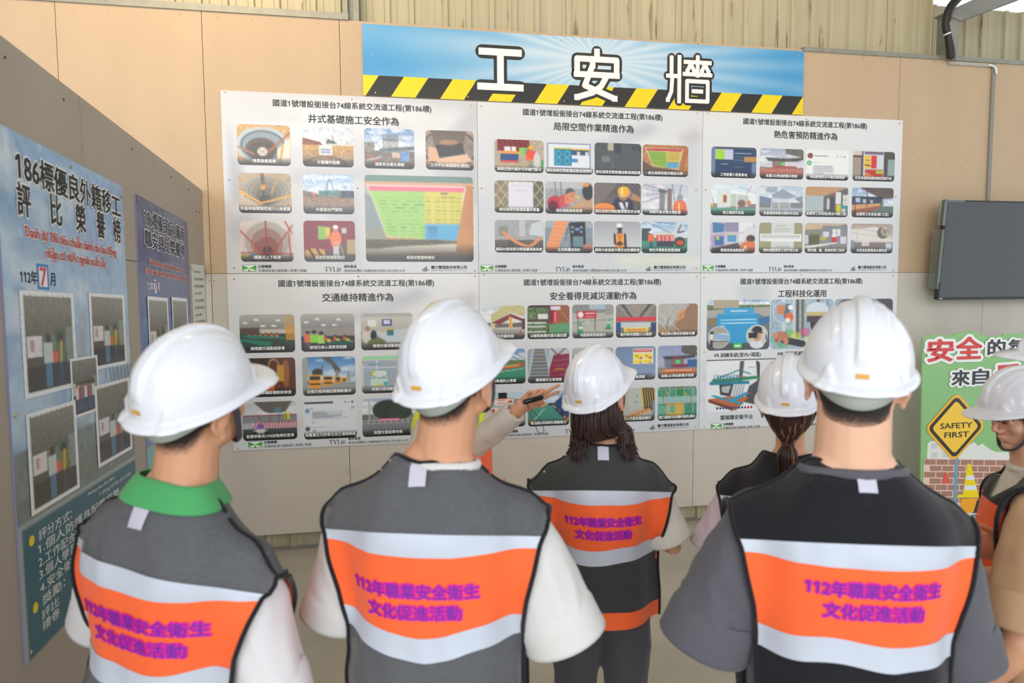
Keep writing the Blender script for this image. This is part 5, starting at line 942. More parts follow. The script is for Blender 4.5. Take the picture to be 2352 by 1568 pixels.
gpoly('printed_hill', [(4.2998, -.2), (5.9, -.2), (5.9, .45), (5.4, .5), (4.9, .40), (4.6, .42), (4.2998, .43)], mat('ink_mid_green', '77b064', .45), -.0008)
gpoly('printed_building', [(4.33, -.1), (4.34, .54), (4.36, .56), (4.40, .56), (4.40, .66), (4.55, .66), (4.6, .62), (4.7, .60), (4.72, .52), (4.76, .52), (4.78, .54), (4.82, .50), (4.86, .52), (4.9, .49), (4.95, .46), (5.0, .44), (5.4, .42), (5.4, -.1)], m_pale, -.0012)
wn = MB()
for a in (4.375, 4.485):
    for b in (.50, .42): p0 = G(a, b); p1 = G(a+.06, b+.045); wn.box(p0[0], p1[0], -.0016, -.0012, p0[1], p1[1])
wn.build('printed_window', m_win, sg)['kind'] = 'stuff'
gpoly('printed_mortar', [(4.31, .42), (5.25, .36), (5.25, .0), (4.31, .0)], m_mort, -.0016)
for row in range(7):
    for k in range(9):
        x0 = 4.315+.115*k+(.055 if row % 2 else 0); zt_ = .415-.053*row-.0*k
        sl = lambda x: -(x-4.31)*.064
        gpoly('printed_brick', [(x0, zt_+sl(x0)-.044), (x0+.106, zt_+sl(x0+.106)-.044), (x0+.106, zt_+sl(x0+.106)), (x0, zt_+sl(x0))], m_brick, -.0022)
gpoly('printed_pole', [(4.602, .50), (4.632, .50), (4.632, -.16), (4.602, -.16)], mat('ink_steel_blue', '6fa0c0', .35), -.003)
def rdia(cx, cz, r, rr=.08):
    pts = []
    for k in range(4):
        a = PI/2*k; c0 = (cx+(r-rr)*math.cos(a), cz+(r-rr)*math.sin(a))
        for j in range(5): b = a-PI/4+PI/2*j/4; pts.append((c0[0]+rr*.7*math.cos(b), c0[1]+rr*.7*math.sin(b)))
    return pts
DC = (4.592, .668)
gpoly('diamond_plate', rdia(*DC, .292), mat('ink_amber', 'f5b62c', .35, coat=.3), -.0045)
gpoly('diamond_border', rdia(*DC, .262, .06), m_blk, -.0052); gpoly('diamond_field', rdia(*DC, .222, .04), mat('ink_yellow_field', 'f8c93a', .35, coat=.3), -.0058)
L = Letters()
for t, a, b, z in (('SAFETY', 4.447, 4.748, .682), ('FIRST', 4.490, 4.720, .606)): p0 = G(a, z); p1 = G(b, z); L.put(t, p0[0], p1[0], p0[1], .040, y=-.0066, fat=.012)
L.build('diamond_lettering', m_blk, sg)
gpoly('printed_cone', [(4.722, .355), (4.755, .355), (4.842, .085), (4.690, .085)], mat('ink_lemon', 'f2d800', .4), -.0035); gpoly('cone_foot', [(4.64, .10), (4.70, .10), (4.84, .10), (4.846, .065), (4.64, .075)], MATS['ink_lemon'], -.0040)
gpoly('cone_base', [(4.67, .06), (4.835, .06), (4.80, -.06), (4.69, -.06)], mat('ink_orange_yellow', 'f2a81e', .4), -.0040); gpoly('cone_shadow', [(4.79, .04), (4.86, .04), (4.86, -.07), (4.79, -.07)], m_blk, -.0036)
for z in (.26, .175): gpoly('cone_band', [(4.74-(.355-z)*.18, z), (4.765+(.355-z)*.26, z-.005), (4.775+(.355-z)*.26, z-.045), (4.732-(.355-z)*.18, z-.040)], mat('ink_band_white', 'dfe6ee', .4), -.0042)
gpoly('printed_cone', [(4.505, .288), (4.535, .288), (4.560, .20), (4.488, .20)], mat('ink_cone_red', 'e2574a', .4), -.0035)
m_ored = mat('ink_bright_red', 'dc4a46', .45); m_slate = mat('ink_slate', '3d4144', .45)
def gtext(txt, x0, x1, z, h, m, fat): 
    p0, p1 = G(x0, z), G(x1, z)
    Letters().put(txt, p0[0], p1[0], p0[1], h*K, y=-.004, fat=.14).build('character_outline', m_white, sg); Letters().put(txt, p0[0], p1[0], p0[1], h*K, y=-.0085, fat=fat).build('character', m, sg)
gtext('安', 4.305, 4.535, 1.305, .175, m_ored, .030); gtext('全', 4.570, 4.805, 1.320, .175, m_ored, .030)
gtext('的', 4.868, 5.032, 1.320, .125, m_slate, .02); gtext('氛', 5.066, 5.235, 1.318, .125, m_slate, .02)
gtext('來', 4.538, 4.702, 1.075, .125, m_slate, .02); gtext('自', 4.735, 4.885, 1.080, .125, m_slate, .02); gtext('看', 4.955, 5.190, 1.085, .175, m_ored, .030)
gtext('設', 4.765, 4.835, -.105, .062, m_slate, .02)
bbox('back_strut', -.1, -.06, .012, .03, 1.8-2.0*K+.02, .9, m_galv, sg)
# ================================================================== PEOPLE
def trans(V, M_): return [M_ @ Vector(v) for v in V]
def loft(rings, n=28, p=2.3, cap=True):
    V = []; F = []
    for (cx, cy, cz, rx, ryb, ryf) in rings:
        for j in range(n):
            g = 2*PI*j/n; c, s = math.cos(g), math.sin(g)
            a = math.copysign(abs(c)**(2/p), c)*rx; b = math.copysign(abs(s)**(2/p), s)*(ryf if s > 0 else ryb)
            V.append((cx+a, cy+b, cz))
    for i in range(len(rings)-1):
        for j in range(n): F.append((i*n+j, i*n+(j+1) % n, (i+1)*n+(j+1) % n, (i+1)*n+j))
    if cap: F.append(tuple(range(n-1, -1, -1))); k = (len(rings)-1)*n; F.append(tuple(range(k, k+n)))
    return V, F
def dens(rings, k=3):
    out = []; P = np.array(rings)
    for i in range(len(P)-1):
        p0, p1, p2, p3 = P[max(i-1, 0)], P[i], P[i+1], P[min(i+2, len(P)-1)]
        for j in range(k):
            t = j/k; out.append(.5*((2*p1)+(p2-p0)*t+(2*p0-5*p1+4*p2-p3)*t*t+(3*p1-p0-3*p2+p3)*t**3))
    out.append(P[-1]); return [tuple(r) for r in out]
def sleeve(P, Rr, ax, n=24, sq=1.0):
    """loft of parallel-framed rings, so the hem can fold back inside"""
    V = []; F = []; w0 = Vector((0, 1, 0))
    for p, r, t in zip(P, Rr, ax):
        t = Vector(t).normalized(); a = (w0-t*w0.dot(t)).normalized(); b = t.cross(a)
        for j in range(n): q = 2*PI*j/n; V.append(Vector(p)+(a*math.cos(q)*sq+b*math.sin(q))*r)
    m_ = len(P)
    for i in range(m_-1):
        for j in range(n): F.append((i*n+j, i*n+(j+1) % n, (i+1)*n+(j+1) % n, (i+1)*n+j))
    F.append(tuple(range(n-1, -1, -1))); F.append(tuple(range((m_-1)*n, m_*n))); return V, F
def hand(wrist, d, nrm, thumb_side, curls, sc=1.0, thumb=None):
    """wrist point, finger direction d, palm normal nrm, thumb_side vector; curls: per finger (index..little) list of 3 bend angles"""
    d = Vector(d).normalized(); nrm = (Vector(nrm)-d*Vector(nrm).dot(d)).normalized(); ts = Vector(thumb_side); ts = (ts-d*ts.dot(d)-nrm*ts.dot(nrm)).normalized()
    W = Vector(wrist); out = []
    lens = ((.042, .025, .021), (.046, .029, .023), (.042, .027, .022), (.033, .020, .019)); offs = (.029, .0095, -.0095, -.027); rad = (.0088, .009, .0086, .0076); kx = (.088, .090, .086, .080)
    for f in range(4):
        o = offs[f]; K = W+(d*kx[f]+ts*o)*sc
        out.append(tube([W+ts*o*.55*sc-d*.01, W+(d*.045+ts*o*.85)*sc, K], [.017*sc, .0155*sc, .0115*sc], 10, True, (nrm, .85)))
        p = K; a = 0; pts = [K-d*.01*sc, K]; rr = [rad[f]*1.15*sc]*2
        spread = (ts*(.16, .04, -.06, -.17)[f])
        for j in range(3):
            a += math.radians(curls[f][j]); dirn = ((d+spread).normalized()*math.cos(a)+nrm*math.sin(a)).normalized()
            p = p+dirn*lens[f][j]*sc; pts.append(p); rr.append(rad[f]*(1.0, .93, .8)[j]*sc)
        out.append(tube(pts, rr, 10))
    out.append(ball(W+d*.05*sc+nrm*.004, (.03*sc,)*3, 10, 8)); out[-1] = ([W+d*.05*sc+(Vector(v)-W-d*.05*sc)*.0+((Vector(v)-W-d*.05*sc).dot(d)*d*1.3+(Vector(v)-W-d*.05*sc).dot(ts)*ts*1.0+(Vector(v)-W-d*.05*sc).dot(nrm)*nrm*.5) for v in out[-1][0]], out[-1][1])
    t = thumb or ((.018, .030, .010), (.048, .052, .016), (.078, .062, .020), (.100, .062, .022))
    P = [W+(d*a+ts*b+nrm*c)*sc for a, b, c in t]
    out.append(tube([W+(d*.012+ts*.01)*sc]+P, [.016*sc, .0150*sc, .0115*sc, .0100*sc, .0082*sc], 10)); return out
RELAX = [(25, 30, 20), (30, 32, 20), (32, 35, 22), (35, 35, 25)]
def head_shapes(fine=False):
    S = []
    S.append(ball((0, -.010, .036), (.076, .098, .088), 24, 16)); S.append(ball((0, .026, -.028), (.063, .064, .080), 20, 14)); S.append(ball((0, .034, -.070), (.050, .050, .042), 18, 12))
    S.append(ball((0, .072, -.098), (.022, .016, .015))); 
    for s in (-1, 1):
        S.append(ball((s*.048, .010, -.058), (.019, .026, .026))); S.append(ball((s*.036, .062, -.026), (.025, .022, .024)))
        S.append(ball((s*.0105, .098, -.033), (.0095, .010, .0075), 10, 8)); S.append(ball((s*.030, .076, .003), (.015, .013, .009), 12, 8))
        S.append(tube([(s*.012, .087, .019), (s*.034, .083, .024), (s*.052, .068, .018)], [.008, .0085, .007], 8))
        # ear: shell rim and lobe
        e = Matrix.Translation((s*.078, -.008, -.015)) @ Matrix.Diagonal((1.2, 1.15, 1.1, 1)) @ Matrix.Rotation(s*math.radians(-22), 4, 'Z') @ Matrix.Rotation(math.radians(-10), 4, 'X')
        rim = [(s*.004, .010, -.024), (s*.010, -.004, -.020), (s*.017, -.018, -.004), (s*.019, -.019, .016), (s*.014, -.006, .030), (s*.008, .008, .026), (s*.003, .012, .012)]
        V, F = tube(smooth_path(rim, 4), [.0052]*25, 8); S.append((trans(V, e), F)); V, F = ball((s*.006, -.002, .004), (.007, .015, .026), 12, 8); S.append((trans(V, e), F)); V, F = ball((s*.008, .002, -.027), (.006, .009, .010), 10, 8); S.append((trans(V, e), F))
    S.append(tube([(0, .086, .018), (0, .095, .0), (0, .108, -.022), (0, .106, -.033)], [.0068, .0075, .0095, .0090], 10))
    S.append(tube([(-.022, .080, -.060), (-.008, .0925, -.056), (0, .0925, -.058), (.008, .0925, -.056), (.022, .080, -.060)], [.003, .0062, .006, .0062, .003], 8))
    S.append(tube([(-.020, .079, -.066), (0, .0905, -.070), (.020, .079, -.066)], [.003, .0072, .003], 8))
    return [([Vector((v[0]*1.08, v[1]*1.02, v[2])) for v in V], F) for V, F in S]
_hat_cache = {}
def hat_meshes():
    if _hat_cache: return _hat_cache
    NA, NT = 168, 44
    def S(x, a, b): t = min(max((x-a)/(b-a), 0), 1); return t*t*(3-2*t)
    def zb(az): return .031+.006*math.cos(az)
    def dome(az, t, off=0):
        e = t*PI/2; ce = math.cos(e)**.94; A, B, Hh = .1065+off, .133+off, .137+off
        x = A*math.sin(az)*ce; y = B*math.cos(az)*ce+.004; z = zb(az)*(1-t)+.028*t+Hh*math.sin(e)
        if off == 0:
            n = Vector((x/A**2, (y-.004)/B**2, max(z-.03, 0)/Hh**2)); n.normalize()
            rear = S(z, .055, .085) if y < 0 else S(z, .045, .07)
            d = .0085*(1-S(abs(x), .010, .0165))*rear + .0028*(1-S(abs(x), .040, .043))*S(z, .075, .11)+.0016*(1-S(abs(x), .058, .061))*S(z, .085, .12)
            for a0 in (PI-.60, PI+.60, .62, -.62):
                dd = (az-a0+PI) % (2*PI)-PI; wv = max(0, 1-abs(dd)/(.19*max(.05, 1-t*5.6)) if t < .175 else 0); d += .0055*min(1, wv*2.2)*min(1, (.175-t)*16 if t < .175 else 0)
            x += n.x*d; y += n.y*d; z += n.z*d
        return (x, y, z)
    V = []; F = []
    def flare(az):
        c = math.cos(az); front = max(0, c); rear = max(0, -c)
        return .012+.008*rear**2+.046*max(0, (c-.30)/.70)**1.3 if c > .3 else .012+.008*rear**2
    rows = []
    rows.append([dome(2*PI*i/NA, 1) for i in range(NA)])
    for k in range(NT-1, -1, -1): rows.append([dome(2*PI*i/NA, k/NT) for i in range(NA)])
    for q, dz in ((.12, -.0015), (.35, -.003), (.7, -.005), (.93, -.0085), (1.0, -.011), (.985, -.013), (.9, -.0115), (.5, -.007), (.12, -.005)):
        r = []
        for i in range(NA):
            az = 2*PI*i/NA; b = Vector(dome(az, 0)); n = Vector((math.sin(az)/.1065, math.cos(az)/.133, 0)).normalized(); f = flare(az); c = max(0, math.cos(az))
            r.append(tuple(b+n*f*q+Vector((0, 0, dz-.010*q*q*c**2-.004*q*max(0, -math.cos(az))))))
        rows.append(r)
    for k in (0, 6, 14, 24, 34, 42): rows.append([dome(2*PI*i/NA, k/NT, -.0035) for i in range(NA)])
    for r in rows: V += r
    for i in range(len(rows)-1):
        for j in range(NA): F.append((i*NA+j, (i+1)*NA+j, (i+1)*NA+(j+1) % NA, i*NA+(j+1) % NA))
    _hat_cache['shell'] = (V, F)
    # suspension nape band
    V = []; F = []; n = 36
    for i in range(n+1):
        az = math.radians(82)+math.radians(196)*i/n; k = math.sin(PI*i/n); 
        for r_, z in ((0, .030), (0, .020-.052*k**1.5), (.004, .020-.052*k**1.5), (.004, .030)): V.append(((.0865+r_)*math.sin(az), (.108+r_)*math.cos(az)+.002, z))
    for i in range(n):
        for j in range(4): F.append((i*4+j, i*4+(j+1) % 4, (i+1)*4+(j+1) % 4, (i+1)*4+j))
    _hat_cache['band'] = (V, F)
    # sticker at the rear
    V = []
    for a, z in ((-.012, .040), (.012, .040), (.012, .050), (-.012, .050), (0, .040), (0, .050)):
        az = PI+a/.13; V.append((a, .004-.1335-.0+ (z-.04)*.06-.0004, z))
    _hat_cache['sticker'] = ([V[0], V[4], V[5], V[3], V[1], V[2]], [(0, 1, 2, 3), (1, 4, 5, 2)])
    return _hat_cache
m_hat = mat('hat_plastic', 'e6e8ef', .22, spec=.5, coat=.35)
m_band = mat('nape_band', 'c5cdc4', .6, bump=.1, bscale=300); m_gold = mat('gold_sticker', 'dda84a', .35); m_strap = mat('strap_web', '4c454c', .6, bump=.1, bscale=400)
m_skin = mat('skin', 'd79f7c', .48, .06, 6, .05, 140, sss=.12); m_skin2 = mat('skin_fair', 'e8b596', .48, .05, 6, .05, 140, sss=.12)
m_hair = mat('hair_black', '221c1c', .5, .2, 40, .5, 260, stretch=(1, 1, .15)); m_hairb = mat('hair_brown_black', '35221d', .42, .25, 30, .4, 200, stretch=(1, 1, .1)); m_hairh = mat('hair_highlight', '8a6844', .42, .25, 30, .4, 200)
def hair_fade():
    m = mat('hair_short', '241d1c', .6, .25, 60, .6, 320); nt = m.node_tree; b = nt.nodes['Principled BSDF']; L = nt.links.new
    a = nt.nodes.new('ShaderNodeAttribute'); a.attribute_name = 'cover'; tc = nt.nodes.new('ShaderNodeTexCoord'); n = nt.nodes.new('ShaderNodeTexNoise'); n.inputs['Scale'].default_value = 900; n.inputs['Detail'].default_value = 2
    L(tc.outputs['Object'], n.inputs['Vector']); mr = nt.nodes.new('ShaderNodeMapRange'); mr.inputs['From Min'].default_value = .35; mr.inputs['From Max'].default_value = .65
    L(n.outputs['Fac'], mr.inputs['Value']); sb = nt.nodes.new('ShaderNodeMath'); sb.operation = 'SUBTRACT'; L(a.outputs['Fac'], sb.inputs[0]); L(mr.outputs[0], sb.inputs[1])
    ml = nt.nodes.new('ShaderNodeMath'); ml.operation = 'MULTIPLY_ADD'; ml.inputs[1].default_value = 3; ml.inputs[2].default_value = .5; ml.use_clamp = True; L(sb.outputs[0], ml.inputs[0]); L(ml.outputs[0], b.inputs['Alpha']); return m
m_hairs = hair_fade()
def cloth(name, col, **k):
    a = dict(rough=.85, noise_amt=.03, nscale=8, bump=.18, bscale=700, sheen=.15, spec=.25); a.update(k); return mat(name, col, **a)
def mesh_fabric(name, col, alpha):
    """open-knit mesh: threads with real holes between them"""
    if name in MATS: return MATS[name]
    m = mat(name, col, .8, bump=.25, bscale=600, sheen=.2, spec=.2); nt = m.node_tree; b = nt.nodes['Principled BSDF']; L = nt.links.new
    tc = nt.nodes.new('ShaderNodeTexCoord'); mp = nt.nodes.new('ShaderNodeMapping'); mp.inputs['Rotation'].default_value = (0, math.radians(45), 0); mp.inputs['Scale'].default_value = (1, 0, 1)
    v = nt.nodes.new('ShaderNodeTexVoronoi'); v.inputs['Scale'].default_value = 300; v.inputs['Randomness'].default_value = .4
    L(tc.outputs['Object'], mp.inputs[0]); L(mp.outputs[0], v.inputs['Vector'])
    mr = nt.nodes.new('ShaderNodeMapRange'); mr.inputs['From Min'].default_value = .25; mr.inputs['From Max'].default_value = .45; mr.inputs['To Min'].default_value = alpha-.14; mr.inputs['To Max'].default_value = min(1, alpha+.12)
    L(v.outputs['Distance'], mr.inputs['Value']); L(mr.outputs[0], b.inputs['Alpha']); return m
m_orange = cloth('vest_orange', 'ff6a34', rough=.6, bscale=500); m_refl = cloth('reflective_tape', 'c4cad6', rough=.42, spec=.6, bump=.05); m_pipe = cloth('piping_black', '1d1c20')
m_yv = cloth('vest_yellow', 'e4f01e', rough=.6)
m_mg = mat('print_magenta', 'e0189c', .6); m_bv = mat('print_violet', '5c2cae', .6); m_tagw = mat('label_white', 'c6c4d2', .7, .05, 200)
def fold(me, amp, sc=9, seed=0, dirn=(1, 1, .35), zr=None):
    V = mverts(me); N = np.empty(len(me.vertices)*3); me.vertices.foreach_get('normal', N); N = N.reshape(-1, 3); o = Vector((seed*3.1, seed*1.7, seed))
    d = np.array([noise.noise(Vector((v[0]*dirn[0], v[1]*dirn[1], v[2]*dirn[2]))*sc+o)+.5*noise.noise(Vector((v[0]*dirn[0]+v[2]*.5, v[1]*dirn[1], v[2]*dirn[2]))*sc*2.3+o) for v in V])
    d = -np.abs(d)*1.6+.5
    setverts(me, V+N*(d*amp)[:, None])
def person(cfg):
    g = cfg.get; s_w = g('w', 1.0)                      # width factor of the trunk
    bh, hh = math.radians(cfg['body']), math.radians(cfg['head'])
    lean = g('lean', 0.0)
    Hm = Matrix.Translation((g('hx', 0), -.015+lean+g('hy', 0), 1.505)) @ Matrix.Rotation(-(hh-bh), 4, 'Z') @ Matrix.Rotation(math.radians(g('pitch', 0)), 4, 'X') @ Matrix.Rotation(math.radians(g('roll', 0)), 4, 'Y') @ Matrix.Translation((0, .015, .098))
    top = max((Hm @ Vector(v)).z for v in [(0, y, .175) for y in (-.05, -.02, 0, .03)]); sc = cfg['top']/top
    c0 = Hm @ Vector((0, .0, .09)); R = Matrix.Rotation(-bh, 3, 'Z') @ Matrix.Rotation(math.radians(g('side', 0)), 3, 'Y'); off = R @ (c0*sc)
    root = empty('person', (cfg['at'][0]-off.x, cfg['at'][1]-off.y, 0), -bh, sc); root.rotation_euler = R.to_euler(); tag(root, cfg['label'], 'person', None)
    sk = m_skin2 if g('fair') else m_skin
    # ---- arms
    arms = g('arms', {}); A = {}
    for s, nm in ((-1, 'L'), (1, 'R')):
        a = dict(el=(s*.255*s_w, -.02, 1.095), wr=(s*.17, .19, 1.06), d=(-s*.5, .85, .1), n=(-s*.8, -.5, 0), t=(0, .2, 1), curls=RELAX, hem=.86, hr=.085, r0=.078); a.update(arms.get(nm, {})); A[nm] = (s, a)
    sh = lambda s: Vector((s*.172*s_w, .002, 1.288))
    body = []
    body.append(loft(dens([(0, 0, .80, .13, .08, .08), (0, -.01, .90, .155, .10, .095), (0, 0, 1.02, .135*s_w, .085, .09), (0, -.01, 1.16, .148*s_w, .095, .10), (0, -.015, 1.26, .150*s_w, .098, .095), (0, -.02, 1.34, .110*s_w, .075, .07), (0, -.02, 1.39, .062, .052, .055)])))
    hc = Hm @ Vector((0, -.012, -.02)); body.append(tube([(0, -.022, 1.32), (g('hx', 0)*.4, -.020+lean*.5, 1.42), hc], [.078*g('neck', 1.12), .0600*g('neck', 1.12), .056*g('neck', 1.12)], 16))
    for q in (-1, 1): body.append(tube([(q*.02+g('hx', 0)*.3, -.030, 1.43), (q*.070*s_w, -.030, 1.355), (q*.13*s_w, -.020, 1.29)], [.045*s_w**2, .046*s_w**2, .038*s_w**2], 12))
    body += [(trans(V, Hm), F) for V, F in head_shapes()]
    for nm, (s, a) in A.items():
        S0, E, Wp = sh(s), Vector(a['el']), Vector(a['wr'])
        fat = g('armr', 1)
        body.append(tube([S0+Vector((-s*.04, 0, .0)), S0, S0.lerp(E, .35), S0.lerp(E, .8), E, E.lerp(Wp, .22), E.lerp(Wp, .6), Wp, Wp+Vector(a['d']).normalized()*.02], [r*fat for r in (.040, .050, .050, .041, .038, .041, .034, .0265, .026)], 14))
        body += hand(Wp, a['d'], a['n'], a['t'], a['curls'], g('hs', 1.0), a.get('thumb'))
    for s in (-1, 1): body.append(tube([(s*.075, -.01, .90), (s*.085, 0, .72), (s*.088, .005, .50), (s*.09, -.015, .34), (s*.09, -.02, .09)], [.09, .078, .056, .052, .036], 14)); body.append(tube([(s*.09, -.04, .05), (s*.095, .06, .045), (s*.1, .14, .035)], [.036, .038, .026], 10))
    me = remesh(body, g('vox', .006), 3); o = link('body', me, sk, root, True)
    bvb = BVHTree.FromPolygons([tuple(v.co) for v in me.vertices], [tuple(p.vertices) for p in me.polygons])
    # ---- eyes and brows
    if True:
        for s in (-1, 1):
            V, F = ball((s*.030, .0795, .0005), (.0115, .0100, .0062), 14, 10); mk('eye', trans(V, Hm), F, mat('eye_white', 'e8e4e0', .2), root, True)
            V, F = ball((s*.030, .0880, -.0015), (.0050, .0026, .0042), 12, 8); mk('iris', trans(V, Hm), F, mat('iris_brown', '2a1a14', .1), root, True)
            V, F = tube(smooth_path([(s*.017, .0890, -.001), (s*.030, .0925, -.0030), (s*.043, .0845, -.001)], 4), [.0013]*9, 6); mk('eyelashes', trans(V, Hm), F, m_hair, root, True)
            V, F = tube(smooth_path([(s*.013, .0945, .024), (s*.032, .0920, .029), (s*.050, .0760, .024)], 4), [.002, .0026, .003, .003, .003, .0028, .0024, .0018, .001], 6); mk('eyebrow', trans(V, Hm), F, m_hair, root, True)
    # ---- trousers and shoes
    pt = [loft(dens([(0, -.005, .78, .172, .115, .11), (0, -.01, .88, .172, .122, .105), (0, 0, .98, .150*s_w, .105, .10), (0, 0, 1.03, .146*s_w, .10, .10)]))]
    for s in (-1, 1): pt.append(tube([(s*.080, -.008, .86), (s*.090, 0, .68), (s*.093, .005, .50), (s*.095, -.005, .30), (s*.097, -.01, .07)], [.100, .093, .075, .068, .064], 18))
    me = remesh(pt, .012, 3); fold(me, .006, 10, cfg['seed']); link('trousers', me, cfg['pants'], root, True)
    for s in (-1, 1):
        V, F = loft([(s*.1, .045, .001, .048, .125, .150), (s*.1, .045, .022, .052, .130, .155), (s*.1, .045, .030, .050, .124, .148), (s*.1, .045, .072, .048, .115, .130), (s*.098, .02, .098, .046, .085, .075), (s*.096, -.015, .122, .044, .050, .050)], 20, 2.4)
        mk('shoe', V, F, cloth('shoe_dark', '2c2c30'), root, True)
    # ---- shirt
    top_r = [(0, -.005, .80, .178*s_w, .135, .135), (0, -.005, .92, .182*s_w, .135, .135), (0, -.002, 1.05, .170*s_w*g('waist', 1), .120, .130), (0, -.008, 1.15, .176*s_w, .122, .130), (0, -.014, 1.25, .184*s_w, .128, .120), (0, -.018, 1.305, .176*s_w, .116, .102), (0, -.020, 1.345, .146*s_w, .096, .084), (0, -.020, 1.378, .118*s_w, .084, .070), (0, -.018, 1.402, .098, .074, .066), (0, -.016, 1.418, .090, .068, .062)]
    tors = loft(dens(top_r, 4), 36); shp = [tors]; hems = []
    for nm, (s, a) in A.items():
        S0, E, Wp = sh(s), Vector(a['el']), Vector(a['wr']); r0, hr = a['r0'], a['hr']
        if g('long'):
            pts = [S0+Vector((-s*.06, 0, .015)), S0+Vector((s*.004, 0, 0)), S0.lerp(E, .5), E, E.lerp(Wp, .3), E.lerp(Wp, .65), E.lerp(Wp, a.get('cuff', .86)), E.lerp(Wp, a.get('cuff', .86)-.05), E.lerp(Wp, .6)]; rr = [.055, .066, .066, .060, .058, .052, .046, .038, .036]
        else:
            H = a['hem']; pts = [S0+Vector((-s*.06, 0, .020)), S0+Vector((s*.000, 0, .0)), S0.lerp(E, .30), S0.lerp(E, H*.7), S0.lerp(E, H-.13), S0.lerp(E, H-.135), S0.lerp(E, H*.6)]; rr = [.052, .064, r0*.98, (r0+hr)/2, hr, hr-.012, hr-.020]
        if g('long'):
            ax = [E-S0]*3+[Wp-S0]+[Wp-E]*5
        else: ax = [Vector((s, 0, -.5)), Vector((s*.8, 0, -.8))+(E-S0)]+[E-S0]*5
        if not g('long'):
            a0, a1 = S0.lerp(E, H-.26), S0.lerp(E, H+.025); V_, F_ = sleeve([a0, a0.lerp(a1, .25), a0.lerp(a1, .6), a0.lerp(a1, .9), a1, a1, a0.lerp(a1, .5)], [hr-.006, hr+.003, hr+.005, hr+.007, hr+.008, hr+.004, hr+.001], [E-S0]*7, 32, g('sq', .92)); hems.append((V_, F_[:-2]))
        shp.append(sleeve(pts, rr, ax, 24, g('sq', .92)))
    me = remesh(shp, g('svox', .0088), 3); fold(me, g('famp', .0095), 8, cfg['seed']+5); link(g('shirtname', 't_shirt'), me, cfg['shirt'], root, True)
    FS = [tuple(p.vertices) for p in me.polygons]; bvs = BVHTree.FromPolygons([tuple(v.co) for v in me.vertices], FS)
    bvt = BVHTree.FromPolygons([tuple(v) for v in tors[0]], tors[1])
    for V, F in hems:
        o = mk('sleeve_hem', V, F, cfg['shirt'], root, True); o.data.validate()
    # neckline rib
    rib = []
    for i in range(28):
        az = 2*PI*i/28; d = Vector((math.cos(az), math.sin(az), 0)); c_ = Vector((0, -.018, 1.410+.012*(-math.sin(az))*.6)); h = bvb.ray_cast(c_+d*.25, -d, .25)[0]
        rad_ = (h-c_).length if h else .06; rad_ = min(max(rad_, .055), .105); rib.append(c_+d*(rad_+.004))
    if g('collar'):
        V = []; F = []
        for i, p in enumerate(rib):
            d = (p-Vector((0, -.018, p.z))).normalized(); V += [tuple(p-d*.008+Vector((0, 0, .036))), tuple(p-d*.001+Vector((0, 0, .040))), tuple(p+d*.024+Vector((0, 0, .000))), tuple(p+d*.034+Vector((0, 0, -.014))), tuple(p+d*.026+Vector((0, 0, -.016)))]
        n = len(rib)
        for i in range(n):
            for j in range(4): F.append((i*5+j, i*5+j+1, ((i+1) % n)*5+j+1, ((i+1) % n)*5+j))
        o = mk('collar', V, F, cfg['collar'], root, True); o['label'] = 'green turned-down polo collar'
        md = o.modifiers.new('sub', 'SUBSURF'); md.levels = 1; md.render_levels = 1
    elif not g('long'):
        V, F = tube(rib+[rib[0]], [.0075]*29, 8, False, ((0, 0, 1), 1.5)); mk('neck_ribbing', V, F, cfg['shirt'], root, True)
    # ---- vest
    if g('vest'):
        vc = cfg['vest']; zc, y0 = 1.245, -.005; EW = g('ew', 1.0)*s_w
        zrows = list(np.linspace(.80, zc, 44)); frow = list(np.linspace(0, 90, 31)[1:])
        NX = 45
        def half(z=None, ph=None):
            if ph is None: return EW*float(np.interp(z, [.80, .95, 1.05, 1.12, 1.19, 1.245], [.184, .180, .180, .190, .206, .216]))
            return EW*float(np.interp(ph, [0, 30, 60, 90], [.216, .228, .232, .228]))
        def sheet(sgn):
            Rg = []; X = []; ZP = []
            for z in zrows:
                hw = half(z=z); row = []; xr = []; last = None
                for i in range(NX):
                    x = hw*(2*i/(NX-1)-1); h = bvt.ray_cast(Vector((x, sgn*.6, z)), Vector((0, -sgn, 0)), .62)[0]; h2 = bvs.ray_cast(Vector((x, sgn*.6, z)), Vector((0, -sgn, 0)), .62)[0] if not g('torso_vest') else None
                    v = sgn*(h.y-y0) if h else None
                    if h2 is not None: v = max(v if v is not None else -9, sgn*(h2.y-y0))
                    row.append(v); xr.append(x)
                Rg.append(row); X.append(xr); ZP.append(('z', z))
            for ph in frow:
                hw = half(ph=ph); row = []; xr = []; f = math.radians(ph)
                for i in range(NX):
                    x = hw*(2*i/(NX-1)-1); d = Vector((0, sgn*math.cos(f), math.sin(f))); h = (bvt if g('torso_vest') else bvs).ray_cast(Vector((x, y0, zc))+d*.5, -d, .48)[0]
                    row.append((h-Vector((x, y0, zc))).length if h else None); xr.append(x)
                Rg.append(row); X.append(xr); ZP.append(('f', ph))
            for row in Rg:
                m_ = NX//2
                for rng_ in (range(m_, NX), range(m_, -1, -1)):
                    last = .12
                    for i in rng_:
                        if row[i] is None: row[i] = last-.010
                        row[i] = max(row[i], last-.030) if abs(i-m_) > 8 else row[i]; last = row[i]
            Rg = np.array(Rg); base = Rg.copy()
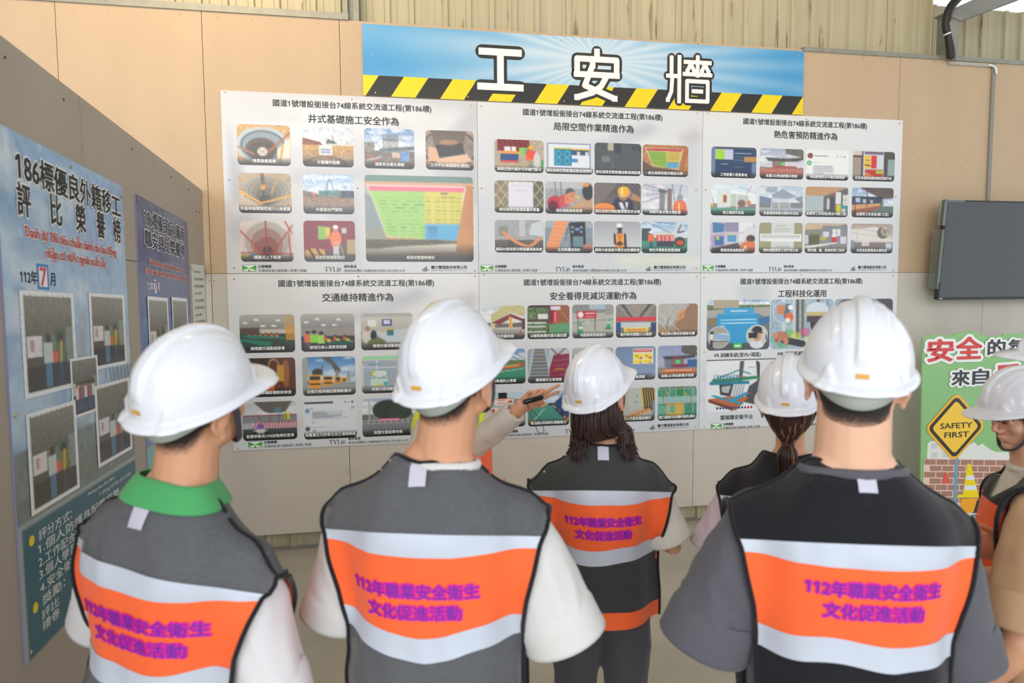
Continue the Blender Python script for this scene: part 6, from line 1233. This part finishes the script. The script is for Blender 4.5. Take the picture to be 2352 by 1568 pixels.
            for _ in range(6):
                P_ = np.pad(Rg, 1, mode='edge'); Rg = (P_[:-2, 1:-1]+P_[2:, 1:-1]+P_[1:-1, :-2]+P_[1:-1, 2:]+2*P_[1:-1, 1:-1])/6
                Rg[1:, 6:-6] = np.maximum(Rg[1:, 6:-6], base[1:, 6:-6]-.002)
            Rg = Rg+.0135
            r2 = cfg['seed']*2.3
            for a in range(Rg.shape[0]):
                for b in range(NX):
                    zz = ZP[a][1] if ZP[a][0] == 'z' else zc+.002*ZP[a][1]
                    Rg[a, b] += .0070*noise.noise(Vector((X[a][b]*7+r2, 0, zz*3.0)))+.0045*noise.noise(Vector((X[a][b]*17+zz*6+r2, 3, zz*5)))
            return Rg, X, ZP
        def pos(sgn, Rv, x, zp, off=0):
            if zp[0] == 'z': return Vector((x, y0+sgn*(Rv+off), zp[1]))
            f = math.radians(zp[1]); return Vector((x, y0+sgn*(Rv+off)*math.cos(f), zc+(Rv+off)*math.sin(f)))
        def patch(name, sgn, G_, lo, hi, m, par, off=0, nr=10, dz=None, rowtop=None, u0=0, u1=1):
            """lo, hi in s units: z<zc -> metres; above -> ('f', degrees) given as 2+deg/100"""
            Rg, X, ZP = G_; V = []; F = []; nx = 45
            sall = [zp[1] if zp[0] == 'z' else zc+zp[1]/1000*2 for zp in ZP]   # monotone parameter: 2 mm per degree
            for r_ in range(nr+1):
                for i in range(nx):
                    u = u0+(u1-u0)*i/(nx-1); a, b = (lo(u) if callable(lo) else lo), (hi(u) if callable(hi) else hi); sv = a+(b-a)*r_/nr
                    k = np.interp(sv, sall, range(len(sall))); k0 = min(int(k), len(sall)-2); t = k-k0; c = u*(NX-1); c0_ = min(int(c), NX-2); tc = c-c0_
                    def P(kk, cc): return pos(sgn, Rg[kk, cc], X[kk][cc], ZP[kk], off)
                    p = (P(k0, c0_)*(1-tc)+P(k0, c0_+1)*tc)*(1-t)+(P(k0+1, c0_)*(1-tc)+P(k0+1, c0_+1)*tc)*t
                    V.append(tuple(p))
            for r_ in range(nr):
                for i in range(nx-1): q = (r_*nx+i, r_*nx+i+1, (r_+1)*nx+i+1, (r_+1)*nx+i); F.append(q if sgn < 0 else q[::-1])
            return mk(name, V, F, m, par, True), V, nx
        fz = lambda deg: zc+deg/1000*2
        wav = g('wav', .006); sd = cfg['seed']
        wz = lambda base, amp, sag=0: (lambda u: base+amp*math.sin(u*7+sd)+amp*.6*math.sin(u*13+sd*2)-sag*(1-(2*u-1)**2))
        zA, zB, zC_ = g('zb', (.862, 1.035, 1.085)); top1 = fz(17)
        nl = lambda u: fz(90-24*max(0, 1-(abs(2*u-1)*.222*EW/.104)**2.2))
        Gb = sheet(-1)
        b3, b4 = wz(zB, wav, g('sag', .01)), wz(zC_, wav, g('sag', .01))
        yoke, Vy, nx = patch('safety_vest', -1, Gb, top1, nl, vc['mesh'], root, 0, 20)
        yoke['label'] = vc['label']
        V1 = patch('reflective_strip', -1, Gb, zc-.004, fz(17.5), m_refl, yoke, .0012, 5)[1]
        patch(vc.get('pn', 'orange_panel'), -1, Gb, b4, zc-.003, vc['panel'], yoke, 0, 16); patch('reflective_strip', -1, Gb, lambda u: b3(u)-.001, lambda u: b4(u)+.001, m_refl, yoke, .0012, 6)
        patch('lower_mesh', -1, Gb, zA, b3, vc['mesh'], yoke, 0, 14); patch('hem_band', -1, Gb, .80, zA, vc['panel'], yoke, 0.001, 5)
        Gf = sheet(1); nf = lambda u: fz(90-70*max(0, 1-(abs(2*u-1)*.222*EW/.092)**1.6))
        patch('front_yoke', 1, Gf, top1, nf, vc['mesh'], yoke, 0, 14); patch('front_panel', 1, Gf, 1.0, top1, vc['panel'], yoke, 0, 12); patch('front_lower', 1, Gf, .80, 1.0, vc['mesh'], yoke, 0, 8)
        # piping along armholes and neckline
        def edge(sgn, G_, u, a, b, n=26): 
            Rg, X, ZP = G_; out = []
            for k in np.linspace(a, b, n):
                sall = [zp[1] if zp[0] == 'z' else zc+zp[1]/1000*2 for zp in ZP]; kk = np.interp(k, sall, range(len(sall))); k0 = min(int(kk), len(sall)-2); t = kk-k0; c = u*(NX-1); c0_ = min(int(c), NX-2); tc = c-c0_
                P = lambda r_, q: pos(sgn, Rg[r_, q], X[r_][q], ZP[r_], .001); out.append((P(k0, c0_)*(1-tc)+P(k0, c0_+1)*tc)*(1-t)+(P(k0+1, c0_)*(1-tc)+P(k0+1, c0_+1)*tc)*t)
            return out
        for u in (0, 1):
            P = edge(-1, Gb, u, .80, fz(90), 40)+edge(1, Gf, u, fz(88), .80, 30); V, F = tube(P, [.0052]*len(P), 8); mk('piping', V, F, m_pipe, yoke, True)
        P = [edge(-1, Gb, u, nl(u), nl(u), 2)[0] for u in np.linspace(.5-.12/(.222*EW)/2*1.0, .5+.12/(.222*EW)/2, 30)]; V, F = tube(P, [.0052]*len(P), 8); mk('piping', V, F, m_pipe, yoke, True)
        sm = []
        for u in (0, 1):
            uu = np.linspace(.5+(u-.5)*.5, u, 12); P = [edge(-1, Gb, v, fz(90), fz(90), 2)[0] for v in uu]; V, F = tube(P, [.0048]*12, 8); mk('shoulder_seam', V, F, m_pipe, yoke, True)
        # white care label below the neckline
        if vc.get('tag', True):
            ut = g('tagu', .5); td = g('tagd', 0); patch('care_label', -1, Gb, nl(.5)-.029-td, lambda u: nl(.5)-.003-td, m_tagw, yoke, .003, 5, u0=ut-.036, u1=ut+.036)
        if vc.get('text', True):
            Rg, X, ZP = Gb; zz = np.array(zrows)
            def wrap(v, off):
                x, z = v[0], v[2]; k = np.interp(z, zz, range(len(zz))); k0 = min(int(k), len(zz)-2); t = k-k0; r = []
                for kk in (k0, k0+1): r.append(np.interp(x, X[kk], Rg[kk]))
                return (x, y0-(r[0]*(1-t)+r[1]*t)-off+v[1], z)
            tx = g('tx', 0); tw = g('tw', .142); tz = g('tz', 0)
            for txt, hw, zt_ in (('112年職業安全衛生', tw, 1.180), ('文化促進活動', tw*.735, 1.132)):
                zt_ += tz; Letters().put(txt, tx-hw, tx+hw, zt_, .033, fat=.085).build('vest_lettering', m_mg, yoke, lambda v: wrap(v, .0022))
                Letters().put(txt, tx-hw, tx+hw, zt_, .033, bold=.004).build('vest_lettering', m_bv, yoke, lambda v: wrap(v, .0036))
    # ---- hair
    if g('hair') == 'short':
        V = []; F = []; cov = []; na, nz = 72, 26; low = g('nape', -.070)
        Hi = Hm
        for k in range(nz+1):
            for i in range(na+1):
                az = math.radians(72)+math.radians(216)*i/na; rear = max(0, -math.cos(az))
                lo = .012+(low-.012)*min(1, rear**.7*1.15) if rear > 0 else .012
                z = .06+(lo-.06)*k/nz; c_ = Hi @ Vector((0, -.008, z)); d = (Hi.to_3x3() @ Vector((math.sin(az), math.cos(az), 0))).normalized()
                # cast along the ray from well inside to outside to stay off the ears
                h = bvb.ray_cast(c_+d*.16, -d, .16)[0]; r_ = (h-c_).length if h else .08
                ell = 1/math.sqrt((math.sin(az)/.079)**2+(math.cos(az)/.101)**2)*math.sqrt(max(.2, 1-((z-.03)/.15)**2))
                if abs(math.cos(az)) < .55 and z < .04: r_ = min(r_, ell*.99)
                t = k/nz; V.append(tuple(c_+d*(min(r_, ell*1.15)+.0075*(1-t**2)+.0006))); cov.append(1.25-1.25*max(0, (t-.62)/.38)**1.2)
        for k in range(nz):
            for i in range(na): F.append((k*(na+1)+i, k*(na+1)+i+1, (k+1)*(na+1)+i+1, (k+1)*(na+1)+i))
        o = mk('hair', V, F, m_hairs, root, True); at = o.data.attributes.new('cover', 'FLOAT', 'POINT'); at.data.foreach_set('value', cov)
    elif g('hair'):
        g('hair')(root, Hm, bvb, bvs)
    # ---- hard hat
    hm = hat_meshes(); Ht = Hm @ Matrix.Rotation(math.radians(g('tilt', 0)), 4, 'X')
    V, F = hm['shell']; hat = mk('hard_hat', trans(V, Ht), F, g('hatmat', m_hat), root, True); hat['label'] = g('hatlabel', 'white plastic hard hat with raised centre ridge')
    V, F = hm['band']; mk('nape_band', trans(V, Ht), F, m_band, hat, True)
    V, F = hm['sticker']; mk('sticker', trans(V, Ht), F, m_gold, hat)
    for s in (-1, 1):
        P = smooth_path([(s*.088, .030, .028), (s*.083, .036, -.02), (s*.066, .046, -.072), (s*.036, .066, -.108), (0, .080, -.1165)], 6)
        V, F = tube(P, [.009]*len(P), 8, True, ((1, 0, 0) if True else None, .25)); mk('chin_strap', trans(V, Ht), F, m_strap, hat, True)
        V, F = tube([(s*.092, .02, .034), (s*.088, .028, .016)], [.011, .010], 8, True, ((1, 0, 0), .35)); mk('strap_clip', trans(V, Ht), F, g('hatmat', m_hat), hat, True)
    if g('glasses'):
        for s in (-1, 1):
            P = smooth_path([(s*.010, .108, .004), (s*.014, .108, .018), (s*.034, .105, .021), (s*.054, .094, .016), (s*.056, .092, -.004), (s*.040, .100, -.018), (s*.018, .107, -.014), (s*.010, .108, .004)], 5)
            V, F = tube(P, [.0016]*len(P), 6, False); a = mk('spectacles', trans(V, Hm), F, mat('dark_frame', '1b1b1d', .3), root, True)
            V, F = tube([(s*.055, .092, .012), (s*.079, .03, .012), (s*.082, -.01, .004)], [.0018]*3, 6); mk('temple', trans(V, Hm), F, MATS['dark_frame'], a, True)
            n_ = len(P); mk('lens', trans([tuple(p) for p in P[:-1]], Hm), [tuple(range(n_-1))], lens_mat(), a)
    return root, Hm, sc
def lens_mat():
    if 'spectacle_lens' in MATS: return MATS['spectacle_lens']
    m = mat('spectacle_lens', 'e8f0ee', .02); m.node_tree.nodes['Principled BSDF'].inputs['Alpha'].default_value = .25; return m
def strands(name, root, m, curves, r=.0045, par=None):
    mb = MB()
    for P in curves:
        P = smooth_path(P, 5); n = len(P); V, F = tube(P, [r*(1-.75*(i/(n-1))**2.5) for i in range(n)], 5, False); mb.add(V, F)
    return mb.build(name, m, root, True)
def hair_cap(root, Hm, m, low=-.09, front=60):
    V = []; F = []; na, nz = 60, 16
    for k in range(nz+1):
        for i in range(na+1):
            az = math.radians(front)+math.radians(360-2*front)*i/na; rear = max(0, -math.cos(az)); z = .07+(low*(.35+.65*rear)-.07)*k/nz
            e = math.sqrt(max(.35, 1-((z-.03)/.17)**2)); w_ = .004*math.sin(i*2.9)+.003*math.sin(i*1.3+k*.4)
            V.append(tuple(Hm @ Vector(((.087+w_)*math.sin(az)*e, (.109+w_)*math.cos(az)*e-.006, z))))
    for k in range(nz):
        for i in range(na): F.append((k*(na+1)+i, k*(na+1)+i+1, (k+1)*(na+1)+i+1, (k+1)*(na+1)+i))
    return mk('hair', V, F, m, root, True)
def hair_long(root, Hm, bvb, bvs):
    h = hair_cap(root, Hm, m_hairb, -.05, 50); r = random.Random(5); C1 = []
    for i in range(300):
        side = -1 if i % 2 else 1; az = r.uniform(62, 172) if r.random() < .8 else r.uniform(150, 178); a = math.radians(az); e = r.uniform(.93, 1.03)
        p0 = Hm @ Vector((side*.086*math.sin(a)*e, .108*math.cos(a)*e-.006, r.uniform(-.03, .005)))
        fx = side*(.052+.036*math.sin(a)+r.uniform(-.012, .015)); back = -.055+.05*(1-(az-62)/116)+r.uniform(-.012, .012)
        end = r.uniform(1.37, 1.44); z1 = p0.z-.08
        C1.append([p0, Vector((p0.x*.95+side*.004, p0.y*.97, z1)), Vector((fx, back-.015, 1.475+r.uniform(-.01, .01))), Vector((fx*1.10, back-.040, 1.43)), Vector((fx*(1.15+r.uniform(-.1, .15)), back-.050+r.uniform(-.006, .004), end))])
    o = strands('hair_locks', h, m_hairb, C1, .0046); o['kind'] = 'stuff'; o['label'] = 'long straight dark hair falling either side of the neck'
def hair_tail(root, Hm, bvb, bvs):
    h = hair_cap(root, Hm, m_hairb, -.085, 60); r = random.Random(9); C1 = []; C2 = []; K = Hm @ Vector((.0, -.112, -.105))
    for i in range(210):
        side = -1 if i % 2 else 1; a = math.radians(r.uniform(75, 180)); p0 = Hm @ Vector((side*.088*math.sin(a), .111*math.cos(a)-.006, r.uniform(-.0, .04))); p1 = Hm @ Vector((side*.084*math.sin(a)*.8, .116*math.cos(a)*.9-.02, r.uniform(-.06, -.03)))
        (C2 if i % 5 == 0 else C1).append([p0, p1, K+Vector((r.uniform(-.012, .012), r.uniform(-.008, .008), r.uniform(-.008, .012)))])
    for i in range(110):
        a = r.uniform(0, 2*PI); q = r.uniform(.2, 1); e = Vector((math.cos(a)*.022*q, math.sin(a)*.018*q, 0)); (C2 if i % 5 == 0 else C1).append([K+e*.5, K+e*1.5+Vector((0, -.02, -.03)), K+e*1.4+Vector((.0, -.016, -.085)), K+e*.6+Vector((.0, -.0, -.15))])
    o = strands('hair_locks', h, m_hairb, C1, .0046); o['kind'] = 'stuff'; o2 = strands('hair_highlights', h, m_hairh, C2, .0040); o2['kind'] = 'stuff'; o2['label'] = 'lighter brown streaks'
    V, F = tube([K+Vector((.017*math.cos(t), .014*math.sin(t), .003*math.sin(t))) for t in np.linspace(0, 2*PI, 17)], [.005]*17, 8, False); mk('hair_tie', V, F, cloth('hair_tie', '5c2a32'), h, True)
def hair_fringe(root, Hm, bvb, bvs):
    h = hair_cap(root, Hm, m_hair, -.055, 58); r = random.Random(3); C1 = []
    for i in range(130):
        a = math.radians(r.uniform(-62, 62)); p0 = Hm @ Vector((.082*math.sin(a), .104*math.cos(a)-.004, .045)); L_ = r.uniform(.022, .045)
        C1.append([p0, Hm @ Vector((.086*math.sin(a), .108*math.cos(a)-.004, .03)), Hm @ Vector((.084*math.sin(a*1.03), .103*math.cos(a)-.004, .045-L_))])
    strands('hair_fringe', h, m_hair, C1, .0035)['kind'] = 'stuff'
gm = mesh_fabric('grey_mesh', '55575c', .70); bm = mesh_fabric('black_mesh', '1c1d22', .86); cm = mesh_fabric('olive_grey_mesh', '3c3f3f', .84)
w_shirt = cloth('white_cotton', 'dcd9da'); w_shirt2 = cloth('off_white_cotton', 'd8d6d2'); cr_shirt = cloth('cream_white_cotton', 'dfdcd0'); g_shirt = cloth('charcoal_cotton', '5b5a61'); t_shirt = cloth('tan_cotton', 'b58f6c'); p_shirt = cloth('pink_cotton', 'd9c3c9'); bj = cloth('beige_twill', 'd3c7ba')
grn = cloth('green_collar', '4fa866'); pants_g = cloth('grey_denim', '4a474b', bscale=300); pants_d = cloth('dark_trousers', '2a2b31'); pants_b = cloth('blue_denim', '39455c')
vl = lambda t: t
vest_grey = dict(mesh=gm, panel=m_orange, label='grey mesh safety vest with orange panels, reflective strips and purple lettering')
person(dict(seed=1, label='man in white hard hat and polo shirt with green collar, at the front left', at=(-.402, -3.358), body=30, head=38, pitch=17, roll=2, side=7, hx=.020, top=1.752, w=1.0, lean=.03, hair='short',
    shirt=w_shirt, collar=grn, pants=pants_d, vest=vest_grey, tx=.030, tagd=.012, wav=.006, ew=1.18,
    arms=dict(L=dict(el=(-.265, .05, 1.00), hem=.95, hr=.080), R=dict(el=(.245, .04, .97), wr=(.12, .2, .98), hem=.98, hr=.088, r0=.080))))
person(dict(seed=2, label='man in white hard hat, spectacles and white T-shirt, front row centre, seen from behind', at=(.126, -3.372), body=17, head=38, pitch=20, roll=0, hx=.055, top=1.781, w=1.05, hair='short', glasses=True,
    shirt=w_shirt2, pants=pants_d, vest=vest_grey, tagu=.47, tx=-.022, tz=-.016, sag=.022, ew=1.08,
    arms=dict(L=dict(el=(-.265, .04, 1.0), hem=.93, hr=.082, r0=.078), R=dict(el=(.300, .02, .99), hem=.95, hr=.092, r0=.082))))
person(dict(seed=3, label='woman with long dark hair under a white hard hat, standing behind the front row', at=(.648, -2.77), body=14, head=44, pitch=22, roll=-3, top=1.625, w=.92, waist=.86, neck=.85, hair=hair_long, vox=.0075,
    shirt=cr_shirt, pants=pants_g, vest=dict(mesh=cm, panel=m_orange, label='dark grey mesh safety vest with orange panels and purple lettering'), wav=.004, ew=1.24, armr=.85, tw=.132,
    arms=dict(L=dict(el=(-.245, .03, 1.04), hem=.80, hr=.070, r0=.070), R=dict(el=(.265, .03, 1.03), hem=.84, hr=.074, r0=.070))))
person(dict(seed=4, label='woman with a tied-back ponytail and pink shirt, half hidden behind the large man in charcoal', at=(1.241, -2.928), body=34, head=38, pitch=12, roll=-2, top=1.602, w=.90, waist=.9, neck=.82, hair=hair_tail, vox=.0075,
    shirt=p_shirt, pants=pants_d, vest=dict(mesh=bm, panel=m_orange, label='black mesh safety vest over the pink shirt', text=False), ew=1.18, armr=.85,
    arms=dict(L=dict(el=(-.27, -.02, 1.02), hem=.9, hr=.082), R=dict(el=(.25, -.02, 1.05)))))
person(dict(seed=5, label='large man in charcoal T-shirt and black-yoked orange vest, at the front right', at=(.985, -3.581), body=17, head=33, pitch=10, roll=3, top=1.786, w=1.10, neck=1.28, fair=True, hair='short', nape=-.085, vox=.007, tz=.016, tw=.130, tx=.008,
    shirt=g_shirt, pants=pants_d, vest=dict(mesh=bm, panel=m_orange, label='black mesh safety vest with orange panel, reflective strips and purple lettering'), wav=.007, ew=1.0, armr=1.15,
    arms=dict(L=dict(el=(-.30, .03, .98), hem=.96, hr=.098, r0=.084), R=dict(el=(.255, .03, .98), hem=1.0, hr=.088, r0=.080))))
person(dict(seed=6, label='person in a white hard hat looking down in profile, before the green sign board', at=(1.930, -3.075), body=-62, head=-80, pitch=-14, roll=0, tilt=7, top=1.568, w=.88, fair=True, hair=hair_fringe, face=True, vox=.0045,
    shirt=cr_shirt, pants=pants_b, vest=dict(mesh=bm, panel=m_orange, label='black mesh safety vest', text=False), ew=1.05))
person(dict(seed=7, label='person in tan T-shirt and dark mesh vest cut off by the right edge', at=(1.650, -3.515), body=-22, head=-15, pitch=5, top=1.775, w=1.0, hair='short', vox=.008,
    shirt=t_shirt, pants=pants_d, vest=dict(mesh=bm, panel=m_orange, label='black mesh safety vest over the tan shirt', text=False), ew=.95, arms=dict(L=dict(el=(-.25, .0, 1.00), wr=(-.22, .12, .80), d=(.1, .4, -.9), hem=.88, hr=.084, r0=.076))))
m_hatb = mat('hat_beige', 'd8cfae', .3, coat=.3)
vest_o = dict(mesh=m_yv, panel=m_orange, label='orange and yellow vest', text=False, tag=False)
HB = 130.
def loc_of(Wp, bh, root_xy, sc):
    d = Vector((Wp[0]-root_xy[0], Wp[1]-root_xy[1], 0)); R = Matrix.Rotation(math.radians(bh), 3, 'Z'); q = R @ d; return (q.x/sc, q.y/sc, Wp[2]/sc)
# the presenter faces the group; his left arm is raised towards the posters
rx, ry, sH = .270, -2.20, .99
el = loc_of((.345, -2.285, 1.205), HB, (rx, ry), sH); wr = loc_of((.506, -2.400, 1.362), HB, (rx, ry), sH)
Rw = Matrix.Rotation(math.radians(HB), 3, 'Z'); D = lambda v: tuple(Rw @ Vector(v))
pres, Hp, scp = person(dict(seed=8, label='presenter in beige jacket facing the group, arm stretched out to the posters', at=(rx-.045, ry+.0), body=HB, hx=.06, torso_vest=True, hs=.88, head=140, pitch=0, top=1.771, w=.95, hair='short', long=True, shirtname='jacket', vox=.0045, hatmat=m_hatb, hatlabel='beige hard hat',
    shirt=bj, pants=pants_d, vest=vest_o, ew=.9, armr=.85,
    arms=dict(L=dict(el=el, wr=wr, d=D((.90, -.04, .42)), n=D((.12, -.99, .02)), t=D((-.42, .05, .9)), cuff=.90,
        curls=[(62, 78, 40), (4, 4, 2), (2, 5, 4), (62, 60, 40)], thumb=((.022, .026, .012), (.046, .044, .024), (.058, .052, .036), (.050, .052, .046))), R=dict(el=(.25, -.02, 1.09)))))
# his laser pointer with wrist loop
lp = empty('laser_pointer', (.533, -2.430, 1.405)); tag(lp, 'small black pointer torch held between thumb and finger of the pointing hand', 'pointer')
V, F = tube([(-.040, -.004, -.006), (-.037, -.004, -.006), (.030, .003, .008), (.033, .003, .008)], [.0085, .0098, .0098, .0085], 16); mk('barrel', V, F, mat('pointer_black', '141416', .3), lp, True)
V, F = tube([(-.0445, -.0045, -.007), (-.040, -.004, -.006)], [.0045, .0045], 12); mk('lens_cap', V, F, mat('brass_tip', 'b58a6a', .35, metal=.6), lp, True)
V, F = tube(smooth_path([(-.028, -.006, -.012), (-.018, -.012, -.045), (.0, -.012, -.090), (.012, -.010, -.118), (.022, -.010, -.1235), (.034, -.010, -.112), (.020, -.012, -.070), (-.010, -.012, -.035), (-.026, -.006, -.014)], 5), [.0014]*41, 6); mk('wrist_loop', V, F, m_strap, lp, True)
# snap buttons on the presenter's cuff
